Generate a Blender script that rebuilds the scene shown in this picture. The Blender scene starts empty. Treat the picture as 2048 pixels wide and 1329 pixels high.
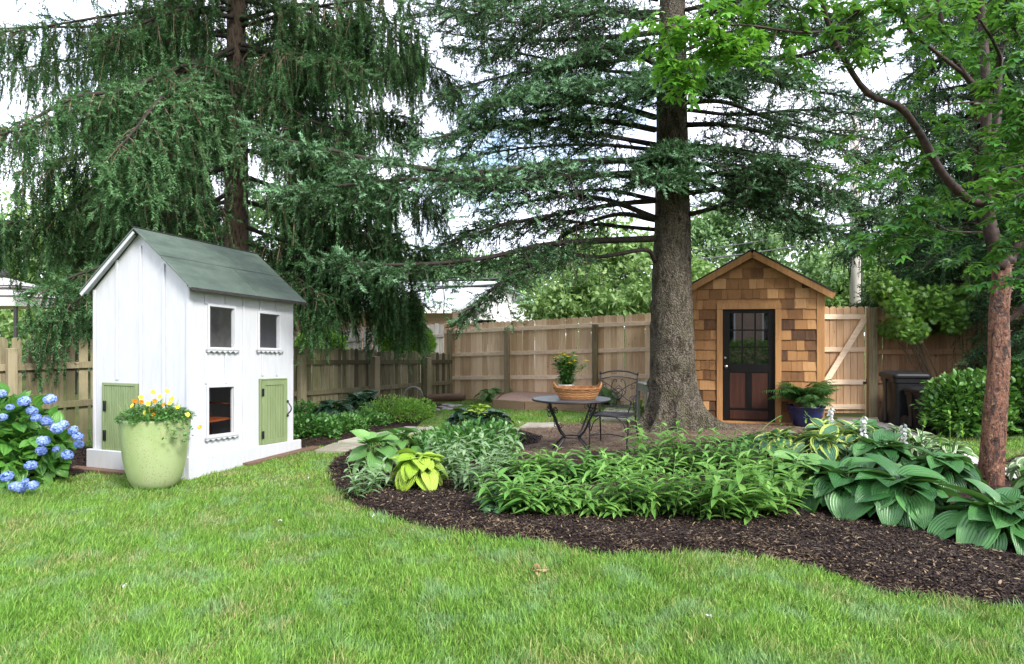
import bpy, math, random
import numpy as np
from mathutils import Vector

# ---------------------------------------------------------------- camera, sky, sun, exposure
SC = bpy.context.scene
COL = SC.collection
F, CX, CY, H = 1365.0, 1024.0, 664.5, 1.5
cam_data = bpy.data.cameras.new("camera")
cam_data.sensor_width = 36.0
cam_data.lens = 36.0 * F / 2048.0
cam_data.clip_start = 0.05
cam_data.clip_end = 600.0
cam = bpy.data.objects.new("camera", cam_data)
COL.objects.link(cam)
cam.location = (0, 0, H)
cam.rotation_euler = (math.radians(90), 0, 0)
SC.camera = cam

SUN_EL, SUN_AZ = math.radians(40), math.radians(143)
world = bpy.data.worlds.new("World")
SC.world = world
world.use_nodes = True
wn = world.node_tree
wn.nodes.clear()
w_out = wn.nodes.new("ShaderNodeOutputWorld")
w_bg = wn.nodes.new("ShaderNodeBackground")
w_sky = wn.nodes.new("ShaderNodeTexSky")
w_sky.sky_type = 'NISHITA'
w_sky.sun_disc = False
w_sky.sun_elevation = SUN_EL
w_sky.sun_rotation = SUN_AZ
w_sky.air_density = 1.2
w_sky.dust_density = 2.0
w_tc = wn.nodes.new("ShaderNodeTexCoord")
w_no = wn.nodes.new("ShaderNodeTexNoise")
w_no.inputs["Scale"].default_value = 2.6
w_no.inputs["Detail"].default_value = 5.0
w_no.inputs["Roughness"].default_value = 0.55
w_rp = wn.nodes.new("ShaderNodeValToRGB")
w_rp.color_ramp.elements[0].position = 0.34
w_rp.color_ramp.elements[0].color = (0, 0, 0, 1)
w_rp.color_ramp.elements[1].position = 0.52
w_rp.color_ramp.elements[1].color = (1, 1, 1, 1)
w_mx = wn.nodes.new("ShaderNodeMix")
w_mx.data_type = 'RGBA'
w_mx.inputs[7].default_value = (7.4, 7.6, 8.8, 1)
wn.links.new(w_tc.outputs["Generated"], w_no.inputs["Vector"])
wn.links.new(w_no.outputs["Fac"], w_rp.inputs["Fac"])
wn.links.new(w_rp.outputs["Color"], w_mx.inputs[0])
wn.links.new(w_sky.outputs["Color"], w_mx.inputs[6])
wn.links.new(w_mx.outputs[2], w_bg.inputs["Color"])
w_bg.inputs["Strength"].default_value = 0.15
wn.links.new(w_bg.outputs[0], w_out.inputs[0])

sun_data = bpy.data.lights.new("sun", 'SUN')
sun_data.energy = 2.4
sun_data.angle = math.radians(14)
sun_data.color = (1.0, 0.96, 0.89)
sun = bpy.data.objects.new("sun", sun_data)
COL.objects.link(sun)
sd = Vector((math.sin(SUN_AZ) * math.cos(SUN_EL), math.cos(SUN_AZ) * math.cos(SUN_EL), math.sin(SUN_EL)))
sun.rotation_euler = sd.to_track_quat('Z', 'Y').to_euler()
sun.location = (8, -8, 20)

SC.view_settings.view_transform = 'Standard'
SC.view_settings.look = 'None'
SC.view_settings.gamma = 1.0
SC.view_settings.exposure = 1.25
SC.view_settings.use_curve_mapping = False

rng = np.random.default_rng(11)
random.seed(11)

# ---------------------------------------------------------------- coordinates
def G(px, py):
    D = H * F / (py - CY)
    return np.array([(px - CX) * D / F, D, 0.0])

def W(px, py, D):
    return np.array([(px - CX) * D / F, D, H - (py - CY) * D / F])

def face_uv(px, py, o, d):
    k = (px - CX) / F
    u = (k * o[1] - o[0]) / (d[0] - k * d[1])
    D = o[1] + u * d[1]
    return u, H - (py - CY) * D / F

def nrm(a):
    a = np.asarray(a, float)
    return a / (np.linalg.norm(a, axis=-1, keepdims=True) + 1e-12)

# ---------------------------------------------------------------- mesh builder
class M:
    def __init__(s):
        s.v, s.q, s.t, s.c, s.n = [], [], [], [], 0
    def add(s, v, q=None, t=None, c=None):
        v = np.asarray(v, float).reshape(-1, 3)
        k = len(v)
        s.v.append(v)
        if q is not None and len(q):
            s.q.append(np.asarray(q, np.int64).reshape(-1, 4) + s.n)
        if t is not None and len(t):
            s.t.append(np.asarray(t, np.int64).reshape(-1, 3) + s.n)
        if c is None:
            c = np.zeros((k, 4))
        c = np.asarray(c, float)
        if c.ndim == 1:
            if c.shape[0] != 4:
                c = np.array([c[0], 0, 0, 0])
            c = np.tile(c, (k, 1))
        s.c.append(c)
        s.n += k
        return s
    def frame_box(s, o, ex, ey, ez, a0, a1, b0, b1, c0, c1, var=0.0):
        o, ex, ey, ez = (np.asarray(x, float) for x in (o, ex, ey, ez))
        vs = [o + a * ex + b * ey + c * ez for a in (a0, a1) for b in (b0, b1) for c in (c0, c1)]
        q = [(0, 1, 3, 2), (4, 6, 7, 5), (0, 4, 5, 1), (2, 3, 7, 6), (0, 2, 6, 4), (1, 5, 7, 3)]
        return s.add(vs, q, None, (var, 0, 0, 0))
    def box(s, x0, x1, y0, y1, z0, z1, var=0.0):
        return s.frame_box((0, 0, 0), (1, 0, 0), (0, 1, 0), (0, 0, 1), x0, x1, y0, y1, z0, z1, var)
    def bar(s, p, q, w, h, var=0.0, up=(0, 0, 1)):
        p, q = np.asarray(p, float), np.asarray(q, float)
        L = np.linalg.norm(q - p)
        ex = (q - p) / L
        up = np.asarray(up, float)
        ey = nrm(np.cross(up, ex))
        ez = np.cross(ex, ey)
        return s.frame_box(p, ex, ey, ez, 0, L, -w / 2, w / 2, -h / 2, h / 2, var)
    def prism(s, o, ex, ey, ez, poly, b0, b1, var=0.0):
        o, ex, ey, ez = (np.asarray(x, float) for x in (o, ex, ey, ez))
        n = len(poly)
        v0 = [o + a * ex + b0 * ey + c * ez for a, c in poly]
        v1 = [o + a * ex + b1 * ey + c * ez for a, c in poly]
        q = [(i, (i + 1) % n, n + (i + 1) % n, n + i) for i in range(n)]
        t = [(0, i + 1, i) for i in range(1, n - 1)] + [(n, n + i, n + i + 1) for i in range(1, n - 1)]
        return s.add(v0 + v1, q, t, (var, 0, 0, 0))
    def lathe(s, prof, n=24, o=(0, 0, 0), var=0.0, sx=1.0, sy=1.0, wob=None):
        o = np.asarray(o, float)
        a = np.linspace(0, 2 * math.pi, n, endpoint=False)
        vs = []
        for r, z in prof:
            rr = np.full(n, float(r))
            if wob is not None:
                rr = rr * wob(a, z)
            vs.append(np.stack([o[0] + sx * rr * np.cos(a), o[1] + sy * rr * np.sin(a), np.full(n, o[2] + z)], 1))
        vs = np.concatenate(vs)
        m = len(prof)
        i, j = np.meshgrid(np.arange(m - 1), np.arange(n), indexing='ij')
        jn = (j + 1) % n
        q = np.stack([i * n + j, i * n + jn, (i + 1) * n + jn, (i + 1) * n + j], -1).reshape(-1, 4)
        return s.add(vs, q, None, (var, 0, 0, 0))
    def tube(s, pts, r, n=6, var=0.0, cap=True):
        P = np.asarray(pts, float)
        k = len(P)
        r = np.full(k, float(r)) if np.isscalar(r) else np.asarray(r, float)
        T = nrm(np.gradient(P, axis=0))
        ref = np.array([0, 0, 1.0]) if abs(T[:, 2]).mean() < 0.8 else np.array([1.0, 0.2, 0])
        A = nrm(np.cross(T, ref))
        B = np.cross(T, A)
        a = np.linspace(0, 2 * math.pi, n, endpoint=False)
        vs = P[:, None, :] + r[:, None, None] * (np.cos(a)[None, :, None] * A[:, None, :] + np.sin(a)[None, :, None] * B[:, None, :])
        i, j = np.meshgrid(np.arange(k - 1), np.arange(n), indexing='ij')
        jn = (j + 1) % n
        q = np.stack([i * n + j, i * n + jn, (i + 1) * n + jn, (i + 1) * n + j], -1).reshape(-1, 4)
        t = []
        if cap:
            t = [(0, b + 1, b) for b in range(1, n - 1)] + [((k - 1) * n, (k - 1) * n + b, (k - 1) * n + b + 1) for b in range(1, n - 1)]
        return s.add(vs.reshape(-1, 3), q, t, (var, 0, 0, 0))
    def segs(s, p0, p1, r0, r1, var=0.0):
        p0, p1 = np.asarray(p0, float), np.asarray(p1, float)
        N = len(p0)
        if N == 0:
            return s
        T = nrm(p1 - p0)
        A = nrm(np.cross(T, np.array([0.31, 0.2, 0.93])))
        B = np.cross(T, A)
        vs = []
        for (p, r) in ((p0, r0), (p1, r1)):
            r = np.broadcast_to(np.asarray(r, float), (N,))[:, None]
            for a in (0, 2.094, 4.189):
                vs.append(p + r * (math.cos(a) * A + math.sin(a) * B))
        vs = np.stack(vs, 1).reshape(-1, 3)
        b = (np.arange(N) * 6)[:, None]
        q = np.concatenate([b + np.array([[0, 1, 4, 3]]), b + np.array([[1, 2, 5, 4]]), b + np.array([[2, 0, 3, 5]])])
        return s.add(vs, q, None, (var, 0, 0, 0))
    def scatter(s, tmpl, pos, fwd, up, scale, var, wscale=None):
        tv, tq, tt, tc = tmpl
        pos = np.asarray(pos, float)
        N = len(pos)
        if N == 0:
            return s
        f = nrm(fwd)
        up = np.broadcast_to(np.asarray(up, float), f.shape)
        sd_ = np.cross(f, up)
        bad = np.linalg.norm(sd_, axis=1) < 1e-4
        if bad.any():
            sd_[bad] = np.cross(f[bad], np.array([1.0, 0.3, 0]))
        sd_ = nrm(sd_)
        nn = np.cross(sd_, f)
        scale = np.broadcast_to(np.asarray(scale, float), (N,))
        ws = np.ones(N) if wscale is None else np.broadcast_to(np.asarray(wscale, float), (N,))
        var = np.broadcast_to(np.asarray(var, float), (N,))
        K = len(tv)
        vs = pos[:, None, :] + scale[:, None, None] * (
            (tv[None, :, 0] * ws[:, None])[:, :, None] * sd_[:, None, :] + tv[None, :, 1, None] * f[:, None, :] + tv[None, :, 2, None] * nn[:, None, :])
        c = np.empty((N, K, 4))
        c[:, :, 0] = var[:, None]
        c[:, :, 1:] = tc[None]
        off = (np.arange(N) * K)[:, None, None]
        q = (tq[None] + off).reshape(-1, 4) if len(tq) else None
        t = (tt[None] + off).reshape(-1, 3) if len(tt) else None
        return s.add(vs.reshape(-1, 3), q, t, c.reshape(-1, 4))
    def build(s, name, mat, parent=None, smooth=False, origin=None, bevel=0.0):
        V = np.concatenate(s.v)
        if origin is not None:
            V = V - np.asarray(origin, float)
        C = np.concatenate(s.c)
        Q = np.concatenate(s.q) if s.q else np.zeros((0, 4), np.int64)
        T = np.concatenate(s.t) if s.t else np.zeros((0, 3), np.int64)
        me = bpy.data.meshes.new(name)
        me.vertices.add(len(V))
        me.vertices.foreach_set("co", V.astype(np.float32).ravel())
        nl = len(Q) * 4 + len(T) * 3
        me.loops.add(nl)
        me.loops.foreach_set("vertex_index", np.concatenate([Q.ravel(), T.ravel()]).astype(np.int32))
        me.polygons.add(len(Q) + len(T))
        ls = np.concatenate([np.arange(len(Q)) * 4, len(Q) * 4 + np.arange(len(T)) * 3]).astype(np.int32)
        me.polygons.foreach_set("loop_start", ls)
        me.polygons.foreach_set("use_smooth", np.full(len(ls), bool(smooth)))
        at = me.attributes.new("col", 'FLOAT_COLOR', 'POINT')
        at.data.foreach_set("color", C.astype(np.float32).ravel())
        me.update(calc_edges=True)
        me.materials.append(mat)
        o = bpy.data.objects.new(name, me)
        COL.objects.link(o)
        if parent is not None:
            o.parent = parent
        elif origin is not None:
            o.location = tuple(float(x) for x in origin)
        if bevel > 0:
            b = o.modifiers.new("bevel", 'BEVEL')
            b.width = bevel
            b.segments = 1
            b.limit_method = 'ANGLE'
        return o

def tag(o, label=None, cat=None, group=None, kind=None):
    if label: o["label"] = label
    if cat: o["category"] = cat
    if group: o["group"] = group
    if kind: o["kind"] = kind
    return o

def thing(name, label, cat, loc=(0, 0, 0), rot=0.0, group=None):
    o = bpy.data.objects.new(name, None)
    o.empty_display_size = 0.2
    COL.objects.link(o)
    o.location = tuple(float(x) for x in loc)
    o.rotation_euler = (0, 0, rot)
    return tag(o, label, cat, group)

def struct(m, name, mat, smooth=False):
    return tag(m.build(name, mat, smooth=smooth), kind='structure')

def dup(root, loc=None, rot=None, label=None, scale=None):
    kids = list(root.children)
    r = root.copy()
    COL.objects.link(r)
    if loc is not None: r.location = tuple(float(x) for x in loc)
    if rot is not None: r.rotation_euler = (0, 0, rot)
    if scale is not None: r.scale = (scale,) * 3
    if label: r["label"] = label
    for ch in kids:
        c = ch.copy()
        COL.objects.link(c)
        c.parent = r
        for g in ch.children:
            d = g.copy()
            COL.objects.link(d)
            d.parent = c
    return r

# ---------------------------------------------------------------- materials
class NM:
    def __init__(s, name):
        s.m = bpy.data.materials.new(name)
        s.m.use_nodes = True
        s.nt = s.m.node_tree
        s.b = s.nt.nodes["Principled BSDF"]
        s.out = s.nt.nodes["Material Output"]
        s.tc = s.node("ShaderNodeTexCoord")
    def node(s, t): return s.nt.nodes.new(t)
    def link(s, a, b): s.nt.links.new(a, b)
    def coords(s, scale=(1, 1, 1), rot=(0, 0, 0), src="Object"):
        mp = s.node("ShaderNodeMapping")
        mp.inputs["Scale"].default_value = scale
        mp.inputs["Rotation"].default_value = rot
        s.link(s.tc.outputs[src], mp.inputs["Vector"])
        return mp.outputs[0]
    def noise(s, scale=5, detail=4, rough=0.55, vec=None, dist=0.0):
        n = s.node("ShaderNodeTexNoise")
        n.inputs["Scale"].default_value = scale
        n.inputs["Detail"].default_value = detail
        n.inputs["Roughness"].default_value = rough
        n.inputs["Distortion"].default_value = dist
        s.link(vec if vec is not None else s.coords(), n.inputs["Vector"])
        return n.outputs["Fac"]
    def voronoi(s, scale=5, vec=None, feature='F1', out="Distance"):
        n = s.node("ShaderNodeTexVoronoi")
        n.feature = feature
        n.inputs["Scale"].default_value = scale
        s.link(vec if vec is not None else s.coords(), n.inputs["Vector"])
        return n.outputs[out]
    def ramp(s, fac, stops):
        r = s.node("ShaderNodeValToRGB")
        el = r.color_ramp.elements
        while len(el) < len(stops): el.new(0.5)
        for e, (p, c) in zip(el, stops):
            e.position = p
            e.color = (c, c, c, 1) if np.isscalar(c) else (*c, 1)
        s.link(fac, r.inputs["Fac"])
        return r.outputs["Color"]
    def mix(s, fac, a, b, mode='MIX'):
        x = s.node("ShaderNodeMix")
        x.data_type = 'RGBA'
        x.blend_type = mode
        for inp, val in ((x.inputs[0], fac), (x.inputs[6], a), (x.inputs[7], b)):
            if isinstance(val, (int, float)):
                inp.default_value = val if inp == x.inputs[0] else (val, val, val, 1)
            elif isinstance(val, tuple):
                inp.default_value = (*val, 1)
            else:
                s.link(val, inp)
        return x.outputs[2]
    def math(s, op, a, b=0.0, c=None):
        x = s.node("ShaderNodeMath")
        x.operation = op
        for i, val in enumerate((a, b) if c is None else (a, b, c)):
            if isinstance(val, (int, float)): x.inputs[i].default_value = val
            else: s.link(val, x.inputs[i])
        return x.outputs[0]
    def attr(s):
        a = s.node("ShaderNodeAttribute")
        a.attribute_name = "col"
        sp = s.node("ShaderNodeSeparateColor")
        s.link(a.outputs["Color"], sp.inputs[0])
        return sp.outputs[0], sp.outputs[1], sp.outputs[2], a.outputs["Alpha"]
    def bump(s, h, strength=0.4, dist=0.01, chain=None):
        b = s.node("ShaderNodeBump")
        b.inputs["Strength"].default_value = strength
        b.inputs["Distance"].default_value = dist
        s.link(h, b.inputs["Height"])
        if chain is not None: s.link(chain, b.inputs["Normal"])
        return b.outputs[0]
    def fin(s, color=None, rough=0.6, normal=None, spec=0.5, metal=0.0, transl=0.0, tcol=None):
        b = s.b
        if color is not None:
            if isinstance(color, tuple): b.inputs["Base Color"].default_value = (*color, 1)
            else: s.link(color, b.inputs["Base Color"])
        if isinstance(rough, (int, float)): b.inputs["Roughness"].default_value = rough
        else: s.link(rough, b.inputs["Roughness"])
        b.inputs["Specular IOR Level"].default_value = spec
        b.inputs["Metallic"].default_value = metal
        if normal is not None: s.link(normal, b.inputs["Normal"])
        if transl > 0:
            tr = s.node("ShaderNodeBsdfTranslucent")
            src = tcol if tcol is not None else color
            if isinstance(src, tuple): tr.inputs[0].default_value = (*src, 1)
            else: s.link(src, tr.inputs[0])
            ms = s.node("ShaderNodeMixShader")
            ms.inputs[0].default_value = transl
            s.link(b.outputs[0], ms.inputs[1])
            s.link(tr.outputs[0], ms.inputs[2])
            s.link(ms.outputs[0], s.out.inputs["Surface"])
        return s.m

def plain(name, c, rough=0.5, spec=0.5, metal=0.0, var=0.12, nscale=8, bump=0.0, bscale=60):
    n = NM(name)
    f = n.noise(nscale, 5)
    lo = tuple(x * (1 - var) for x in c)
    hi = tuple(min(1, x * (1 + var)) for x in c)
    col = n.ramp(f, [(0.3, lo), (0.7, hi)])
    nr = n.bump(n.noise(bscale, 4), bump, 0.004) if bump > 0 else None
    return n.fin(col, rough, nr, spec, metal)

def wood(name, c_lo, c_hi, stretch=(14, 14, 1.2), rough=0.75, knots=True, streak=0.5, bstr=0.5, stain=None):
    n = NM(name)
    a = n.attr()
    v = n.coords(stretch)
    # shift the grain per board
    add = n.node("ShaderNodeVectorMath")
    add.operation = 'ADD'
    cmb = n.node("ShaderNodeCombineXYZ")
    n.link(n.math('MULTIPLY', a[0], 37.0), cmb.inputs[0])
    n.link(n.math('MULTIPLY', a[0], 91.0), cmb.inputs[2])
    n.link(v, add.inputs[0])
    n.link(cmb.outputs[0], add.inputs[1])
    g = n.noise(2.2, 7, 0.65, add.outputs[0], 0.6)
    f = n.math('ADD', n.math('MULTIPLY', g, 1.0), n.math('MULTIPLY', n.math('SUBTRACT', a[0], 0.5), streak))
    col = n.ramp(f, [(0.25, c_lo), (0.75, c_hi)])
    if knots:
        k = n.voronoi(3.4, n.coords((3.0, 3.0, 1.0)))
        col = n.mix(n.ramp(k, [(0.05, 0.75), (0.085, 0.0)]), col, tuple(x * 0.25 for x in c_lo))
    if stain is not None:
        s_ = n.noise(1.3, 5, 0.6, n.coords((1, 1, 1)))
        col = n.mix(n.ramp(s_, [(0.42, 0.0), (0.68, 0.75)]), col, stain)
    nr = n.bump(g, bstr, 0.006)
    return n.fin(col, rough, nr, 0.3)

def leaf(name, c0, c1, c2=None, rough=0.42, ribs=0.0, ribn=16.0, margin=None, mpos=0.78, transl=0.28, center=None, spec=0.45, nscale=2.0):
    n = NM(name)
    a = n.attr()
    f = n.math('ADD', n.math('MULTIPLY', a[0], 0.75), n.math('MULTIPLY', n.noise(nscale, 3), 0.35))
    stops = [(0.12, c0), (0.6, c1)] if c2 is None else [(0.1, c0), (0.5, c1), (0.95, c2)]
    col = n.ramp(f, stops)
    if margin is not None:
        mm = n.math('ADD', a[3], n.math('MULTIPLY', n.math('SUBTRACT', n.noise(30, 3), 0.5), 0.25))
        col = n.mix(n.ramp(mm, [(mpos - 0.04, 0.0), (mpos + 0.04, 1.0)]), col, margin)
    if center is not None:
        col = n.mix(n.ramp(a[3], [(0.03, 0.55), (0.10, 0.0)]), col, center)
    nr = None
    if ribs > 0:
        w = n.math('SINE', n.math('MULTIPLY', a[1], ribn))
        nr = n.bump(w, ribs, 0.004)
    tc = n.mix(0.3, col, (0.30, 0.55, 0.05), 'MIX') if transl > 0 else None
    return n.fin(col, rough, nr, spec, 0.0, transl, tc)

MAT = {}
def mats():
    m = MAT
    # ground
    n = NM("lawn_soil")
    f = n.noise(1.2, 6, 0.6)
    g = n.noise(40, 4, 0.7)
    col = n.mix(n.ramp(g, [(0.35, 0.0), (0.7, 1.0)]), n.ramp(f, [(0.3, (0.06, 0.11, 0.02)), (0.7, (0.11, 0.15, 0.035))]), (0.16, 0.15, 0.06))
    m['lawn_soil'] = n.fin(col, 0.95, n.bump(g, 0.6, 0.02), 0.1)
    n = NM("grass")
    a = n.attr()
    big = n.noise(0.9, 4, 0.55)
    mid = n.noise(3.5, 4, 0.6)
    f = n.math('ADD', n.math('MULTIPLY', a[0], 0.55), n.math('MULTIPLY', big, 0.5))
    col = n.ramp(f, [(0.15, (0.035, 0.105, 0.015)), (0.45, (0.125, 0.285, 0.035)), (0.8, (0.28, 0.49, 0.085))])
    col = n.mix(n.ramp(mid, [(0.50, 0.0), (0.66, 0.65)]), col, (0.22, 0.38, 0.19))
    str_ = n.math('ADD', n.math('MULTIPLY', n.noise(1.8, 5, 0.6, n.coords((1, 1, 1), (0, 0, 1.0))), 1.0), n.math('MULTIPLY', n.math('SUBTRACT', a[0], 0.5), 0.35))
    col = n.mix(n.ramp(str_, [(0.60, 0.0), (0.74, 0.8)]), col, (0.42, 0.38, 0.18))
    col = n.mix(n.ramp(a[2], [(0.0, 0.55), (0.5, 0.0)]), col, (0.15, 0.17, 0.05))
    m['grass'] = n.fin(col, 0.55, None, 0.25, 0, 0.35, n.mix(0.4, col, (0.28, 0.42, 0.08)))
    n = NM("mulch")
    g = n.noise(55, 5, 0.7, None, 1.0)
    f = n.noise(6, 4)
    col = n.mix(n.ramp(f, [(0.35, 0), (0.65, 1)]), n.ramp(g, [(0.3, (0.014, 0.009, 0.007)), (0.7, (0.055, 0.036, 0.028))]), n.ramp(g, [(0.3, (0.02, 0.013, 0.010)), (0.7, (0.085, 0.055, 0.042))]))
    m['mulch'] = n.fin(col, 0.9, n.bump(g, 1.0, 0.03), 0.15)
    n = NM("mulch_chip")
    a = n.attr()
    col = n.ramp(a[0], [(0.0, (0.007, 0.0045, 0.004)), (0.55, (0.028, 0.018, 0.015)), (0.88, (0.07, 0.047, 0.035)), (0.985, (0.27, 0.20, 0.12))])
    m['chip'] = n.fin(col, 0.75, None, 0.25)
    n = NM("litter_soil")
    g = n.noise(70, 5, 0.75, None, 0.6)
    f = n.noise(2.2, 5)
    col = n.mix(n.ramp(f, [(0.4, 0), (0.62, 1)]), n.ramp(g, [(0.3, (0.07, 0.042, 0.030)), (0.72, (0.23, 0.16, 0.12))]), n.ramp(g, [(0.3, (0.12, 0.09, 0.06)), (0.7, (0.32, 0.25, 0.18))]))
    m['litter'] = n.fin(col, 0.95, n.bump(g, 0.9, 0.02), 0.15)
    n = NM("litter_chip")
    a = n.attr()
    m['litchip'] = n.fin(n.ramp(a[0], [(0.0, (0.05, 0.03, 0.02)), (0.6, (0.17, 0.11, 0.08)), (1.0, (0.36, 0.27, 0.19))]), 0.8, None, 0.2)
    n = NM("bed_straw")
    g = n.noise(60, 5, 0.7)
    m['straw'] = n.fin(n.ramp(g, [(0.3, (0.22, 0.13, 0.09)), (0.7, (0.48, 0.33, 0.25))]), 0.9, n.bump(g, 0.8, 0.02))
    n = NM("flagstone")
    a = n.attr()
    g = n.noise(9, 6, 0.6)
    f = n.math('ADD', g, n.math('MULTIPLY', n.math('SUBTRACT', a[0], 0.5), 0.4))
    m['flag'] = n.fin(n.ramp(f, [(0.3, (0.26, 0.24, 0.19)), (0.7, (0.46, 0.43, 0.36))]), 0.8, n.bump(n.noise(30, 5), 0.4, 0.01), 0.3)
    m['concrete'] = plain("concrete", (0.46, 0.45, 0.42), 0.85, 0.3, 0, 0.22, 5, 0.3, 90)
    # playhouse paint
    n = NM("white_paint")
    g = n.noise(3, 6, 0.6, n.coords((6, 6, 1)))
    d = n.noise(14, 5, 0.7)
    col = n.ramp(g, [(0.3, (0.445, 0.465, 0.50)), (0.65, (0.505, 0.52, 0.545))])
    col = n.mix(n.ramp(d, [(0.66, 0.0), (0.74, 0.35)]), col, (0.55, 0.53, 0.48))
    col = n.mix(n.ramp(n.voronoi(2.7, n.coords((1.5, 1.5, 1.0))), [(0.012, 0.8), (0.022, 0.0)]), col, (0.15, 0.12, 0.09))
    m['white'] = n.fin(col, 0.5, n.bump(n.noise(30, 5, 0.6, n.coords((3, 3, 0.6))), 0.25, 0.006), 0.4)
    m['white_in'] = plain("inside_paint", (0.82, 0.83, 0.84), 0.7, 0.3, 0, 0.25, 6)
    n = NM("green_door_paint")
    g = n.noise(5, 5, 0.6, n.coords((5, 5, 1)))
    m['green'] = n.fin(n.ramp(g, [(0.3, (0.16, 0.215, 0.10)), (0.7, (0.21, 0.27, 0.135))]), 0.5, n.bump(n.noise(40, 4), 0.15, 0.003), 0.4)
    n = NM("green_roof_sheet")
    g = n.noise(2.0, 6, 0.65, n.coords((1, 5, 1), (0, 0, 0.2)))
    h = n.noise(8, 5)
    col = n.ramp(g, [(0.3, (0.05, 0.073, 0.06)), (0.7, (0.095, 0.128, 0.102))])
    m['roofgreen'] = n.fin(col, n.ramp(h, [(0.3, 0.32), (0.7, 0.55)]), n.bump(n.noise(3, 4), 0.3, 0.03), 0.5)
    m['black'] = plain("black_iron", (0.014, 0.014, 0.016), 0.4, 0.5, 0.0, 0.3, 30, 0.3, 120)
    m['iron_top'] = plain("iron_table_top", (0.10, 0.11, 0.13), 0.3, 0.6, 0.3, 0.3, 20, 0.4, 90)
    m['plank'] = wood("brown_plank", (0.13, 0.08, 0.055), (0.27, 0.18, 0.13), (1.5, 14, 14), knots=False)
    m['fence_old'] = wood("weathered_fence_wood", (0.085, 0.072, 0.042), (0.29, 0.25, 0.155), (14, 14, 1.1), stain=(0.12, 0.13, 0.055), streak=0.7, bstr=0.9)
    m['fence_new'] = wood("cedar_fence_wood", (0.52, 0.35, 0.205), (0.82, 0.64, 0.44), (12, 12, 0.9), streak=0.55)
    m['fence_rail'] = wood("pale_rail_wood", (0.58, 0.44, 0.30), (0.84, 0.70, 0.53), (1.2, 12, 12), streak=0.4)
    m['fence_post'] = wood("greenish_post_wood", (0.13, 0.11, 0.06), (0.30, 0.26, 0.16), (14, 14, 1.1), streak=0.4)
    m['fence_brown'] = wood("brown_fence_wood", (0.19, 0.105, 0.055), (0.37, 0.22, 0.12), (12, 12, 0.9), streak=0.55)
    m['gate_wood'] = wood("gate_wood", (0.38, 0.23, 0.12), (0.60, 0.41, 0.25), (12, 12, 0.9), streak=0.5)
    m['fence_grey'] = wood("grey_neighbour_fence_wood", (0.22, 0.21, 0.19), (0.42, 0.41, 0.38), (12, 12, 0.9), streak=0.5)
    m['trim'] = wood("cedar_trim", (0.30, 0.15, 0.055), (0.47, 0.26, 0.105), (9, 9, 0.8), streak=0.3, rough=0.6, bstr=0.25)
    n = NM("cedar_shingle")
    a = n.attr()
    v = n.coords((16, 16, 1.6))
    add = n.node("ShaderNodeVectorMath"); add.operation = 'ADD'
    cmb = n.node("ShaderNodeCombineXYZ")
    n.link(n.math('MULTIPLY', a[0], 53.0), cmb.inputs[0])
    n.link(v, add.inputs[0]); n.link(cmb.outputs[0], add.inputs[1])
    g = n.noise(2, 6, 0.6, add.outputs[0])
    f = n.math('ADD', a[0], n.math('MULTIPLY', n.math('SUBTRACT', g, 0.5), 0.45))
    col = n.ramp(f, [(0.0, (0.055, 0.026, 0.012)), (0.14, (0.11, 0.05, 0.02)), (0.38, (0.20, 0.095, 0.034)), (0.68, (0.31, 0.16, 0.06)), (1.0, (0.46, 0.265, 0.12))])
    st = n.noise(3.5, 4, 0.5, n.coords((1.6, 1.6, 0.8)))
    col = n.mix(n.ramp(st, [(0.60, 0.0), (0.74, 0.75)]), col, (0.10, 0.055, 0.028))
    m['shingle'] = n.fin(col, 0.75, n.bump(g, 0.5, 0.005), 0.3)
    m['roofdark'] = plain("dark_asphalt_roof", (0.035, 0.032, 0.035), 0.85, 0.3, 0, 0.4, 30, 0.6, 150)
    m['doordark'] = plain("dark_door_paint", (0.005, 0.0045, 0.005), 0.35, 0.3, 0, 0.3, 6)
    m['doorpanel'] = wood("mahogany_door_panel", (0.035, 0.012, 0.007), (0.085, 0.032, 0.016), (12, 12, 0.9), knots=False, rough=0.45)
    n = NM("window_glass")
    m['glass'] = n.fin((0.004, 0.005, 0.005), 0.02, None, 0.8)
    m['glass'].node_tree.nodes['Principled BSDF'].inputs['IOR'].default_value = 1.9
    m['brass'] = plain("nickel_metal", (0.5, 0.48, 0.45), 0.3, 0.5, 1.0)
    # pots
    n = NM("glazed_green_ceramic")
    g = n.noise(3, 5, 0.6, n.coords((1, 1, 0.6)))
    sp = n.voronoi(24, n.coords((1.6, 1.6, 1.3)))
    sp2 = n.voronoi(55, n.coords())
    msk = n.noise(5, 3)
    col = n.ramp(g, [(0.3, (0.23, 0.32, 0.12)), (0.65, (0.33, 0.40, 0.21))])
    fac = n.math('MULTIPLY', n.ramp(sp, [(0.16, 1.0), (0.26, 0.0)]), n.ramp(msk, [(0.36, 0.0), (0.50, 0.85)]))
    fac2 = n.math('MULTIPLY', n.ramp(sp2, [(0.18, 0.9), (0.28, 0.0)]), n.ramp(n.noise(4, 3, 0.5, n.coords((1.3, 1, 1))), [(0.40, 0.0), (0.55, 0.8)]))
    col = n.mix(fac, col, (0.26, 0.23, 0.10))
    col = n.mix(fac2, col, (0.20, 0.19, 0.09))
    m['potgreen'] = n.fin(col, 0.28, n.bump(n.noise(12, 4), 0.12, 0.01), 0.5)
    m['potblue'] = plain("cobalt_glazed_pot", (0.012, 0.018, 0.075), 0.2, 0.6, 0, 0.4, 5)
    m['potplastic'] = plain("green_plastic_pot", (0.16, 0.26, 0.07), 0.4, 0.5, 0, 0.1)
    m['potwhite'] = plain("pale_pot", (0.50, 0.53, 0.50), 0.35, 0.5, 0, 0.1)
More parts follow.
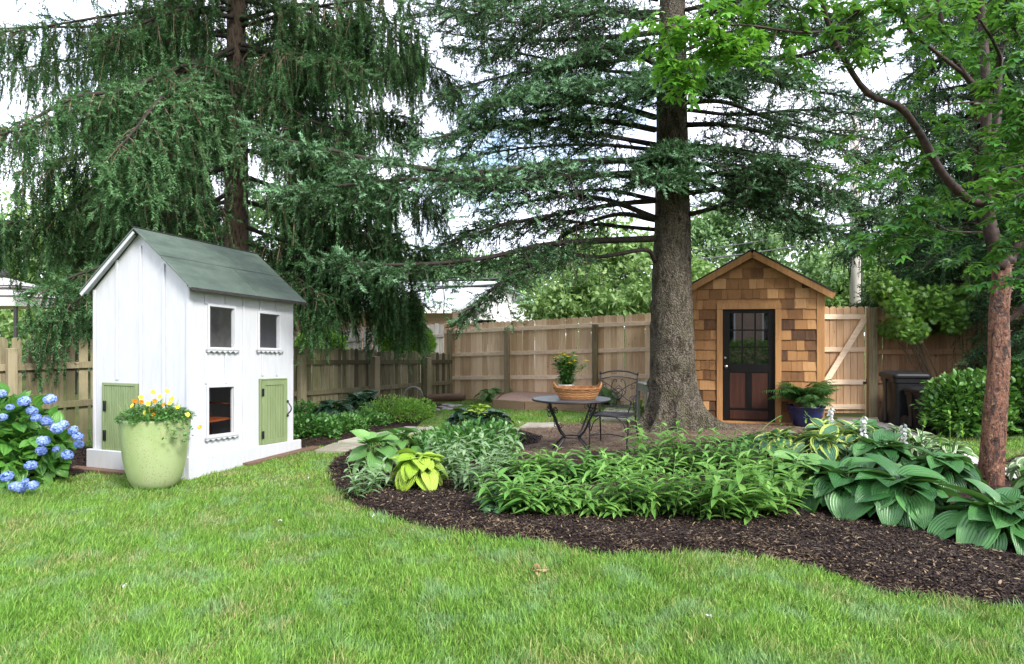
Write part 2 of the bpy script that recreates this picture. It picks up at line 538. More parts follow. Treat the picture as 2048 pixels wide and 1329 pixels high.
    m['wicker'] = wood("wicker", (0.22, 0.09, 0.03), (0.48, 0.25, 0.10), (20, 20, 20), knots=False, streak=0.8, rough=0.6)
    m['soil'] = plain("potting_soil", (0.03, 0.02, 0.014), 0.95, 0.2, 0, 0.4, 60, 0.8, 80)
    m['trash'] = plain("black_bin_plastic", (0.008, 0.0085, 0.0095), 0.5, 0.3, 0, 0.2, 12)
    m['bluebin'] = plain("blue_plastic", (0.03, 0.09, 0.36), 0.45)
    m['clay'] = plain("clay_block", (0.42, 0.27, 0.19), 0.85, 0.2, 0, 0.2, 12, 0.4)
    m['chairwood'] = wood("red_brown_chair_wood", (0.14, 0.035, 0.012), (0.30, 0.09, 0.03), (9, 9, 2), knots=False, rough=0.35)
    m['benchgrey'] = plain("grey_green_side_table_paint", (0.20, 0.22, 0.17), 0.6, 0.4, 0, 0.2)
    m['stone'] = plain("field_stone", (0.27, 0.26, 0.24), 0.85, 0.3, 0, 0.35, 7, 0.8, 25)
    m['timber'] = wood("raised_bed_timber", (0.12, 0.075, 0.045), (0.26, 0.18, 0.11), (1.2, 12, 12), knots=False)
    m['canvas'] = plain("pale_canvas", (0.62, 0.60, 0.58), 0.9, 0.2, 0, 0.08, 3)
    m['canvas_dark'] = plain("dark_canvas_trim", (0.05, 0.045, 0.045), 0.8)
    m['housewhite'] = plain("white_house_siding", (0.80, 0.81, 0.82), 0.7, 0.3, 0, 0.05, 2)
    m['roofgrey'] = plain("pale_grey_roof", (0.42, 0.46, 0.48), 0.8, 0.3, 0, 0.12, 3, 0.3, 40)
    n = NM("brick_wall")
    br = n.node("ShaderNodeTexBrick")
    br.inputs["Color1"].default_value = (0.36, 0.22, 0.16, 1)
    br.inputs["Color2"].default_value = (0.44, 0.29, 0.21, 1)
    br.inputs["Mortar"].default_value = (0.5, 0.45, 0.4, 1)
    br.inputs["Scale"].default_value = 4.5
    n.link(n.coords((1, 1, 1), (math.radians(90), 0, 0)), br.inputs["Vector"])
    m['brick'] = n.fin(br.outputs["Color"], 0.9)
    m['pole'] = wood("grey_pole_wood", (0.34, 0.31, 0.28), (0.58, 0.55, 0.51), (10, 10, 0.5), knots=False)
    m['cable'] = plain("cable", (0.05, 0.05, 0.055), 0.5)
    # bark
    n = NM("spruce_bark")
    v = n.voronoi(46, n.coords((1.3, 1.3, 0.8)))
    g = n.noise(30, 6, 0.7)
    h = n.noise(3.5, 4, 0.6)
    hh = n.math('ADD', v, n.math('MULTIPLY', g, 0.8))
    col = n.ramp(n.math('MULTIPLY', hh, 0.8), [(0.25, (0.018, 0.014, 0.010)), (0.55, (0.068, 0.057, 0.042)), (0.85, (0.19, 0.165, 0.13))])
    col = n.mix(n.ramp(h, [(0.45, 0.0), (0.68, 0.6)]), col, (0.075, 0.075, 0.035))
    ak = n.attr()
    col = n.mix(n.ramp(ak[0], [(0.35, 0.0), (0.95, 0.8)]), col, (0.016, 0.011, 0.008))
    fs = n.noise(7, 5, 0.65, n.coords((2.2, 2.2, .8)), .8)
    col = n.mix(n.ramp(fs, [(0.36, 0.75), (0.52, 0.0)]), col, (0.02, 0.015, 0.011))
    m['bark'] = n.fin(col, 0.9, n.bump(hh, 0.9, 0.03), 0.2)
    m['bark_dark'] = plain("branch_bark", (0.038, 0.032, 0.027), 0.9, 0.2, 0, 0.4, 20, 0.5, 60)
    m['twig_grey'] = plain("dry_twig_bark", (0.13, 0.10, 0.068), 0.9, 0.2, 0, 0.3, 20)
    n = NM("norway_bark")
    v = n.voronoi(15, n.coords((1.4, 1.4, 0.5)))
    hh = n.math('ADD', v, n.math('MULTIPLY', n.noise(26, 6, 0.7), 0.8))
    col = n.ramp(n.math('MULTIPLY', hh, 0.8), [(0.3, (0.022, 0.017, 0.012)), (0.8, (0.105, 0.08, 0.058))])
    m['bark_norway'] = n.fin(col, 0.9, n.bump(hh, 0.9, 0.03), 0.2)
    n = NM("peeling_copper_bark")
    v1 = n.noise(7, 6, 0.7, n.coords((2.2, 2.2, 0.8)), 1.2)
    v2 = n.noise(17, 5, 0.7, n.coords((1.4, 1.4, 1.0)), 0.8)
    col = n.ramp(v1, [(0.38, (0.016, 0.009, 0.007)), (0.47, (0.085, 0.032, 0.02)), (0.54, (0.22, 0.095, 0.055)), (0.62, (0.045, 0.02, 0.014))])
    col = n.mix(n.ramp(v2, [(0.58, 0.0), (0.64, 0.8)]), col, (0.36, 0.22, 0.12))
    m['bark_maple'] = n.fin(col, 0.5, n.bump(n.math('ADD', v1, v2), 0.9, 0.02), 0.4)
    m['bark_maple_dark'] = plain("dark_copper_branch", (0.036, 0.021, 0.018), 0.6, 0.3, 0, 0.75, 14, 0.9, 40)
    # foliage
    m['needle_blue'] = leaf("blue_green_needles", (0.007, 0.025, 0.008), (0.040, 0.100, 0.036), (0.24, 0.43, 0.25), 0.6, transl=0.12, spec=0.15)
    m['needle_norway'] = leaf("norway_needles", (0.006, 0.022, 0.007), (0.032, 0.090, 0.031), (0.15, 0.30, 0.13), 0.6, transl=0.18, spec=0.15)
    m['needle_dark'] = leaf("dark_needles", (0.007, 0.027, 0.010), (0.026, 0.078, 0.028), (0.09, 0.21, 0.08), 0.6, transl=0.14, spec=0.15)
    m['thuja'] = leaf("arborvitae_sprays", (0.03, 0.09, 0.015), (0.10, 0.23, 0.03), (0.24, 0.42, 0.05), 0.5, transl=0.25)
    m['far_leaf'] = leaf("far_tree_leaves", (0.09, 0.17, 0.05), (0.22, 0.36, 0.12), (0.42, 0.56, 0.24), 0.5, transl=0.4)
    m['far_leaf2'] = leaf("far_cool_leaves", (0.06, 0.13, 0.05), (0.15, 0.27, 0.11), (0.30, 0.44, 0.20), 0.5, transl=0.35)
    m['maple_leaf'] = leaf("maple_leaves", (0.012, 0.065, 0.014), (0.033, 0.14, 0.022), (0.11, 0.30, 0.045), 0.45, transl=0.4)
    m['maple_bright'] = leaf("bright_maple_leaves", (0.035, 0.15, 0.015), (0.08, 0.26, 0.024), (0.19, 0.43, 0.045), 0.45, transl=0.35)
    m['hosta'] = leaf("green_hosta_leaf", (0.012, 0.060, 0.018), (0.036, 0.130, 0.034), (0.10, 0.27, 0.075), 0.36, 0.5, 64, spec=0.5, transl=0.16)
    m['hosta_mid'] = leaf("mid_green_hosta_leaf", (0.06, 0.16, 0.04), (0.12, 0.27, 0.07), (0.18, 0.36, 0.10), 0.38, 0.5, 60, transl=0.2)
    m['hosta_lime'] = leaf("lime_hosta_leaf", (0.24, 0.42, 0.03), (0.36, 0.54, 0.06), (0.46, 0.62, 0.11), 0.4, 0.8, 50, transl=0.25)
    m['hosta_yellow'] = leaf("yellow_edged_hosta_leaf", (0.03, 0.12, 0.055), (0.07, 0.19, 0.10), (0.12, 0.27, 0.13), 0.36, 0.9, 56, margin=(0.46, 0.58, 0.13), mpos=0.66, transl=0.18)
    m['hosta_white'] = leaf("white_edged_hosta_leaf", (0.07, 0.18, 0.06), (0.13, 0.28, 0.09), (0.20, 0.36, 0.13), 0.36, 0.8, 44, margin=(0.62, 0.72, 0.48), mpos=0.68, transl=0.2)
    m['hosta_dark'] = leaf("dark_hosta_leaf", (0.008, 0.03, 0.016), (0.02, 0.065, 0.03), (0.045, 0.12, 0.05), 0.25, 0.8, 50, transl=0.08, spec=0.6)
    m['lance'] = leaf("lance_leaf", (0.04, 0.12, 0.022), (0.10, 0.24, 0.042), (0.22, 0.42, 0.10), 0.45, 0.3, 6, transl=0.3, center=(0.22, 0.38, 0.14))
    m['lance_deep'] = leaf("deep_green_lance_leaf", (0.035, 0.115, 0.025), (0.085, 0.225, 0.045), (0.19, 0.40, 0.09), 0.45, 0.3, 6, transl=0.25, center=(0.18, 0.32, 0.12))
    m['sage'] = leaf("grey_green_leaf", (0.08, 0.16, 0.07), (0.16, 0.27, 0.13), (0.27, 0.39, 0.21), 0.55, 0.3, 6, transl=0.25, center=(0.30, 0.42, 0.24))
    m['round'] = leaf("round_green_leaf", (0.025, 0.09, 0.02), (0.055, 0.175, 0.035), (0.12, 0.28, 0.06), 0.4, 0.2, 6, transl=0.25)
    m['round_lt'] = leaf("fresh_green_leaf", (0.07, 0.19, 0.025), (0.16, 0.35, 0.04), (0.28, 0.50, 0.08), 0.45, 0.2, 6, transl=0.35)
    m['ivy'] = leaf("ivy_leaf", (0.025, 0.08, 0.03), (0.06, 0.15, 0.06), (0.14, 0.26, 0.12), 0.4, transl=0.2, center=(0.25, 0.35, 0.2))
    m['rhodo'] = leaf("rhododendron_leaf", (0.016, 0.07, 0.010), (0.042, 0.135, 0.02), (0.12, 0.27, 0.04), 0.42, 0.2, 6, transl=0.15, spec=0.55)
    m['hydra'] = leaf("hydrangea_leaf", (0.022, 0.10, 0.018), (0.06, 0.20, 0.03), (0.15, 0.36, 0.06), 0.38, 0.6, 20, transl=0.28)
    m['fern'] = leaf("fern_frond", (0.012, 0.045, 0.012), (0.030, 0.095, 0.02), (0.07, 0.17, 0.035), 0.45, transl=0.2)
    m['stem'] = plain("green_stem", (0.15, 0.28, 0.07), 0.55)
    m['stem_brown'] = plain("brown_stem", (0.12, 0.09, 0.05), 0.8)
    m['blueflower'] = leaf("blue_petals", (0.12, 0.22, 0.62), (0.23, 0.36, 0.80), (0.42, 0.50, 0.88), 0.6, transl=0.2)
    m['orange'] = leaf("orange_petals", (0.75, 0.20, 0.01), (0.85, 0.32, 0.01), (0.90, 0.45, 0.02), 0.5, transl=0.2)
    m['yellow'] = leaf("yellow_petals", (0.80, 0.58, 0.02), (0.86, 0.68, 0.03), (0.9, 0.75, 0.08), 0.5, transl=0.2)
    m['whitepetal'] = leaf("white_petals", (0.68, 0.68, 0.72), (0.80, 0.79, 0.82), (0.86, 0.86, 0.88), 0.5, transl=0.3)
    m['pink'] = leaf("pink_petals", (0.62, 0.30, 0.25), (0.75, 0.42, 0.34), (0.82, 0.55, 0.45), 0.5, transl=0.2)
    m['dryleaf'] = plain("dry_brown_leaf", (0.34, 0.22, 0.12), 0.8)
mats()

# ---------------------------------------------------------------- templates
def leaf_tmpl(nl, nw, wf, droop=0.3, cup=0.1, base_lobe=0.0, wave=0.0):
    vs, cs = [], []
    for i in range(nl + 1):
        t = i / nl
        w = wf(t)
        for j in range(nw + 1):
            u = -1 + 2 * j / nw
            y = t - base_lobe * (abs(u) ** 1.5) * (1 - t) ** 2
            z = -droop * t * t + cup * abs(u) * w * 2 + wave * math.sin(t * 9 + u) * abs(u)
            vs.append((u * w, y, z))
            edge = max(abs(u), 0 if t < 0.75 else (t - 0.75) / 0.25 * 0.9)
            cs.append((0.5 + 0.5 * u, t, abs(u) if t < 0.8 else max(abs(u), edge)))
    q = []
    for i in range(nl):
        for j in range(nw):
            a = i * (nw + 1) + j
            q.append((a, a + 1, a + nw + 2, a + nw + 1))
    c = np.array(cs)
    return np.array(vs), np.array(q), np.zeros((0, 3), int), c

def wheart(t): return 0.445 * (math.sin(math.pi * min(1, (t + 0.14) / 1.14) ** 0.82) ** 0.72) + 0.004 if t < 1 else 0.004
def wlance(t): return 0.125 * math.sin(math.pi * t ** 0.75) + 0.006
def woval(t): return 0.27 * math.sin(math.pi * t ** 0.85) ** 0.8 + 0.008
def wbroad(t): return 0.36 * math.sin(math.pi * t ** 0.8) ** 0.75 + 0.008
T_HOSTA = leaf_tmpl(8, 6, wheart, 0.38, 0.16, 0.25, 0.02)
T_HOSTA2 = leaf_tmpl(6, 4, wheart, 0.30, 0.14, 0.2)
T_LANCE = leaf_tmpl(5, 2, wlance, 0.35, 0.25)
T_OVAL = leaf_tmpl(4, 2, woval, 0.22, 0.15)
T_BROAD = leaf_tmpl(5, 4, wbroad, 0.28, 0.12, 0.05)
T_SMALL = leaf_tmpl(2, 2, lambda t: 0.04 + 0.26 * math.sin(math.pi * t), 0.15, 0.1)

def tri_leaf():
    v, q, t, c = leaf_tmpl(3, 2, lambda t: 0.03 + 0.17 * math.sin(math.pi * t ** 0.9), 0.15, 0.15)
    V, Q, C = [], [], []
    for k, (ang, s) in enumerate(((0, 1.0), (0.95, 0.8), (-0.95, 0.8))):
        ca, sa = math.cos(ang), math.sin(ang)
        w = v.copy() * s
        w = np.stack([w[:, 0] * ca + w[:, 1] * sa, -w[:, 0] * sa + w[:, 1] * ca, w[:, 2]], 1)
        V.append(w); Q.append(q + k * len(v)); C.append(c)
    return np.concatenate(V), np.concatenate(Q), np.zeros((0, 3), int), np.concatenate(C)
T_TRI = tri_leaf()

def shoot_tmpl(n=12, ln=0.34, w=0.085, ang=0.8, seed=1, L=1.0):
    r = random.Random(seed)
    V, T, C = [], [], []
    for i in range(n):
        t = i / (n - 1) * 0.95
        a = i * 2.4 + r.random() * 0.7
        base = np.array([0, t * L, 0])
        out = np.array([math.cos(a), 0, math.sin(a)])
        d = out * math.sin(ang) + np.array([0, 1, 0]) * math.cos(ang)
        side = np.cross(d, out) if abs(d @ out) < 0.99 else np.array([1, 0, 0])
        side = nrm(np.cross(d, np.array([r.random() - .5, r.random() - .5, r.random() - .5]) + 0.1))
        l = ln * (1 - 0.35 * t) * (0.8 + 0.4 * r.random())
        k = len(V)
        V += [base - side * w / 2, base + side * w / 2, base + d * l]
        T.append((k, k + 1, k + 2))
        C += [(0.5, t, 0.5)] * 3
    return np.array(V), np.zeros((0, 4), int), np.array(T), np.array(C)
T_SHOOT = shoot_tmpl(17, 0.30, 0.105, 0.85)
T_SHOOT_S = shoot_tmpl(11, 0.32, 0.13, 0.72, 3)

def spray_tmpl():
    V, T, C = [], [], []
    for k, a in enumerate((-0.9, -0.5, -0.15, 0.2, 0.55, 0.9)):
        d = np.array([math.sin(a), math.cos(a), 0.05 * k % 0.12])
        s = np.array([math.cos(a), -math.sin(a), 0]) * 0.07
        b = np.array([0, 0.1, 0])
        n = len(V)
        V += [b - s * 0.3, b + d * 0.5 + s, b + d * (0.95 - 0.3 * abs(a)), b + d * 0.5 - s]
        T += [(n, n + 1, n + 2), (n, n + 2, n + 3)]
        C += [(0.5, 0.5, 0.5)] * 4
    return np.array(V), np.zeros((0, 4), int), np.array(T), np.array(C)
T_SPRAY = spray_tmpl()

def chip_tmpl():
    v = np.array([(-.14, 0, 0), (.12, 0, .03), (-.12, .5, .09), (.15, .5, .06), (-.06, 1, 0), (.08, .95, .02)], float)
    return v, np.array([(0, 1, 3, 2), (2, 3, 5, 4)]), np.zeros((0, 3), int), np.full((6, 3), .5)
T_CHIP = chip_tmpl()

def blade_tmpl():
    v = np.array([(-.5, 0, 0), (.5, 0, 0), (-.4, .55, 0.10), (.4, .55, 0.10), (0, 1, .38)], float)
    v[:, 0] *= 0.085
    c = np.array([(0, 0, .5), (1, 0, .5), (0, .55, .5), (1, .55, .5), (.5, 1, .5)], float)
    return v, np.array([(0, 1, 3, 2)]), np.array([(2, 3, 4)]), c
T_BLADE = blade_tmpl()

# ---------------------------------------------------------------- helpers for paths and polygons
def spline(pts, n=24):
    P = np.asarray(pts, float)
    if len(P) == 2:
        t = np.linspace(0, 1, n)[:, None]
        return P[0] * (1 - t) + P[1] * t
    Q = np.vstack([2 * P[0] - P[1], P, 2 * P[-1] - P[-2]])
    out = []
    segs_ = len(P) - 1
    for s in np.linspace(0, segs_ - 1e-6, n):
        i = int(s); t = s - i
        a, b, c, d = Q[i], Q[i + 1], Q[i + 2], Q[i + 3]
        out.append(0.5 * ((2 * b) + (c - a) * t + (2 * a - 5 * b + 4 * c - d) * t * t + (3 * b - a - 3 * c + d) * t ** 3))
    return np.array(out)

def inside(poly, X, Y):
    poly = np.asarray(poly, float)
    r = np.zeros(X.shape, bool)
    n = len(poly)
    for i in range(n):
        x0, y0 = poly[i]; x1, y1 = poly[(i + 1) % n]
        if y0 == y1: continue
        c = ((y0 > Y) != (y1 > Y)) & (X < (x1 - x0) * (Y - y0) / (y1 - y0) + x0)
        r ^= c
    return r

def edge_dist(poly, X, Y):
    poly = np.asarray(poly, float)
    best = np.full(X.shape, 1e9)
    NX, NY = X.copy(), Y.copy()
    for i in range(len(poly)):
        a = poly[i]; b = poly[(i + 1) % len(poly)]
        ab = b - a
        t = np.clip(((X - a[0]) * ab[0] + (Y - a[1]) * ab[1]) / (ab @ ab + 1e-12), 0, 1)
        qx, qy = a[0] + t * ab[0], a[1] + t * ab[1]
        d = np.hypot(X - qx, Y - qy)
        k = d < best
        best[k] = d[k]; NX[k] = qx[k]; NY[k] = qy[k]
    return best, NX, NY

def hnoise(X, Y, s=1.0, seed=0.0):
    return (np.sin(X * 2.1 * s + seed) * np.cos(Y * 1.7 * s + 1.3 * seed) + 0.5 * np.sin(X * 5.3 * s + Y * 3.1 * s + seed) + 0.3 * np.sin(X * 9.7 * s - Y * 8.3 * s + 2 * seed)) / 1.8

def sheet(poly, step, z0, hh, edge=0.25, rough=0.0):
    poly = np.asarray(poly, float)[:, :2]
    x0, y0 = poly.min(0) - step; x1, y1 = poly.max(0) + step
    nx, ny = int((x1 - x0) / step) + 1, int((y1 - y0) / step) + 1
    X, Y = np.meshgrid(x0 + np.arange(nx + 1) * step, y0 + np.arange(ny + 1) * step, indexing='ij')
    cx, cy = (X[:-1, :-1] + X[1:, 1:]) / 2, (Y[:-1, :-1] + Y[1:, 1:]) / 2
    keep = inside(poly, cx, cy)
    ins = inside(poly, X, Y)
    d, qx, qy = edge_dist(poly, X, Y)
    X = np.where(ins, X, qx); Y = np.where(ins, Y, qy)
    d = np.where(ins, d, 0)
    t = np.clip(d / edge, 0, 1)
    Z = z0 + hh * t * t * (3 - 2 * t) + rough * t * hnoise(X, Y, 2.0, 3.0)
    idx = np.arange((nx + 1) * (ny + 1)).reshape(nx + 1, ny + 1)
    q = np.stack([idx[:-1, :-1], idx[1:, :-1], idx[1:, 1:], idx[:-1, 1:]], -1)[keep]
    used = np.unique(q)
    mp = np.full(idx.size, -1); mp[used] = np.arange(len(used))
    V = np.stack([X, Y, Z], -1).reshape(-1, 3)[used]
    m = M(); m.add(V, mp[q])
    return m

def bed_z(poly, X, Y, z0, hh, edge=0.25, rough=0.0):
    d, _, _ = edge_dist(poly, X, Y)
    t = np.clip(d / edge, 0, 1)
    return z0 + hh * t * t * (3 - 2 * t) + rough * t * hnoise(X, Y, 2.0, 3.0)

def rnd_in(poly, n, pad=0):
    poly = np.asarray(poly, float)
    x0, y0 = poly.min(0); x1, y1 = poly.max(0)
    X = rng.uniform(x0, x1, n * 4); Y = rng.uniform(y0, y1, n * 4)
    k = inside(poly, X, Y)
    return X[k][:n], Y[k][:n]

def pxpoly(pts): return np.array([G(*p)[:2] for p in pts])

# ================================================================ GROUND
LAWN_EDGE = [(655, 948), (668, 975), (690, 997), (722, 1018), (770, 1036), (820, 1050), (870, 1064), (920, 1074), (985, 1080), (1050, 1086), (1130, 1098),
             (1200, 1110), (1290, 1116), (1380, 1116), (1480, 1112), (1560, 1126), (1640, 1147), (1760, 1184), (1900, 1209), (2048, 1226), (2300, 1250), (2700, 1262)]
BED = pxpoly(LAWN_EDGE + [(2900, 1100), (2500, 1010), (2100, 985), (1960, 930), (1860, 895), (1800, 880), (1700, 868), (1560, 872), (1400, 885), (1250, 905), (1100, 915), (960, 905),
                          (860, 893), (780, 893), (715, 905), (668, 920)])
PATIO = pxpoly([(1010, 862), (1120, 850), (1290, 843), (1440, 838), (1560, 846), (1640, 848), (1720, 870), (1800, 890), (1700, 905), (1400, 950), (1100, 960), (960, 935), (850, 905), (870, 885), (950, 868)])
MULCH_BACK = pxpoly([(850, 893), (905, 868), (960, 858), (1040, 862), (1085, 876), (1078, 888), (1020, 898), (930, 903)])
LEFT_BED = pxpoly([(596, 898), (640, 896), (720, 878), (800, 866), (828, 858), (850, 842), (900, 822), (900, 812), (840, 806), (740, 815), (600, 835), (560, 850), (560, 890)])
HYD_BED = pxpoly([(-320, 985), (-60, 985), (40, 975), (120, 958), (190, 944), (190, 895), (-200, 925), (-320, 930)])
WALK = pxpoly([(1672, 838), (1760, 838), (1800, 856), (1860, 880), (1925, 905), (2000, 935), (2140, 985), (2400, 1060), (2400, 1110), (2080, 1010), (1950, 955), (1870, 918), (1800, 893), (1730, 868), (1690, 852)])
RIGHT_MULCH = pxpoly([(2003, 925), (2040, 912), (2150, 905), (2500, 920), (2500, 1010), (2140, 968), (2040, 940)])
RHODO_BED = pxpoly([(1810, 866), (1850, 876), (1960, 868), (2060, 872), (2300, 880), (2300, 840), (1960, 835), (1800, 845)])
RAISED = pxpoly([(990, 816), (1040, 824), (1192, 823), (1192, 806), (1050, 800), (1005, 806)])

NB = 260.0
m = M(); m.add([(-NB, -NB, 0), (NB, -NB, 0), (NB, NB, 0), (-NB, NB, 0)], [(0, 1, 2, 3)])
struct(m, "ground", MAT['lawn_soil'])
struct(sheet(PATIO, 0.05, 0.004, 0.006, 0.3, 0.006), "patio_soil", MAT['litter'], True)
BEDP = (BED, 0.010, 0.055, 0.22, 0.022)
struct(sheet(BED, 0.045, 0.010, 0.055, 0.22, 0.022), "mulch_bed", MAT['mulch'], True)
MBP = (MULCH_BACK, 0.014, 0.06, 0.5, 0.01)
struct(sheet(MULCH_BACK, 0.05, 0.014, 0.06, 0.5, 0.01), "mulch_mound", MAT['mulch'], True)
LBP = (LEFT_BED, 0.006, 0.05, 0.3, 0.02)
struct(sheet(LEFT_BED, 0.06, 0.006, 0.05, 0.3, 0.02), "fence_side_bed", MAT['mulch'], True)
HBP = (HYD_BED, 0.006, 0.05, 0.3, 0.02)
struct(sheet(HYD_BED, 0.06, 0.006, 0.05, 0.3, 0.02), "corner_bed", MAT['mulch'], True)
struct(sheet(WALK, 0.06, 0.018, 0.012, 0.03), "walkway", MAT['concrete'])
RMP = (RIGHT_MULCH, 0.008, 0.04, 0.2, 0.01)
struct(sheet(RIGHT_MULCH, 0.06, 0.008, 0.04, 0.2, 0.01), "right_bed", MAT['mulch'], True)
RBP = (RHODO_BED, 0.007, 0.05, 0.2, 0.01)
struct(sheet(RHODO_BED, 0.08, 0.007, 0.05, 0.2, 0.01), "shrub_bed", MAT['mulch'], True)

# flagstones: each slab its own thing
def slab(pts, label, h=0.03, z=0.0):
    P = pxpoly(pts)
    c = P.mean(0)
    m = M()
    n = len(P)
    Q = []
    for i in range(n):
        a, b = P[i], P[(i + 1) % n]
        for t in (0.04, 0.3, 0.55, 0.8, 0.96):
            Q.append(a * (1 - t) + b * t + rng.normal(0, 0.006, 2))
    Q = np.array(Q) - c
    k = len(Q)
    V = [(x, y, z) for x, y in Q] + [(x, y, z + h) for x, y in Q * 1.0] + [(0, 0, z + h + .002)]
    q = [(i, (i + 1) % k, k + (i + 1) % k, k + i) for i in range(k)]
    t = [(k + i, k + (i + 1) % k, 2 * k) for i in range(k)]
    m.add(V, q, t, (rng.random(), 0, 0, 0))
    o = m.build("flagstone", MAT['flag'])
    o.location = (c[0], c[1], 0)
    tag(o, label, "flagstone", "flat stones of the garden path")
slab([(628, 907), (692, 908), (738, 892), (668, 891)], "wide flagstone nearest the white playhouse, its left end touching the brown plank", 0.035)
slab([(673, 889), (738, 890), (786, 880), (728, 876)], "flagstone of the path beside the dark mulch, second from the playhouse", 0.04)
slab([(736, 875), (790, 878), (836, 869), (775, 866)], "flagstone of the path in its middle, between the mulch beds", 0.035)
slab([(784, 865), (842, 868), (876, 860), (812, 858)], "small far flagstone where the path meets the back grass", 0.04)
slab([(1190, 842), (1275, 842), (1262, 830), (1200, 830)], "pale flagstone in the dirt behind the garden chair", 0.03)
slab([(1205, 828), (1268, 828), (1262, 819), (1212, 819)], "pale flagstone farther back between the chair and the side table", 0.03)
slab([(1040, 857), (1112, 857), (1120, 848), (1055, 848)], "pale worn flagstone in the thin grass behind the round table", 0.025)

# mulch chips
def chips(name, mat, poly, P, n, size=(0.02, 0.05), zoff=0.0, lo=0.0, hi=1.0, near=None, wsc=1.0):
    X, Y = rnd_in(poly, n)
    Z = bed_z(P[0], X, Y, P[1], P[2], P[3], P[4]) + zoff
    k = len(X)
    a = rng.uniform(0, 2 * math.pi, k)
    f = np.stack([np.cos(a), np.sin(a), rng.normal(0.06, 0.22, k)], 1)
    m = M()
    m.scatter(T_CHIP, np.stack([X, Y, Z + rng.uniform(0.0, 0.010, k)], 1), f, nrm(np.stack([rng.normal(0, .3, k), rng.normal(0, .3, k), np.ones(k)], 1)),
              rng.uniform(size[0], size[1], k), lo + (hi - lo) * rng.random(k) ** 1.2, rng.uniform(0.5, 1.4, k) * wsc)
    return tag(m.build(name, mat), kind='stuff')
FRONT = pxpoly(LAWN_EDGE[:-2] + [(2300, 1090), (2048, 1090), (1700, 1040), (1400, 1020), (1100, 1000), (940, 985), (820, 940), (760, 900), (700, 905), (668, 920)])
chips("mulch_chips", MAT['chip'], FRONT, BEDP, 95000, (0.012, 0.038))
chips("mulch_chips", MAT['chip'], BED, BEDP, 12000, (0.02, 0.05))
chips("mulch_chips", MAT['chip'], MULCH_BACK, MBP, 7000, (0.02, 0.05), hi=0.8)
chips("mulch_chips", MAT['chip'], LEFT_BED, LBP, 9000, (0.02, 0.055), hi=0.85)
chips("mulch_chips", MAT['chip'], HYD_BED, HBP, 8000, (0.02, 0.055), hi=0.85)
chips("mulch_chips", MAT['chip'], RIGHT_MULCH, RMP, 5000, (0.02, 0.05))
chips("mulch_chips", MAT['chip'], RHODO_BED, RBP, 3000, (0.02, 0.05), hi=0.85)
chips("ground_litter", MAT['litchip'], PATIO, (PATIO, 0.004, 0.006, 0.3, 0.006), 30000, (0.012, 0.035))
# dry straw strewn along the lawn edge of the bed
EDGE_STRIP = pxpoly(LAWN_EDGE[3:-2] + [(2048, 1205), (1900, 1185), (1760, 1160), (1640, 1122), (1560, 1105), (1480, 1095), (1290, 1098), (1200, 1092), (1050, 1066), (920, 1052), (820, 1028), (722, 1000)])
def straw(poly, P, n, lo, hi):
    X, Y = rnd_in(poly, n * 3)
    k = (hnoise(X, Y, 2.5, 5.0) > 0.1)
    X, Y = X[k][:n], Y[k][:n]
    k = len(X)
    Z = bed_z(P[0], X, Y, P[1], P[2], P[3], P[4]) + 0.008
    a = rng.uniform(0, 2 * math.pi, k)
    m = M()
    m.scatter(T_CHIP, np.stack([X, Y, Z], 1), np.stack([np.cos(a), np.sin(a), rng.normal(.05, .1, k)], 1), (0, 0, 1), rng.uniform(.03, .07, k), rng.uniform(lo, hi, k), 0.28)
    return tag(m.build("dry_straw", MAT['chip']), kind='stuff')
straw(EDGE_STRIP, BEDP, 2200, 0.85, 1.0)

# grass ------------------------------------------------------------
def grass_pts(n, xr, yr, rho):
    X = rng.uniform(*xr, n); Y = rng.uniform(*yr, n)
    k = rng.random(n) < rho(X, Y)
    return X[k], Y[k]
def not_in(X, Y, polys, soft=0.0):
    k = np.ones(X.shape, bool)
    for p in polys:
        i = inside(p, X, Y)
        if soft > 0:
            d, _, _ = edge_dist(p, X, Y)
            i &= d > soft * np.abs(hnoise(X, Y, 4.0, 1.0))
        k &= ~i
    return k
HOUSE_FOOT = np.array([(-3.36, 6.92), (-2.66, 8.62), (-4.0, 9.1), (-4.72, 7.42)])
def mow(X, Y):  # combed lean direction and tuft height vary over the lawn
    a = 1.2 + 1.6 * hnoise(X * 0.55, Y * 0.55, 0.8, 2.0)
    return a
def blades(name, X, Y, hmin, hmax, wmul, mat='grass', dry=0.0):
    k = len(X)
    a = mow(X, Y) + rng.normal(0, 1.1, k)
    lean = np.abs(rng.normal(0.55, 0.40, k))
    f = np.stack([np.cos(a) * lean, np.sin(a) * lean, np.ones(k)], 1)
    b = rng.uniform(0, 2 * math.pi, k)
    up = np.stack([np.cos(b), np.sin(b), np.zeros(k)], 1)
    tuft = 0.82 + 0.42 * hnoise(X, Y, 3.0, 4.0) + .18 * hnoise(X, Y, 9.0, 1.0)
    s = rng.uniform(hmin, hmax, k) * tuft
    w = wmul / s * 0.05 * rng.uniform(0.7, 1.3, k)
    m = M()
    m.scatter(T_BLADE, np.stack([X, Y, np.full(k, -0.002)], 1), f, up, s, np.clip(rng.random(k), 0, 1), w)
    return tag(m.build(name, MAT[mat]), kind='stuff')
def lawn_ok(X, Y):
    return not_in(X, Y, [BED], 0.05) & not_in(X, Y, [PATIO, LEFT_BED, HYD_BED, WALK, MULCH_BACK], 0.0) & ~inside(HOUSE_FOOT, X, Y)
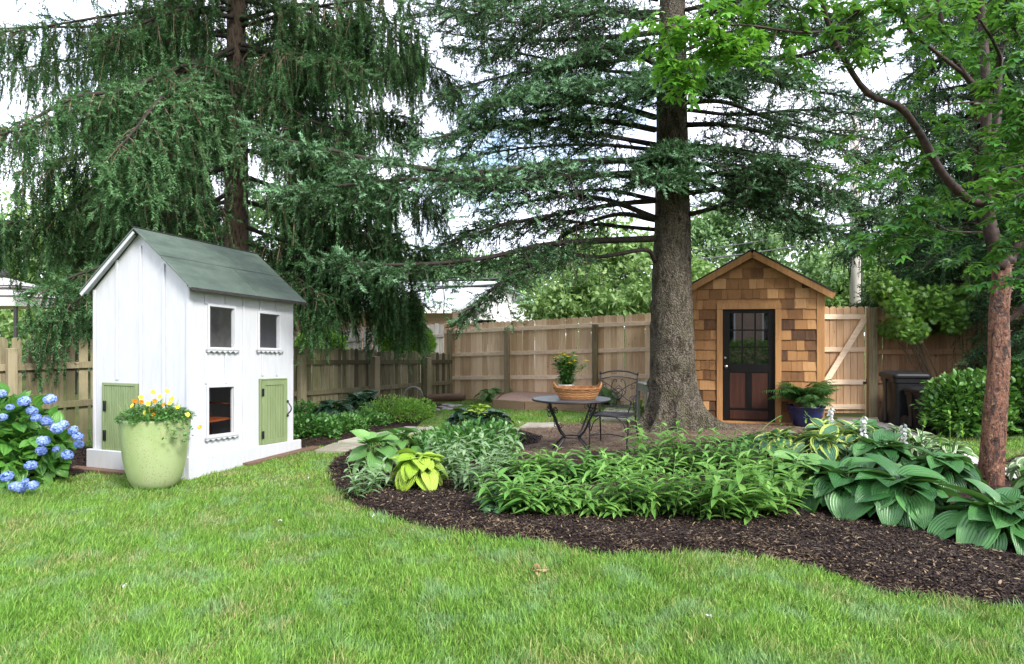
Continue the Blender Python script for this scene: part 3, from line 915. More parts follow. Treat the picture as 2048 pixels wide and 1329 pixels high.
# near lawn
X, Y = grass_pts(1250000, (-5.9, 5.2), (2.6, 6.4), lambda X, Y: np.where(np.abs(X) < 0.86 * Y + 0.4, np.minimum(1.0, (3.6 / Y) ** 2.0), 0) * 0.42)
k = lawn_ok(X, Y); X, Y = X[k], Y[k]
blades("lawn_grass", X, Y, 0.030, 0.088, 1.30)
X, Y = grass_pts(140000, (-8.5, -1.0), (6.3, 10.5), lambda X, Y: np.where((np.abs(X) < 0.9 * Y + 0.3), 0.8, 0))
k = lawn_ok(X, Y); X, Y = X[k], Y[k]
blades("lawn_grass", X, Y, 0.025, 0.055, 1.7)
# thin grass in the back strip and the right lawn
BACKSTRIP = pxpoly([(820, 868), (870, 862), (1010, 855), (1130, 846), (1290, 838), (1300, 812), (900, 806), (850, 842)])
X, Y = rnd_in(BACKSTRIP, 42000)
k = (hnoise(X, Y, 1.5, 2.2) > -0.55) & not_in(X, Y, [RAISED]); X, Y = X[k], Y[k]
blades("back_grass", X, Y, 0.03, 0.075, 2.6)
RLAWN = pxpoly([(1850, 876), (1960, 868), (2300, 870), (2600, 880), (2600, 925), (2040, 912), (2000, 930), (1925, 903)])
X, Y = rnd_in(RLAWN, 26000)
k = not_in(X, Y, [WALK, RIGHT_MULCH, RHODO_BED]); X, Y = X[k], Y[k]
blades("side_grass", X, Y, 0.03, 0.07, 2.2)

# ================================================================ PLAYHOUSE
PC = np.array([-3.31, 7.0])
pa = nrm(np.array([0.56, 1.5]))
pb = np.array([-pa[1], pa[0]])
ph_rot = math.atan2(pa[1], pa[0])
PL, PW = 1.64, 1.34
ph = thing("playhouse", "white two-storey wooden playhouse with green gabled roof and green doors", "playhouse", (PC[0], PC[1], 0), ph_rot)
TILT = -0.045
def R(px, py): return face_uv(px, py, PC, pa)          # right (long) face: u along the local x axis
def Lf(px, py): return face_uv(px, py, PC, pb)         # gable face: v along the local y axis
def tilt(m):
    m.v = [np.stack([v[:, 0], v[:, 1], v[:, 2] + TILT * v[:, 0]], 1) for v in m.v]
    return m
ZE = 1.97; ZP = 2.56
def rect(fn, x0, y0, x1, y1):
    u0, za = fn(x0, y0); u1, zb = fn(x1, y1)
    if fn is R:
        za -= TILT * u0; zb -= TILT * u1
    return min(u0, u1), max(u0, u1), min(za, zb), max(za, zb)
win = [rect(R, 418, 613, 467, 696), rect(R, 518, 627, 557, 697), rect(R, 416, 776, 466, 865)]
door_r = rect(R, 517, 758, 571, 886)
door_l = rect(Lf, 209, 765, 278, 914)
def holed(m, U0, U1, Z0, Z1, holes, y0, y1, axis='x'):
    us = sorted({U0, U1, *[h[0] for h in holes], *[h[1] for h in holes]})
    zs = sorted({Z0, Z1, *[h[2] for h in holes], *[h[3] for h in holes]})
    for a, b in zip(us[:-1], us[1:]):
        for c, d in zip(zs[:-1], zs[1:]):
            mu, mz = (a + b) / 2, (c + d) / 2
            if any(h[0] < mu < h[1] and h[2] < mz < h[3] for h in holes): continue
            if axis == 'x': m.box(a, b, y0, y1, c, d)
            else: m.box(y0, y1, a, b, c, d)
TH = 0.03
m = M()
holed(m, 0.0, PL, 0.05, ZE, win, 0.0, TH)
tilt(m).build("front_wall", MAT['white'], ph)
m = M()
m.prism((0, 0, 0), (0, 1, 0), (1, 0, 0), (0, 0, 1), [(TH + .001, 0.05), (PW, 0.05), (PW, ZE), (PW / 2, ZP), (TH + .001, ZE + 0.02)], 0.0, TH)
m.prism((PL - TH, 0, 0), (0, 1, 0), (1, 0, 0), (0, 0, 1), [(TH + .001, 0.05), (PW, 0.05), (PW, ZE), (PW / 2, ZP), (TH + .001, ZE + 0.02)], 0.0, TH)
tilt(m).build("gable_wall", MAT['white'], ph)
m = M()
holed(m, TH, PL - TH, 0.05, ZE, [(1.05, 1.38, 1.30, 1.72)], PW - TH, PW - 0.001)
tilt(m).build("back_wall", MAT['white_in'], ph)
m = M()
m.box(TH, PL - TH, TH, PW - TH, 0.10, 0.13)
m.box(TH, PL - TH, TH + .25, PW - TH, 1.03, 1.06)
m.box(1.0, 1.015, TH, PW - TH, 1.06, 1.9)
tilt(m).build("inner_floor", MAT['white_in'], ph)
m = M()
bt = 0.055
m.box(-bt, PL + 0.09, -bt, 0.0 - 0.0005, -0.03, 0.225)
m.box(-bt, -0.0005, 0.0, PW + 0.06, -0.03, 0.225)
tilt(m).build("baseboard", MAT['white'], ph, bevel=0.006)
# battens: right face
def batten_R(px, ytop, ybot, w=0.035):
    u, z1 = R(px, ytop); _, z0 = R(px, ybot)
    m = M(); m.box(u - w / 2, u + w / 2, -0.014, -0.0005, z0 - TILT * u, z1 - TILT * u)
    tilt(m).build("batten", MAT['white'], ph, bevel=0.003)
def batten_L(px, ytop, ybot, w=0.03):
    v, z1 = Lf(px, ytop); _, z0 = Lf(px, ybot)
    m = M(); m.box(-0.014, -0.0005, v - w / 2, v + w / 2, z0, z1)
    m.build("batten", MAT['white'], ph, bevel=0.003)
m = M(); m.box(-0.016, 0.032, -0.016, -0.0008, 0.225, ZE - 0.02); m.box(-0.016, -0.0008, -0.0007, 0.032, 0.225, ZE - 0.01)
tilt(m).build("corner_trim", MAT['white'], ph, bevel=0.003)
for px, a, b in ((411, 590, 608), (411, 706, 768), (451, 592, 608), (451, 706, 768), (487, 590, 915), (520, 598, 622), (524, 704, 752), (553, 600, 622), (553, 704, 752)):
    batten_R(px, a, b, 0.03)
for px, a in ((190, 580), (235, 520), (282, 492), (328, 528)):
    bot = 760 if px in (235,) else 908
    batten_L(px, a, bot, 0.035 if px != 282 else 0.03)
# window frames with scalloped sills
for i, w in enumerate(win):
    u0, u1, z0, z1 = w
    m = M(); t = 0.028
    m.box(u0 - t, u0, -0.018, -0.0006, z0 - t, z1 + t)
    m.box(u1, u1 + t, -0.018, -0.0006, z0 - t, z1 + t)
    m.box(u0, u1, -0.018, -0.0006, z1, z1 + t)
    m.box(u0, u1, -0.018, -0.0006, z0 - t, z0)
    m.box(u0 - 0.0, u0 + 0.006, 0.0005, TH, z0, z1); m.box(u1 - 0.006, u1, 0.0005, TH, z0, z1)
    f = tilt(m).build("window_frame", MAT['white'], ph, bevel=0.003)
    m = M()
    n = 36
    L0, L1 = u0 - t - 0.03, u1 + t + 0.03
    xs = np.linspace(L0, L1, n + 1)
    zt = z0 - t - 0.001
    top = [(x, -0.02, zt) for x in xs]; bot = [(x, -0.02, zt - 0.020 - 0.009 * math.sin((x - L0) / (L1 - L0) * 2 * math.pi * 6)) for x in xs]
    top2 = [(x, -0.034, zt) for x in xs]; bot2 = [(x, -0.034, z) for (x, _, z) in bot]
    V = top + bot + top2 + bot2; k = n + 1
    q = []
    for j in range(n):
        q += [(j, j + 1, k + j + 1, k + j), (2 * k + j, 3 * k + j, 3 * k + j + 1, 2 * k + j + 1), (k + j, k + j + 1, 3 * k + j + 1, 3 * k + j), (j, 2 * k + j, 2 * k + j + 1, j + 1)]
    m.add(V, q)
    m.box(L0, L1, -0.04, -0.019, zt, zt + 0.016)
    tilt(m).build("scalloped_sill", MAT['white'], f)
# front door (right face) with hinges and handle
u0, u1, z0, z1 = door_r
m = M(); t = 0.016
m.box(u0 + t, u1 - t, -0.022, -0.0006, z0 + t, z1 - t)
for a, b, c, d in ((u0, u0 + t, z0, z1), (u1 - t, u1, z0, z1), (u0 + t, u1 - t, z1 - t, z1), (u0 + t, u1 - t, z0, z0 + t)):
    m.box(a, b, -0.03, -0.0006, c, d)
s = 0.055
iu0, iu1, iz0, iz1 = u0 + t + .008, u1 - t - .008, z0 + t + .008, z1 - t - .008
for a, b, c, d in ((iu0, iu0 + s, iz0, iz1), (iu1 - s, iu1, iz0, iz1), (iu0 + s, iu1 - s, iz1 - s, iz1), (iu0 + s, iu1 - s, iz0, iz0 + s)):
    m.box(a, b, -0.036, -0.0222, c, d)
nb = 7
for j in range(nb):
    a = iu0 + s + (iu1 - iu0 - 2 * s) * j / nb
    m.box(a + .004, a + (iu1 - iu0 - 2 * s) / nb - .004, -0.028, -0.0222, iz0 + s, iz1 - s)
dr = tilt(m).build("front_door", MAT['green'], ph, bevel=0.002)
def hinge_R(m, u, z):
    m.box(u - 0.016, u - 0.004, -0.045, -0.0365, z - 0.045, z + 0.045)
    m.box(u + 0.004, u + 0.018, -0.045, -0.0365, z - 0.045, z + 0.045)
    m.box(u - 0.004, u + 0.004, -0.049, -0.0365, z - 0.018, z + 0.018)
for z in (z1 - 0.16, z0 + 0.14):
    m = M(); hinge_R(m, u0 + 0.03, z); tilt(m).build("hinge", MAT['black'], dr)
m = M()
hz = (z0 + z1) / 2 + 0.03; hu = u1 - 0.012
m.tube(spline([(hu, -0.04, hz + 0.085), (hu + .004, -0.055, hz + .06), (hu + .006, -0.088, hz + 0.015), (hu + .004, -0.085, hz - 0.03), (hu, -0.05, hz - 0.065), (hu, -0.04, hz - 0.09)], 16), 0.0085, 8)
m.lathe([(0.0, -.018), (0.014, -0.010), (0.016, 0), (0.014, 0.010), (0, .018)], 10, (hu, -0.043, hz + 0.085))
m.lathe([(0.0, -.018), (0.014, -0.010), (0.016, 0), (0.014, 0.010), (0, .018)], 10, (hu, -0.043, hz - 0.09))
tilt(m).build("handle", MAT['black'], dr, smooth=True)
# side door (gable face), beadboard
v0, v1, z0, z1 = door_l
m = M(); t = 0.028
m.box(-0.018, -0.0006, v0 + t, v1 - t, z0 + t, z1 - t)
for a, b, c, d in ((v0, v0 + t, z0, z1), (v1 - t, v1, z0, z1), (v0 + t, v1 - t, z1 - t, z1), (v0 + t, v1 - t, z0, z0 + t)):
    m.box(-0.032, -0.0006, a, b, c, d)
nb = 13; bw = (v1 - v0 - 2 * t) / nb
for j in range(nb):
    m.box(-0.025, -0.0182, v0 + t + j * bw + .003, v0 + t + (j + 1) * bw - .003, z0 + t, z1 - t)
dl = m.build("side_door", MAT['green'], ph, bevel=0.0015)
for z in (z1 - 0.25, z0 + 0.21):
    m = M(); v = v1 - 0.045
    m.box(-0.040, -0.0325, v - 0.02, v - 0.006, z - 0.055, z + 0.055)
    m.box(-0.040, -0.0325, v + 0.006, v + 0.022, z - 0.055, z + 0.055)
    m.box(-0.044, -0.0325, v - 0.006, v + 0.006, z - 0.02, z + 0.02)
    m.build("hinge", MAT['black'], dl)
m = M(); m.box(-0.05, -0.033, v0 + .02, v0 + .034, z1 - 0.3, z1 - 0.17); m.build("handle", MAT['black'], dl, bevel=0.003)
# roof
m = M(); ov = 0.12; rt = 0.022
sl = (ZP + 0.03 - ZE) / (PW / 2)
ey0 = -ov; ez0 = ZE + 0.015 - sl * 0.02 - sl * (ov - 0.02) * 1.0
def roof_side(m, sgn, x0, x1, f0, f1, lift=0.0):
    # f = fraction down the slope (0 ridge, 1 eave)
    yc = PW / 2; half = PW / 2 + ov
    zr = ZP + 0.035 + lift; ze = zr - 0.93 * (ZP - ZE) / (PW / 2) * half
    def pt(f, x, dz): return (x, yc - sgn * half * f, zr + (ze - zr) * f + dz)
    V = [pt(f0, x0, 0), pt(f1, x0, 0), pt(f1, x1, 0), pt(f0, x1, 0), pt(f0, x0, -rt), pt(f1, x0, -rt), pt(f1, x1, -rt), pt(f0, x1, -rt)]
    m.add(V, [(0, 1, 2, 3), (4, 7, 6, 5), (0, 4, 5, 1), (1, 5, 6, 2), (2, 6, 7, 3), (3, 7, 4, 0)])
roof_side(m, 1, -0.09, PL + 0.12, 0.0, 0.47, 0.004)
roof_side(m, 1, -0.09, 0.88, 0.484, 1.0, 0.0)
roof_side(m, 1, 0.884, PL + 0.12, 0.484, 1.0, 0.0)
roof_side(m, -1, -0.09, PL + 0.12, 0.003, 1.0, 0.0)
rf = tilt(m).build("roof", MAT['roofgreen'], ph, bevel=0.003)
m = M()
yc = PW / 2; half = PW / 2 + ov; zr = ZP + 0.035; ze = zr - 0.93 * (ZP - ZE) / (PW / 2) * half
for sgn in (1, -1):
    for x in (-0.092, -0.06):
        pass
    if sgn == 1: continue
    m.bar((-0.075, yc - sgn * 0.012, zr - rt - 0.026), (-0.075, yc - sgn * half * 0.99, ze - rt - 0.022), 0.012, 0.04, up=(0, 0, 1))
    m.bar((-0.04, yc - sgn * 0.05, zr - rt - 0.048), (-0.04, yc - sgn * half * 0.97, ze - rt - 0.008), 0.055, 0.01, up=(0, 0, 1))
tilt(m).build("bargeboard", MAT['white'], rf)
m = M()
m.bar((-0.095, yc - half - 0.004, ze - 0.014), (PL + 0.125, yc - half - 0.004, ze - 0.014), 0.006, 0.03)
m.bar((-0.095, yc, zr + 0.006), (PL + 0.125, yc, zr + 0.006), 0.03, 0.008)
tilt(m).build("drip_edge", MAT['roofdark'], rf)
# footing planks
def plank(label, p, q, w, h, z=0.0):
    p = np.array([*p, 0.0]); q = np.array([*q, 0.0]); mid = (p + q) / 2
    m = M(); m.bar(p - mid + (0, 0, z + h / 2), q - mid + (0, 0, z + h / 2), w, h)
    o = m.build("plank", MAT['plank'], bevel=0.004); o.location = tuple(mid)
    tag(o, label, "plank", "brown planks under the playhouse")
c = PC
plank("brown plank at the foot of the playhouse's gable side, behind the green pot", c + pb * 1.62 - pa * 0.10, c + pb * 0.35 - pa * 0.10, 0.12, 0.035)
plank("brown plank along the long side of the playhouse, pointing to the path", c + pa * 0.7 - pb * 0.07, c + pa * 1.95 - pb * 0.12, 0.13, 0.035)
# little ladder-back chair inside the lower window
cc = PC + pa * ((win[2][0] + win[2][1]) / 2 + .05) + pb * 0.24
ch = thing("wooden_chair", "small red-brown ladder-back wooden chair seen through the lower playhouse window", "chair", (cc[0], cc[1], 0.11), ph_rot)
cw, cd, sh, bh = 0.40, 0.30, 0.42, 0.72
def cpart(nm, ms): 
    ms.build(nm, MAT['chairwood'], ch, bevel=0.003)
for sx in (-1, 1):
    m = M(); m.tube([(sx * cw / 2, 0.15, 0), (sx * cw / 2, 0.16, sh), (sx * cw / 2 * 1.02, 0.20, bh)], [.013, .015, .012], 8); m.lathe([(0, -.02), (.016, 0), (.012, .02), (0, .04)], 8, (sx * cw / 2 * 1.02, 0.20, bh)); cpart("back_post", m)
    m = M(); m.tube([(sx * cw / 2, -0.15, 0), (sx * cw / 2, -0.15, sh + 0.15)], .013, 8); cpart("leg", m)
    m = M(); m.bar((sx * cw / 2, -0.17, sh + .16), (sx * cw / 2, .17, sh + .17), 0.035, 0.015); cpart("armrest", m)
for z, hgt in ((0.64, 0.06), (0.54, 0.035), (0.475, 0.025)):
    m = M()
    P = spline([(-cw / 2, .185, z - .01), (0, .20, z + .015), (cw / 2, .185, z - .01)], 9)
    for a, b in zip(P[:-1], P[1:]): m.bar(a, b, 0.012, hgt)
    cpart("back_slat", m)
m = M(); m.box(-cw / 2, cw / 2, -.16, .16, sh - .01, sh + .01); cpart("seat", m)
m = M(); m.bar((-cw / 2, -.15, .14), (cw / 2, -.15, .14), .014, .014); m.bar((-cw / 2, -.15, .22), (cw / 2, -.15, .22), .014, .014); cpart("rung", m)

# ================================================================ FENCES
def fence(name, label, p0, p1, zt0, zt1, pitch, gap, mat, rails, posts, top='flat', zb=0.0, side=-1, th=0.018, post_mat=None, rail_mat=None, jit=0.008, rail_w=0.085, post_w=0.09, group=None, zslope=1.0):
    p0 = np.array([p0[0], p0[1], 0.0]); p1 = np.array([p1[0], p1[1], 0.0])
    L = np.linalg.norm(p1 - p0); ex = (p1 - p0) / L
    ey = np.cross((0, 0, 1), ex)          # points away from the camera side when ex runs left to right
    mid = (p0 + p1) / 2
    root = thing(name, label, "fence", mid, 0, group)
    o = p0 - mid
    m = M(); n = int(L / pitch)
    for i in range(n):
        a = i * L / n; b = a + L / n - gap * rng.uniform(0.5, 1.4)
        t = (i + 0.5) / n
        z1 = zt0 + (zt1 - zt0) * t + rng.normal(0, jit)
        w = b - a
        if top == 'round':
            poly = [(a, zb), (b, zb), (b, z1 - w * .38), (b - w * .10, z1 - w * .16), (b - w * .28, z1 - w * .03), (a + w * .5, z1), (a + w * .28, z1 - w * .03), (a + w * .10, z1 - w * .16), (a, z1 - w * .38)]
        elif top == 'ear':
            poly = [(a, zb), (b, zb), (b, z1 - w * .22), (b - w * .22, z1), (a + w * .22, z1), (a, z1 - w * .22)]
        else:
            poly = [(a, zb), (b, zb), (b, z1), (a, z1)]
        y0 = rng.uniform(-.002, .002)
        lean = rng.normal(0, 0.004)
        m.prism(o, ex, ey, nrm(np.array([0, 0, 1.0]) + ex * lean), poly, y0, y0 + th, rng.random())
    m.build("boards", MAT[mat], root)
    y_r = (-0.002 - 0.035, -0.003)
    for (za, zb_) in rails:
        m = M()
        A = o + ex * 0.0 + np.array([0, 0, za]) + ey * (-0.022); B = o + ex * L + np.array([0, 0, zb_]) + ey * (-0.022)
        k = max(1, int(L / 2.4))
        for i in range(k):
            a = A + (B - A) * i / k + np.array([0, 0, rng.normal(0, .003)]); b = A + (B - A) * ((i + 1) / k) - ex * .003
            m.bar(a, b, 0.036, rail_w, rng.random())
        m.build("rail", MAT[rail_mat or mat], root, bevel=0.003)
    for (t, zt, pw) in posts:
        m = M()
        c = o + ex * (L * t)
        m.frame_box(c, ex, ey, (0, 0, 1), -pw / 2, pw / 2, -0.045 - pw, -0.043, -0.02, zt, rng.random())
        m.build("post", MAT[post_mat or mat], root, bevel=0.006)
    return root, o, ex, ey, L

def old_pt(px):   # straight old fence line
    k = (px - CX) / F
    D = (-3.79 - 0.697 * 12.0) / (k - 0.697)
    return np.array([k * D, D])
def tpar(p0, p1, px, fn): 
    q = fn(px); return np.linalg.norm(q - p0) / np.linalg.norm(p1 - p0)
a, b = old_pt(-200), old_pt(230)
fence("picket_fence", "weathered spaced-board fence with rounded tops behind the hydrangea", a, b, 1.43, 1.41, 0.145, 0.036, 'fence_old', [(1.06, 1.06), (0.55, 0.55)], [(tpar(a, b, 232, old_pt), 1.3, .10), (0.45, 1.3, .10)], top='round', jit=0.01)
a, b = old_pt(560), old_pt(902)
fence("picket_fence", "low mossy board fence between the playhouse and the new tall fence", a, b, 1.26, 1.02, 0.098, 0.019, 'fence_old', [(0.98, 0.83), (0.42, 0.36)],
      [(tpar(a, b, 596, old_pt), 1.10, .12), (tpar(a, b, 742, old_pt), 1.02, .14), (tpar(a, b, 846, old_pt), 0.96, .14)], top='round', jit=0.012, post_mat='fence_old')
def tall_pt(px):
    k = (px - CX) / F
    x0, y0, x1, y1 = (890 - CX) / F * 15.6, 15.6, (1330 - CX) / F * 13.5, 13.5
    s = (k * y0 - x0) / ((x1 - x0) - k * (y1 - y0))
    return np.array([x0 + s * (x1 - x0), y0 + s * (y1 - y0)])
a, b = tall_pt(888), tall_pt(1420)
tl = tpar(a, b, 1300, tall_pt)
def zt(t, z0, z1): return z0 + (z1 - z0) * t / tl
fence("tall_fence", "tall new cedar privacy fence behind the round table and the big trunk", a, b, 1.67, zt(1, 1.67, 1.875), 0.14, 0.004, 'fence_new',
      [(1.50, zt(1, 1.50, 1.68)), (0.97, zt(1, .97, 1.16)), (0.45, zt(1, .45, .62))],
      [(tpar(a, b, px, tall_pt), z, .10) for px, z in ((903, 1.56), (1018, 1.60), (1193, 1.66))], top='ear', post_mat='fence_post', rail_mat='fence_rail', jit=0.006)
# grey fence of the neighbour behind the old fence
a = W(560, 690, 17.5)[:2]; b = W(888, 660, 19.0)[:2]
fence("neighbour_fence", "grey weathered stockade fence of the neighbour, behind the low mossy fence", a, b, 1.45, 1.72, 0.13, 0.012, 'fence_grey', [(1.2, 1.4)], [(0.5, 1.4, .1)], top='ear', jit=0.02)
# right: tall brown fence beside the gate
def gpt(px, D): return np.array([(px - CX) / F * D, D])
a, b = gpt(1750, 12.1), gpt(2120, 12.1)
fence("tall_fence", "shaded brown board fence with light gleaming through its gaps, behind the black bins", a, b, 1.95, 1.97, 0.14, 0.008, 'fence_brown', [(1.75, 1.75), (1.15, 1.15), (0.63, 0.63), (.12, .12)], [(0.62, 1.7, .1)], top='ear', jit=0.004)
# gate post
p = gpt(1743, 12.05)
m = M(); m.box(-.075, .075, -.07, .07, 0, 1.93, .3)
tag(m.build("gate_post", MAT['fence_post'], bevel=0.006), "thick wooden post between the gate and the shaded fence", "post")
bpy.context.scene.collection.objects["gate_post"].location = (p[0], p[1], 0)
m = M(); m.box(-.02, .02, -.02, .02, 0, 1.95, .8)
o = m.build("gate_stop", MAT['fence_rail'], bevel=0.003); o.location = (gpt(1733, 12.1)[0], 12.1, 0)
tag(o, "slim pale wooden strip between the gate's latch side and the thick post", "post")
# gate
p0, p1 = gpt(1646, 12.15), gpt(1729, 12.15)
gt = thing("gate", "wooden garden gate with a diagonal brace, right of the shed", "gate", ((p0[0] + p1[0]) / 2, 12.15, 0))
gw = (p1[0] - p0[0]); x0 = -gw / 2
m = M(); n = 6
for i in range(n):
    a_ = x0 + i * gw / n; b_ = a_ + gw / n - .008; w = b_ - a_; z1 = 1.955
    m.prism((0, 0, 0), (1, 0, 0), (0, 1, 0), (0, 0, 1), [(a_, .06), (b_, .06), (b_, z1 - w * .3), (b_ - w * .15, z1 - w * .1), (b_ - w * .35, z1), (a_ + w * .35, z1), (a_ + w * .15, z1 - w * .1), (a_, z1 - w * .3)], 0, .018, rng.random())
m.build("boards", MAT['gate_wood'], gt)
for z in (1.77, 1.19, 0.61, 0.17):
    m = M(); m.bar((x0, -.02, z), (-x0, -.02, z), .036, .085, rng.random()); m.build("rail", MAT['fence_rail'], gt, bevel=.003)
m = M(); m.bar((x0 + .02, -.058, .62), (-x0 - .02, -.058, 1.74), .036, .10, .6); m.build("brace", MAT['fence_rail'], gt, bevel=.003)
m = M(); m.box(-x0 - .05, -x0 + .03, -.075, -.04, .58, .62); m.tube([(-x0, -.08, .60), (-x0, -.08, .68)], .012, 8); m.build("latch", MAT['black'], gt)

# ================================================================ SHED
SO = np.array([2.86, 11.5]); S1 = np.array([5.03, 11.02])
sa = nrm(S1 - SO); SW = float(np.linalg.norm(S1 - SO)); s_rot = math.atan2(sa[1], sa[0])
sh_ = thing("garden_shed", "small cedar-shingled garden shed with dark glazed door behind the big trunk", "shed", (SO[0], SO[1], 0), s_rot)
def S(px, py): return face_uv(px, py, SO, sa)
SZ, SP, SD = 2.17, 2.80, 2.3
def roofz(u): return SZ + (SP - SZ) * (1 - abs(u - SW / 2) / (SW / 2))
du0, _ = S(1433, 700); du1, dz1 = S(1562, 607)
du1b, _ = S(1562, 700)
m = M()
bz = 0.12
holed(m, 0.0, SW, 0.02, SZ, [(du0 + .05, du1 - .05, -1, dz1 - 0.05)], 0.0, 0.03)
m.prism((0, 0, 0), (1, 0, 0), (0, 1, 0), (0, 0, 1), [(0, SZ), (SW, SZ), (SW / 2, SP)], 0, .03)
m.box(0, .03, .03, SD, .02, SZ); m.box(SW - .03, SW, .03, SD, .02, SZ); m.box(.03, SW - .03, SD - .03, SD - .001, .02, SZ)
m.prism((0, SD - .03, 0), (1, 0, 0), (0, 1, 0), (0, 0, 1), [(0, SZ), (SW, SZ), (SW / 2, SP)], 0, .028)
m.build("wall", MAT['trim'], sh_)
# shingles
m = M(); rows = 17; rh = 0.168
def shingle_row(z, ua, ub, fn):
    u = ua
    while u < ub - .01:
        w = rng.uniform(.09, .24)
        if ub - (u + w) < .07: w = ub - u
        v = np.clip(rng.beta(3.5, 3.0), 0, 1)
        if rng.random() < .085: v = 0.03
        fn(u + .002, u + w - .002, z + rng.normal(0, .003), v)
        u += w
def put(a, b, z, v):
    h = rh + .035
    top0, top1 = min(z + h, roofz(a) - .02), min(z + h, roofz(b) - .02)
    if top0 < z + .03 or top1 < z + .03: 
        if max(top0, top1) < z + .05: return
        top0 = max(top0, z + .01); top1 = max(top1, z + .01)
    y = -.026 - rng.uniform(0, .009)
    V = [(a, y, z), (b, y, z), (b, -.003, z), (a, -.003, z), (a, -.008, top0), (b, -.008, top1), (b, -.002, top1), (a, -.002, top0)]
    m.add(V, [(0, 3, 2, 1), (0, 1, 5, 4), (1, 2, 6, 5), (3, 0, 4, 7), (4, 5, 6, 7)], None, (v, 0, 0, 0))
for r in range(rows):
    z = .03 + r * rh
    if z < dz1 - .03:
        shingle_row(z, .03, du0 - .001, put); shingle_row(z, du1 + .001, SW - .11, put)
    else:
        h0 = max(0.03, (z - SZ) / (SP - SZ) * SW / 2); 
        if h0 > SW / 2 - .05: continue
        shingle_row(z, h0, min(SW - h0, SW - .11 if z < SZ - .1 else SW - h0), put)
m.build("shingles", MAT['shingle'], sh_)
m = M(); m.box(SW - .109, SW + .012, -.034, -.001, .02, SZ + .02); m.box(SW + .0005, SW + .014, -.0005, .10, .02, SZ)
m.build("corner_board", MAT['trim'], sh_, bevel=.004)
m = M()
tw = .095
m.box(du0, du0 + tw, -.046, -.001, .0, dz1 - tw); m.box(du1 - tw, du1, -.046, -.001, -.02, dz1 - tw)
m.box(du0, du1, -.048, -.001, dz1 - tw + .001, dz1)
m.build("door_trim", MAT['trim'], sh_, bevel=.003)
m = M(); m.box(du0 - .05, du1 + .25, -.16, -.001, -.02, .03); m.build("threshold", MAT['trim'], sh_, bevel=.004)
# door
a0, a1, zt_ = du0 + tw, du1 - tw, dz1 - tw
m = M()
y0, y1 = .012, .05
g0, gz = S(1455, 627); g1, gz2 = S(1537, 729)
g0 = a0 + .115; g1 = a1 - .10; gz2 = gz2
m.box(a0, g0, y0, y1, .03, zt_); m.box(g1, a1, y0, y1, .03, zt_)
m.box(g0, g1, y0, y1, gz, zt_); m.box(g0, g1, y0, y1, gz2 - .14, gz2); m.box(g0, g1, y0, y1, .03, .24)
m.box((g0 + g1) / 2 - .045, (g0 + g1) / 2 + .045, y0, y1, .24, gz2 - .14)
for i in (1, 2):
    u = g0 + (g1 - g0) * i / 3; m.box(u - .012, u + .012, y0 + .006, y1, gz2, gz)
    z = gz2 + (gz - gz2) * i / 3
    for j in range(3):
        uu0 = g0 + (g1 - g0) * j / 3 + (.012 if j else 0); uu1 = g0 + (g1 - g0) * (j + 1) / 3 - (.012 if j < 2 else 0)
        m.box(uu0, uu1, y0 + .007, y1, z - .011, z + .011)
dd = m.build("door", MAT['doordark'], sh_, bevel=.003)
m = M(); m.box(g0, (g0 + g1) / 2 - .045, y0 + .012, y1 - .001, .24, gz2 - .14); m.box((g0 + g1) / 2 + .045, g1, y0 + .012, y1 - .001, .24, gz2 - .14)
m.box(g0, g1, y0 - .008, y0 - .001, .06, .20)
m.build("lower_panel", MAT['doorpanel'], dd, bevel=.004)
m = M(); m.box(g0, g1, y0 + .020, y0 + .024, gz2, gz); m.build("glass_panes", MAT['glass'], dd)
m = M(); m.lathe([(0, 0), (.025, .004), (.026, .012), (.012, .02), (.012, .035), (.028, .045), (.03, .06), (.02, .075), (0, .078)], 14)
m.v = [np.stack([v[:, 0] + a0 + .055, y0 - v[:, 2], v[:, 1] + .93], 1) for v in m.v]; m.build("knob", MAT['brass'], dd, smooth=True)
m = M(); m.lathe([(0, 0), (.018, .003), (.018, .01), (0, .012)], 12); m.v = [np.stack([v[:, 0] + a0 + .045, y0 - v[:, 2], v[:, 1] + 1.07], 1) for v in m.v]; m.build("lock", MAT['brass'], dd)
# roof
m = M(); oh = .13; t = .022
for sg in (0, 1):
    ue = -oh if sg == 0 else SW + oh
    ze_ = SZ - (SP - SZ) / (SW / 2) * oh
    um = SW / 2
    V = []
    for (u, z) in ((um, SP + .035), (ue, ze_ + .035)):
        for y in (-.16, SD + .12):
            V += [(u, y, z), (u, y, z + t)]
    m.add(V, [(1, 5, 7, 3), (0, 2, 6, 4), (0, 4, 5, 1), (2, 3, 7, 6), (4, 6, 7, 5), (0, 1, 3, 2)])
rr = m.build("roof", MAT['roofdark'], sh_)
m = M()
for sg in (0, 1):
    ue = -oh if sg == 0 else SW + oh
    ze_ = SZ - (SP - SZ) / (SW / 2) * oh
    m.bar((SW / 2 + (.0 if sg else -.0), -.135, SP - .025), (ue, -.135, ze_ - .025), .03, .10)
    m.bar((ue + (.04 if sg == 0 else -.04), -.10, ze_ + .01), (ue + (.04 if sg == 0 else -.04), SD, ze_ + .01), .07, .02)
m.build("bargeboard", MAT['trim'], rr)

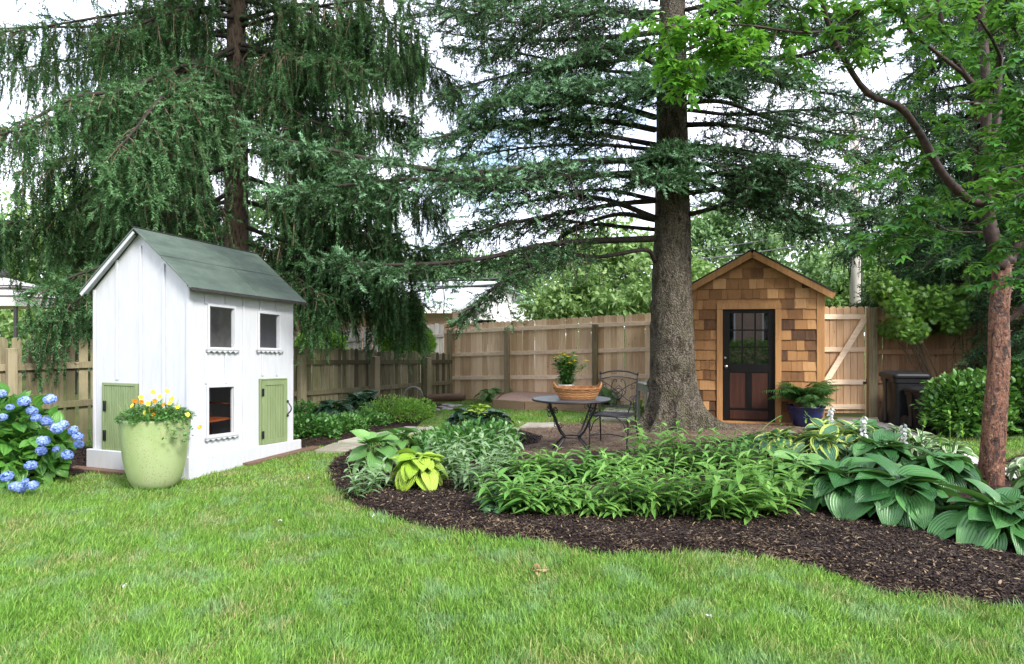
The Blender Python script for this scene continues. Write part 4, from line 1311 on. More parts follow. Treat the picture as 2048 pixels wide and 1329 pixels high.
# ================================================================ POLE, WIRES, NEIGHBOUR HOUSES, CANOPY
p = W(1709, 600, 24.0)
m = M(); m.tube([(0, 0, 0), (0.03, 0, 4.5), (0.0, 0, 9.5)], [.20, .175, .14], 16, .5)
po = m.build("utility_pole", MAT['pole'], smooth=True); po.location = (p[0], p[1], 0)
tag(po, "grey wooden utility pole rising behind the gate", "utility pole")
m = M(); m.tube([(0.20, -.1, 0), (0.21, -.1, 4.0), (.17, -.1, 8.5)], .02, 6); m.build("conduit", MAT['cable'], po)
m = M(); m.tube([(-.9, 0, 8.6), (.9, 0, 8.6)], .05, 6); m.build("crossarm", MAT['pole'], po)
def wire(label, pts, r=.022):
    P = spline([W(*q) for q in pts], 40)
    mid = P.mean(0)
    m = M(); m.tube(P - mid, r, 6)
    o = m.build("overhead_wire", MAT['cable'], smooth=True); o.location = tuple(mid)
    tag(o, label, "wire")
wire("thick overhead wire passing just above the shed's ridge", [(1712, 470, 24), (1640, 485, 23.6), (1500, 507, 22.5), (1378, 521, 21.5), (1150, 546, 20.5), (940, 560, 20), (760, 563, 20)], .03)
wire("thin upper overhead wire between the utility pole and the trunk", [(1712, 445, 24), (1560, 476, 23), (1378, 503, 21.5), (1250, 515, 21), (1000, 545, 20.5), (800, 574, 20)], .018)
wire("dark low overhead wire crossing the pale roof of the brick house", [(1100, 556, 19.5), (985, 570, 19.2), (880, 577, 19), (740, 597, 18.5), (600, 612, 18)], .03)

h1 = thing("neighbour_house", "neighbour's brick house with a pale grey roof, behind the fence corner", "house", (-4.5, 27, 0))
m = M()
ze_ = W(0, 611, 25)[2]; zr = W(0, 563, 29)[2]
xl, xr = W(735, 0, 25)[0] + 4.5, W(905, 0, 25)[0] + 4.5
xl -= 3
m.box(xl, xr, -2.0, 6.0, 0, ze_ - .05); m.build("wall", MAT['brick'], h1)
m = M()
xr2 = W(1000, 0, 27)[0] + 4.5
V = [(xl - .3, -2.4, ze_ - .1), (xr + .3, -2.4, ze_ - .1), (xr2, 2.0, zr), (xl - .3, 2.0, zr), (xl - .3, 6.4, ze_ - .1), (xr + .3, 6.4, ze_ - .1)]
V += [(x, y, z - .15) for x, y, z in V]
m.add(V, [(0, 1, 2, 3), (3, 2, 5, 4), (6, 9, 8, 7), (9, 10, 11, 8), (0, 6, 7, 1), (4, 5, 11, 10), (0, 3, 9, 6), (3, 4, 10, 9), (1, 7, 8, 2), (2, 8, 11, 5)])
m.build("roof", MAT['roofgrey'], h1)
m = M(); m.box(xl, xr, -2.45, -2.41, ze_ - .3, ze_ - .08); m.build("gutter", MAT['housewhite'], h1)
h2 = thing("neighbour_house", "neighbour's white gabled house beyond the tall cedar fence", "house", (0.0, 29, 0))
A = W(900, 0, 28)[0]; B = W(1092, 0, 28)[0]; zb_ = W(0, 640, 28)[2]; zp = W(0, 604, 28)[2]; zt2 = W(0, 628, 28)[2]
m = M()
m.prism((0, -1, 0), (1, 0, 0), (0, 1, 0), (0, 0, 1), [(A - 1, 0), (B, 0), (B, zt2), (B - 1.6, zp + .6), (A - 1, zp + .6)], 0, 6); m.build("wall", MAT['housewhite'], h2)
m = M(); m.bar((B + .25, -1.1, zt2 - .25), (B - 1.6, -1.1, zp + .7), .3, .12); m.bar((B - 1.6, -1.1, zp + .7), (A - 1.2, -1.1, zp + .7), .3, .1); m.build("roof_edge", MAT['roofgrey'], h2)
m = M(); m.box(A + 1.0, A + 1.9, -1.04, -1.001, 1.0, 2.0); m.build("window", MAT['glass'], h2)
# canopy of the neighbour at far left
cp = W(8, 600, 15.5)
ca = thing("garden_canopy", "pale two-tiered fabric garden canopy with a ball finial, left of the spruce branches", "canopy", (cp[0], cp[1], 0))
def zat(py, D=15.5): return H - (py - CY) * D / F
z1, z2, z3, z4, z5 = zat(557), zat(574), zat(582), zat(602), zat(620)
def pyr(m, r0, za, r1, zb__):
    V = [(-r0, -r0, za), (r0, -r0, za), (r0, r0, za), (-r0, r0, za), (-r1, -r1, zb__), (r1, -r1, zb__), (r1, r1, zb__), (-r1, r1, zb__)]
    m.add(V, [(0, 1, 5, 4), (1, 2, 6, 5), (2, 3, 7, 6), (3, 0, 4, 7)])
m = M(); pyr(m, .02, z1 + .02, .62, z2); pyr(m, .62, z2, .62, z2 - .05); m.build("upper_tier", MAT['canvas'], ca)
m = M(); pyr(m, .45, z2 - .06, 1.05, z4 + .05); pyr(m, 1.05, z4 + .05, 1.05, z5 + .05); m.build("lower_tier", MAT['canvas'], ca)
m = M(); pyr(m, .64, z2 + .004, .64, z2 - .02); pyr(m, 1.06, z4 + .07, 1.06, z4 + .04); m.build("piping", MAT['canvas_dark'], ca)
m = M(); m.lathe([(.03, 0), (.09, .03), (.11, .09), (.09, .15), (.03, .19), (.05, .22), (0, .26)], 14, (0, 0, z1)); m.build("finial", MAT['canvas_dark'], ca, smooth=True)
for (sx, sy) in ((-1, -1), (1, -1), (1, 1), (-1, 1)):
    m = M(); m.box(sx * .98 - .03, sx * .98 + .03, sy * .98 - .03, sy * .98 + .03, 0, z4); m.build("leg", MAT['canvas_dark'], ca)
# brick house behind the photographer (seen only in the shed door's panes)
h3 = thing("neighbour_house", "brick house with white windows reflected in the shed door", "house", (2, -10, 0))
m = M(); m.box(-9, 9, -6, 0, 0, 5.2); m.build("wall", MAT['brick'], h3)
m = M(); m.prism((0, -6.5, 0), (1, 0, 0), (0, 1, 0), (0, 0, 1), [(-9.5, 5.2), (9.5, 5.2), (7, 7.2), (-7, 7.2)], 0, 7); m.build("roof", MAT['roofdark'], h3)
for x in (-6, -1.5, 1.0, 4.6):
    m = M(); m.box(x - .6, x + .6, .001, .06, 1.0, 2.4); m.build("window", MAT['glass'], h3)
    m = M()
    for xx in (-.65, -.02, .6): m.box(x + xx, x + xx + .06, .002, .10, .95, 2.45)
    m.build("window_frame", MAT['housewhite'], h3)

# ================================================================ CONIFERS
class Spruce:
    def __init__(s, root, bark, twigmat, needle):
        s.root, s.bark, s.twigmat, s.needle = root, bark, twigmat, needle
        s.limbs = M(); s.twigs = M(); s.sh = M(); s.o = np.array(root.location)
        s.lat = []
    def limb(s, pts, r0=.05, r1=.012, n_lat=26, lat_len=0.9, dens=(0.2, 0.9), droop=0.25, t0=0.12, hang=0.0, taper=0.75, var=0.0):
        P = spline(pts, 28)
        k = len(P)
        s.limbs.tube(P - s.o, np.linspace(r0, r1, k), 7)
        seg = np.linalg.norm(np.diff(P, axis=0), axis=1); cum = np.concatenate([[0], np.cumsum(seg)]) / seg.sum()
        for i in range(n_lat):
            t = t0 + (1 - t0) * (i + rng.uniform(0, .9)) / n_lat
            t = min(t, 0.995)
            p = np.array([np.interp(t, cum, P[:, a]) for a in range(3)])
            j = min(k - 2, int(t * (k - 1)))
            T = nrm(P[j + 1] - P[j])
            side = nrm(np.cross(T, (0, 0, 1))) * (1 if i % 2 else -1)
            ang = math.radians(rng.uniform(42, 75))
            d = nrm(math.cos(ang) * T + math.sin(ang) * side + np.array([0, 0, rng.normal(-0.02, .16)]))
            L = lat_len * (1 - taper * t) * rng.uniform(.55, 1.2) + .10
            dn = dens[0] + (dens[1] - dens[0]) * t
            s.lat.append((*p, *d, L, droop * rng.uniform(.4, 1.6), dn * rng.uniform(.6, 1.3), hang, var + rng.normal(0, .08)))
        # the tip itself
        T = nrm(P[-1] - P[-3])
        for q in range(3):
            s.lat.append((*P[-2 - q * 2], *nrm(T + rng.normal(0, .15, 3)), .35 + .1 * q, droop * .6, dens[1], hang, var + .1))
    def finish(s, size=0.11, tw=0.10, spacing=0.085, hang_len=(0.25, 0.9), tip=0.35, tmpl=None, twig_r=0.004):
        A = np.array(s.lat)
        p0, d, L, dr, dn, hg, vr = A[:, :3], A[:, 3:6], A[:, 6], A[:, 7], A[:, 8], A[:, 9], A[:, 10]
        N = len(A)
        def pt(S, idx): return p0[idx] + d[idx] * (L[idx] * S)[:, None] + np.stack([np.zeros(len(S)), np.zeros(len(S)), -dr[idx] * L[idx] * S * S], 1)
        ks = np.linspace(0, 1, 5)
        for a, b in zip(ks[:-1], ks[1:]):
            i = np.arange(N)
            s.twigs.segs(pt(np.full(N, a), i) - s.o, pt(np.full(N, b), i) - s.o, (0.004 + 0.006 * L) * (1 - .75 * a) + .002, (0.004 + .006 * L) * (1 - .75 * b) + .002)
        Mx = 26
        idx = np.repeat(np.arange(N), Mx)
        S = np.tile((np.arange(Mx) + .5) / Mx, N) + rng.uniform(-.03, .03, N * Mx)
        keep = (rng.random(N * Mx) < np.clip(L[idx] / (tw * Mx * .5), 0, 1)) & (S > .06) & (S < 1)
        idx, S = idx[keep], S[keep]
        t0 = pt(S, idx)
        dd = d[idx]
        side = nrm(np.cross(dd, np.array([0, 0, 1.0]))) * rng.choice([-1, 1], len(idx))[:, None]
        h = (rng.random(len(idx)) < hg[idx])
        td = nrm(.6 * dd + .75 * side + rng.normal(0, .18, (len(idx), 3)) + np.array([0, 0, -.18]))
        down = nrm(np.array([0, 0, -1.0]) + .12 * side + .10 * dd + rng.normal(0, .07, (len(idx), 3)))
        td = np.where(h[:, None], down, td)
        lm = rng.uniform(.45, 1.25, N)
        tl = np.where(h, rng.uniform(hang_len[0], hang_len[1], len(idx)) * lm[idx], (.30 * L[idx] * (1.05 - S) + .08) * rng.uniform(.6, 1.2, len(idx)))
        s.twigs.segs(t0 - s.o, t0 + td * tl[:, None] - s.o, twig_r, twig_r * .5)
        K = 10
        i2 = np.repeat(np.arange(len(idx)), K)
        kk = np.tile(np.arange(K), len(idx))
        nk = np.clip(np.ceil(tl / spacing), 1, K)
        ok = (kk < nk[i2]) & (rng.random(len(i2)) < np.clip(dn[idx][i2] + (kk / nk[i2]) * .25, 0, 1))
        i2, kk = i2[ok], kk[ok]
        frac = (kk + rng.uniform(.1, .9, len(kk))) / nk[i2]
        pos = t0[i2] + td[i2] * (tl[i2] * frac)[:, None]
        hh = h[i2]
        fd = nrm(td[i2] + np.where(hh[:, None], rng.normal(0, .24, (len(i2), 3)), rng.normal(0, .42, (len(i2), 3))))
        v = .13 + vr[idx][i2] + .28 * frac + rng.normal(0, .16, len(i2)) + (rng.normal(0, .12, len(idx)))[i2] + np.where(fd[:, 2] > .25, .12, 0) + .45 * (np.maximum(S[i2], 0) > .8) * tip  # tips and upturned shoots lighter: highlights painted into the needle colour
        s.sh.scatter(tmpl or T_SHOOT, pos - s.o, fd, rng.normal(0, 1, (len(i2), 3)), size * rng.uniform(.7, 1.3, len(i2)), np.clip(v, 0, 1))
        # shoots directly on laterals
        i3 = np.repeat(np.arange(N), 16)
        S3 = rng.uniform(.1, 1, len(i3))
        ok = (rng.random(len(i3)) < np.clip(L[i3] / 1.0, 0, 1) * dn[i3]); i3, S3 = i3[ok], S3[ok]
        f3 = nrm(d[i3] + rng.normal(0, .5, (len(i3), 3)))
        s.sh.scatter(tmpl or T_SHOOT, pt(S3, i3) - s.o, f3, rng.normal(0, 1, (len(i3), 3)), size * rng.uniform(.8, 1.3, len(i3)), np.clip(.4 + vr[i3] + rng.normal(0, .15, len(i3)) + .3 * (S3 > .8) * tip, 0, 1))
        s.limbs.build("limbs", s.bark, s.root, smooth=True)
        s.twigs.build("twigs", s.twigmat, s.root)
        s.sh.build("needles", s.needle, s.root)

def trunk_mesh(prof, lean=(0, 0), n=40, lobes=6, flare=None, knots=(), rough=.02, seed=1.0):
    """prof: list of (z, r)"""
    zs = np.array([p[0] for p in prof]); rs = np.array([p[1] for p in prof])
    Z = np.concatenate([np.linspace(zs[0], min(1.2, zs[-1]), 26), np.linspace(1.25, zs[-1], 90)])
    a = np.linspace(0, 2 * math.pi, n, endpoint=False)
    R_ = np.interp(Z, zs, rs)[:, None] * np.ones(n)[None]
    if flare:
        lob = np.zeros(n)
        for (ang, wd, amp) in flare:
            dlt = (a - ang + math.pi) % (2 * math.pi) - math.pi
            lob += amp * np.exp(-(dlt / wd) ** 2)
        R_ += lob[None] * np.exp(-np.maximum(Z, 0)[:, None] / .20)
    KV = np.zeros_like(R_)
    R_ *= 1 + rough * (np.sin(3 * a[None] + 2.1 * Z[:, None] + seed) + .6 * np.sin(7 * a[None] - 5 * Z[:, None]) + .5 * np.sin(13 * a[None] + 9 * Z[:, None] * seed))
    for (z, ang, sz, amp) in knots:
        dlt = (a - ang + math.pi) % (2 * math.pi) - math.pi
        g_ = np.exp(-((dlt[None] * .3 / sz) ** 2 + ((Z[:, None] - z) / sz) ** 2))
        R_ += amp * g_
        KV = np.maximum(KV, g_)
    cx = lean[0] * Z / 5 ; cy = lean[1] * Z / 5
    V = np.stack([cx[:, None] + R_ * np.cos(a), cy[:, None] + R_ * np.sin(a), Z[:, None] + 0 * a[None]], -1).reshape(-1, 3)
    k = len(Z)
    i, j = np.meshgrid(np.arange(k - 1), np.arange(n), indexing='ij'); jn = (j + 1) % n
    q = np.stack([i * n + j, i * n + jn, (i + 1) * n + jn, (i + 1) * n + j], -1).reshape(-1, 4)
    m = M(); m.add(V, q, None, np.stack([KV.ravel()] + [np.zeros(KV.size)] * 3, 1))
    return m

# ---- the big blue-green spruce in the middle
TX, TD = 2.515, 10.72
big = thing("spruce_tree", "big spruce with a thick knotty trunk, bare lower limbs and blue-green tips, beside the shed", "tree", (TX, TD, 0))
kn = []
for px, py, sz, amp in ((1340, 616, .05, .06), (1306, 616, .045, .07), (1336, 682, .07, .07), (1304, 649, .04, .06), (1352, 731, .06, .06), (1325, 728, .04, .04), (1352, 562, .05, .03), (1310, 550, .05, .03), (1372, 535, .05, .03),
                        (1372, 750, .05, .04), (1318, 765, .05, .05), (1356, 790, .05, .03), (1340, 480, .045, .04), (1360, 440, .05, .04), (1315, 360, .05, .05), (1350, 300, .05, .04), (1300, 770, .06, .06)):
    z = H - (py - CY) * (TD - .3) / F
    dx = np.clip(((px - CX) * (TD - .3) / F - TX) / .32, -1, 1)
    kn.append((z, -math.acos(dx), sz, amp))
tm = trunk_mesh([(-.1, .36), (0.15, .36), (.45, .36), (.8, .352), (1.3, .338), (2.0, .312), (2.9, .285), (4.0, .255), (5.5, .225), (7.0, .19), (9.5, .11), (11, .05)],
                n=72, flare=((-.30, .20, .75), (-.95, .16, .32), (-1.55, .18, .28), (-2.25, .17, .42), (-2.95, .16, .42), (.35, .18, .4), (.9, .25, .4), (2.0, .3, .4)), knots=kn, rough=.020)
tm.build("trunk", MAT['bark'], big, smooth=True)
sp = Spruce(big, MAT['bark_dark'], MAT['bark_dark'], MAT['needle_blue'])
def WP(l): return [W(*q) for q in l]
low = dict(dens=(.05, .40), lat_len=1.0, droop=.35, t0=.22)
# left side, low bare limbs
sp.limb(WP([(1310, 523, 10.6), (1290, 500, 10.4), (1200, 514, 10.1), (1100, 508, 9.7), (1010, 560, 9.3), (940, 620, 9.0)]), .040, .012, 30, 1.1, (.02, .45), .45, .3)
sp.limb(WP([(1310, 478, 10.6), (1200, 482, 10.2), (1090, 490, 9.7), (960, 518, 9.0), (800, 530, 8.3), (640, 520, 7.7)]), .055, .012, 44, 1.05, (.05, 1.0), .5, .2, var=.0)
sp.limb(WP([(1310, 436, 10.6), (1220, 402, 10.3), (1140, 390, 10.0), (1050, 374, 9.8), (900, 376, 9.4)]), .045, .012, 30, .95, **{k_: v_ for k_, v_ in low.items() if k_ not in ('lat_len',)})
sp.limb(WP([(1310, 402, 10.6), (1225, 410, 10.3), (1100, 432, 9.8), (1000, 452, 9.4), (880, 490, 9.0)]), .045, .012, 30, .95, (.03, .42), .4, .22)
sp.limb(WP([(1310, 440, 10.9), (1230, 430, 11.6), (1130, 470, 12.3), (1030, 560, 12.9), (920, 640, 13.2)]), .045, .012, 30, 1.1, (.05, .5), .4, .25)
sp.limb(WP([(1310, 400, 10.9), (1200, 380, 11.8), (1080, 400, 12.6), (960, 420, 13.0)]), .04, .012, 24, 1.0, (.05, .5), .4, .2)
# middle-left, long limbs that come forward with blue tips
sp.limb(WP([(1310, 330, 10.6), (1230, 322, 10.0), (1100, 328, 9.3), (960, 345, 8.6), (800, 330, 7.9), (660, 300, 7.5), (515, 268, 7.2)]), .055, .010, 60, .95, (.12, 1.0), .35, .12, var=.10)
sp.limb(WP([(1310, 345, 10.6), (1200, 350, 9.8), (1000, 360, 8.8), (820, 360, 8.0), (700, 370, 7.6), (565, 380, 7.3)]), .05, .010, 52, .95, (.10, 1.0), .5, .2, var=.12)
sp.limb(WP([(1310, 260, 10.6), (1230, 245, 10.2), (1120, 238, 9.7), (980, 255, 9.2), (830, 285, 8.7)]), .05, .010, 46, 1.0, (.25, .9), .3, .1, var=.03)
sp.limb(WP([(1310, 235, 10.5), (1220, 210, 9.9), (1080, 200, 9.2), (950, 215, 8.7)]), .05, .010, 42, 1.0, (.25, .9), .3, .1, var=.03)
sp.limb(WP([(1315, 190, 10.5), (1260, 170, 9.9), (1160, 170, 9.3), (1040, 180, 8.9)]), .045, .010, 40, .9, (.4, 1.0), .3, .08, var=.05)
sp.limb(WP([(1315, 130, 10.5), (1250, 100, 9.9), (1180, 100, 9.4), (1100, 130, 9.1)]), .045, .010, 34, .9, (.3, .9), .3, .1, var=.03)
sp.limb(WP([(1310, 290, 10.9), (1200, 270, 11.6), (1060, 250, 12.4), (940, 240, 12.8)]), .045, .010, 34, 1.1, (.2, .7), .3, .1)
sp.limb(WP([(1318, 65, 10.6), (1180, 78, 10.3), (1000, 80, 10.0), (900, 68, 9.8)]), .045, .010, 34, 1.0, (.1, .45), .35, .12, var=-.05)
sp.limb(WP([(1318, 25, 10.6), (1160, 30, 11.2), (1020, 45, 11.8), (850, 5, 12.2)]), .045, .010, 34, 1.1, (.15, .5), .35, .12, var=-.05)
sp.limb(WP([(1318, 90, 10.9), (1180, 120, 11.6), (1060, 165, 12.2), (1010, 195, 12.6)]), .04, .010, 28, .9, (.15, .55), .35, .12)
sp.limb(WP([(1318, -60, 10.6), (1180, -30, 10.0), (1040, 0, 9.4), (900, -10, 9.0)]), .045, .010, 34, 1.2, (.15, .55), .4, .1)
# airy network in the upper middle
for pts, n_, L_, d_ in (([(1312, 150, 10.9), (1200, 140, 11.8), (1050, 110, 12.6), (900, 95, 13.2)], 34, 1.2, (.2, .7)),
                        ([(1315, 0, 10.8), (1180, -20, 11.6), (1000, 10, 12.4), (800, 40, 13.0)], 34, 1.2, (.2, .7)),
                        ([(1315, 40, 10.6), (1200, 30, 9.8), (1060, 35, 9.2), (930, 20, 8.8)], 34, 1.1, (.2, .75)),
                        ([(1312, 300, 10.8), (1180, 290, 11.8), (1020, 300, 12.8), (880, 330, 13.4)], 34, 1.2, (.1, .55)),
                        ([(1312, 360, 10.8), (1200, 350, 11.2), (1060, 340, 11.6), (880, 350, 12.0)], 36, 1.2, (.08, .45)),
                        ([(1312, 460, 10.8), (1200, 450, 11.2), (1060, 440, 11.6), (900, 470, 12.0)], 36, 1.1, (.06, .4)),
                        ([(1315, 110, 10.6), (1180, 130, 10.2), (1020, 150, 9.8), (880, 190, 9.5)], 34, 1.1, (.2, .7)),
                        ([(1372, 100, 10.8), (1480, 60, 11.6), (1620, 60, 12.4), (1740, 100, 13.0)], 34, 1.2, (.25, .75)),
                        ([(1372, 150, 10.8), (1480, 150, 11.6), (1600, 180, 12.2), (1740, 200, 12.8)], 34, 1.2, (.25, .75)),
                        ([(1372, 220, 10.8), (1480, 230, 11.4), (1620, 220, 12.0), (1780, 240, 12.6)], 34, 1.2, (.25, .8)),
                        ([(1372, 20, 10.6), (1480, 0, 10.0), (1600, 20, 9.6), (1720, 50, 9.3)], 34, 1.1, (.25, .8)),
                        ([(1372, 290, 10.8), (1480, 300, 11.2), (1620, 330, 11.6), (1760, 380, 12.0)], 34, 1.1, (.15, .6)),
                        ([(1372, 330, 10.6), (1450, 330, 10.2), (1560, 350, 9.9), (1660, 380, 9.6)], 30, 1.0, (.15, .8))):
    sp.limb(WP(pts), .035, .010, n_, L_, (d_[0] * .6, d_[1] * .85), .35, .15, .1, .6, -.05)
# toward the camera
sp.limb(WP([(1335, 380, 10.5), (1330, 345, 9.9), (1325, 350, 9.2)]), .04, .012, 40, .75, (.9, 1.0), .3, .05, var=-.05)
sp.limb(WP([(1345, 330, 10.5), (1345, 300, 10.0), (1340, 300, 9.4)]), .04, .012, 34, .7, (.9, 1.0), .3, .05, var=-.05)
sp.limb(WP([(1345, 200, 10.5), (1350, 160, 9.8), (1340, 140, 9.1), (1320, 150, 8.6)]), .04, .012, 44, .9, (.8, 1.0), .3, .05, var=.0)
sp.limb(WP([(1350, 190, 10.5), (1390, 150, 9.9), (1430, 150, 9.4)]), .04, .012, 40, .9, (.8, 1.0), .3, .05, var=-.03)
# right side
sp.limb(WP([(1376, 430, 10.6), (1440, 412, 10.3), (1490, 385, 10.1), (1540, 360, 9.9)]), .042, .012, 20, .7, (.03, .4), .3, .2)
sp.limb(WP([(1374, 386, 10.6), (1450, 380, 10.4), (1530, 402, 10.2), (1620, 440, 10.0), (1710, 480, 9.8)]), .045, .012, 46, 1.0, (.1, 1.0), .4, .15, var=-.05)
sp.limb(WP([(1372, 350, 10.6), (1460, 350, 10.5), (1560, 375, 10.4), (1680, 400, 10.3), (1770, 450, 10.2)]), .045, .012, 46, .95, (.15, 1.0), .35, .15, var=-.05)
sp.limb(WP([(1372, 250, 10.6), (1450, 250, 10.4), (1560, 272, 10.2), (1660, 290, 10.0), (1760, 340, 9.8)]), .045, .012, 36, .9, (.1, .55), .3, .1, var=-.05)
sp.limb(WP([(1372, 205, 10.6), (1450, 205, 10.8), (1540, 238, 11.0), (1640, 262, 11.2), (1760, 280, 11.4)]), .042, .012, 34, .9, (.12, .6), .3, .1, var=-.05)
sp.limb(WP([(1370, 300, 10.6), (1440, 300, 10.1), (1500, 310, 9.7), (1600, 330, 9.4)]), .04, .012, 30, .7, (.35, .9), .3, .1, var=-.08)
sp.limb(WP([(1370, 150, 10.6), (1460, 112, 10.4), (1560, 118, 10.2), (1660, 92, 10.0), (1800, 20, 9.8)]), .055, .012, 36, .9, (.08, .5), .3, .1, var=-.05)
sp.limb(WP([(1370, 170, 10.5), (1440, 130, 9.9), (1510, 130, 9.4), (1600, 160, 9.0)]), .045, .012, 34, .8, (.5, 1.0), .3, .05, var=-.08)
sp.limb(WP([(1370, 60, 10.6), (1450, 10, 10.3), (1540, -20, 10.1)]), .045, .012, 22, .9, (.2, .8), .3, .1)
sp.limb(WP([(1370, 350, 10.9), (1440, 380, 11.6), (1540, 440, 12.2), (1600, 470, 12.6)]), .04, .012, 22, .8, (.05, .5), .3, .15)
# crown above the frame
for i in range(26):
    z = 6.9 + i * .16
    a_ = i * 2.4
    L_ = 4.0 * (1 - (z - 6.9) / 5.2) + .5
    c_ = np.array([TX, TD, z]); dv = np.array([math.cos(a_), math.sin(a_), 0])
    sp.limb([c_, c_ + dv * L_ * .5 + (0, 0, .12), c_ + dv * L_ - (0, 0, .25)], .04, .01, 20, .9, (.2, .8), .3, .1)
sp.finish(size=.148, tw=.115, spacing=.095, tip=.6)

# ---- the drooping Norway spruce behind the playhouse
NX, ND = (473 - CX) / F * 12.2, 12.2
nor = thing("spruce_tree", "dark weeping spruce with hanging curtains of branchlets behind the playhouse", "tree", (NX, ND, 0))
trunk_mesh([(0, .30), (1, .25), (3, .215), (5, .19), (7.5, .15), (10, .08)], n=40, rough=.02, seed=2.3).build("trunk", MAT['bark_norway'], nor, smooth=True)
sn = Spruce(nor, MAT['bark_dark'], MAT['twig_grey'], MAT['needle_norway'])
hg = dict(lat_len=.8, droop=.5)
def nl(pts, n=36, L=.8, dens=(.5, 1.0), hang=.75, r=.045, var=0.0, t0=.15, droop=.5):
    sn.limb(WP(pts), r, .010, int(n * .66), L, (dens[0] * .9, dens[1]), droop, t0, hang, .6, var)
nl([(468, 20, 12.1), (350, 15, 11.6), (200, 35, 11.0), (20, 66, 10.6)], 30, .7, (.4, .8), .85)
nl([(465, 35, 12.0), (370, 20, 11.2), (290, 45, 10.6), (230, 70, 10.2)], 26, .8, (.5, 1.0), .8)
nl([(465, 95, 12.0), (400, 130, 11.2), (300, 170, 10.4), (180, 190, 9.9)], 34, .9, (.5, 1.0), .8)
nl([(465, 105, 12.0), (360, 135, 10.8), (250, 180, 9.6), (150, 195, 8.9), (40, 255, 8.5), (0, 270, 8.3)], 56, .8, (.6, 1.0), .5, var=.22)
nl([(465, 140, 12.0), (400, 150, 10.8), (330, 190, 9.8), (270, 260, 9.2), (235, 300, 8.9)], 48, .8, (.7, 1.0), .5, var=.22)
nl([(465, 200, 12.0), (360, 240, 11.2), (240, 290, 10.4), (60, 330, 9.8)], 40, .9, (.6, 1.0), .8, var=-.02)
nl([(465, 260, 12.0), (400, 250, 11.0), (320, 290, 10.2), (250, 370, 9.2)], 46, .8, (.6, 1.0), .5, var=.2)
nl([(465, 330, 12.0), (380, 360, 11.4), (250, 390, 10.8), (100, 430, 10.2), (0, 450, 9.8)], 40, .9, (.6, 1.0), .8, var=.02)
nl([(465, 380, 12.0), (400, 420, 11.5), (300, 460, 11.0), (150, 500, 10.6)], 34, .8, (.6, 1.0), .7, var=.04)
nl([(465, 420, 12.0), (380, 450, 12.0), (280, 470, 12.0), (150, 480, 12.0)], 34, .8, (.6, 1.0), .7, var=.02)
nl([(465, 60, 12.4), (350, 80, 13.2), (200, 110, 14.0), (20, 140, 14.5)], 36, 1.0, (.6, 1.0), .9)
nl([(465, 160, 12.4), (330, 200, 13.2), (180, 240, 13.8), (0, 260, 14.2)], 36, 1.0, (.6, 1.0), .9, var=.05)
nl([(465, 280, 12.4), (330, 330, 13.2), (150, 390, 14)], 34, 1.0, (.6, 1.0), .9, var=.1)
nl([(465, 400, 12.6), (380, 420, 13.5), (200, 440, 14)], 34, 1.0, (.6, 1.0), .9, var=.15)
nl([(465, 480, 12.2), (360, 480, 12.5), (250, 490, 12.5)], 28, .9, (.6, 1.0), .8, var=.1)
# right-hand limbs
nl([(482, 90, 12.1), (560, 100, 11.8), (640, 60, 11.4), (720, 30, 11.0)], 30, .8, (.5, 1.0), .85)
nl([(482, 40, 12.1), (600, 10, 11.8), (720, 30, 11.5), (830, 60, 11.2)], 30, .8, (.4, .9), .85)
nl([(482, 105, 12.2), (600, 60, 12.6), (690, 90, 13.0), (850, 130, 13.4), (900, 150, 13.6)], 36, .9, (.5, 1.0), .9)
nl([(482, 100, 12.1), (560, 105, 11.4), (640, 115, 10.8), (700, 125, 10.4)], 30, .8, (.5, 1.0), .8)
nl([(482, 112, 12.2), (570, 108, 12.5), (700, 118, 13.0), (820, 120, 13.4)], 34, .9, (.5, 1.0), .9)
nl([(482, 130, 12.1), (540, 190, 11.6), (620, 240, 11.2), (720, 270, 10.8)], 34, .9, (.5, 1.0), .75)
nl([(482, 180, 12.3), (600, 215, 12.8), (720, 225, 13.2), (820, 235, 13.4)], 36, .9, (.5, 1.0), .9, var=-.05)
nl([(482, 250, 12.1), (560, 270, 11.6), (660, 320, 11.2), (780, 370, 11.0)], 40, .9, (.6, 1.0), .75, var=-.03)
nl([(482, 300, 12.4), (600, 320, 13.0), (740, 360, 13.4), (880, 400, 13.6)], 40, 1.0, (.6, 1.0), .9, var=-.05)
nl([(482, 350, 12.1), (560, 380, 11.8), (660, 430, 11.6), (790, 470, 11.4)], 40, .9, (.6, 1.0), .8)
nl([(482, 400, 12.3), (580, 430, 12.4), (720, 470, 12.6), (860, 500, 12.8)], 44, 1.0, (.6, 1.0), .85, var=-.05)
nl([(482, 450, 12.2), (560, 480, 12.0), (660, 500, 12.0), (780, 530, 12.0)], 40, .9, (.6, 1.0), .85, var=-.05)
nl([(482, 480, 12.2), (580, 520, 12.2), (680, 545, 12.3), (780, 570, 12.4), (820, 590, 12.4)], 44, .9, (.7, 1.0), .85, var=-.02)
nl([(482, 520, 12.4), (600, 550, 12.8), (720, 580, 13.0), (790, 610, 13.0)], 36, .8, (.7, 1.0), .7, var=.02)
nl([(482, 500, 12.2), (540, 530, 11.8), (600, 560, 11.5), (640, 590, 11.3)], 28, .7, (.6, 1.0), .7)
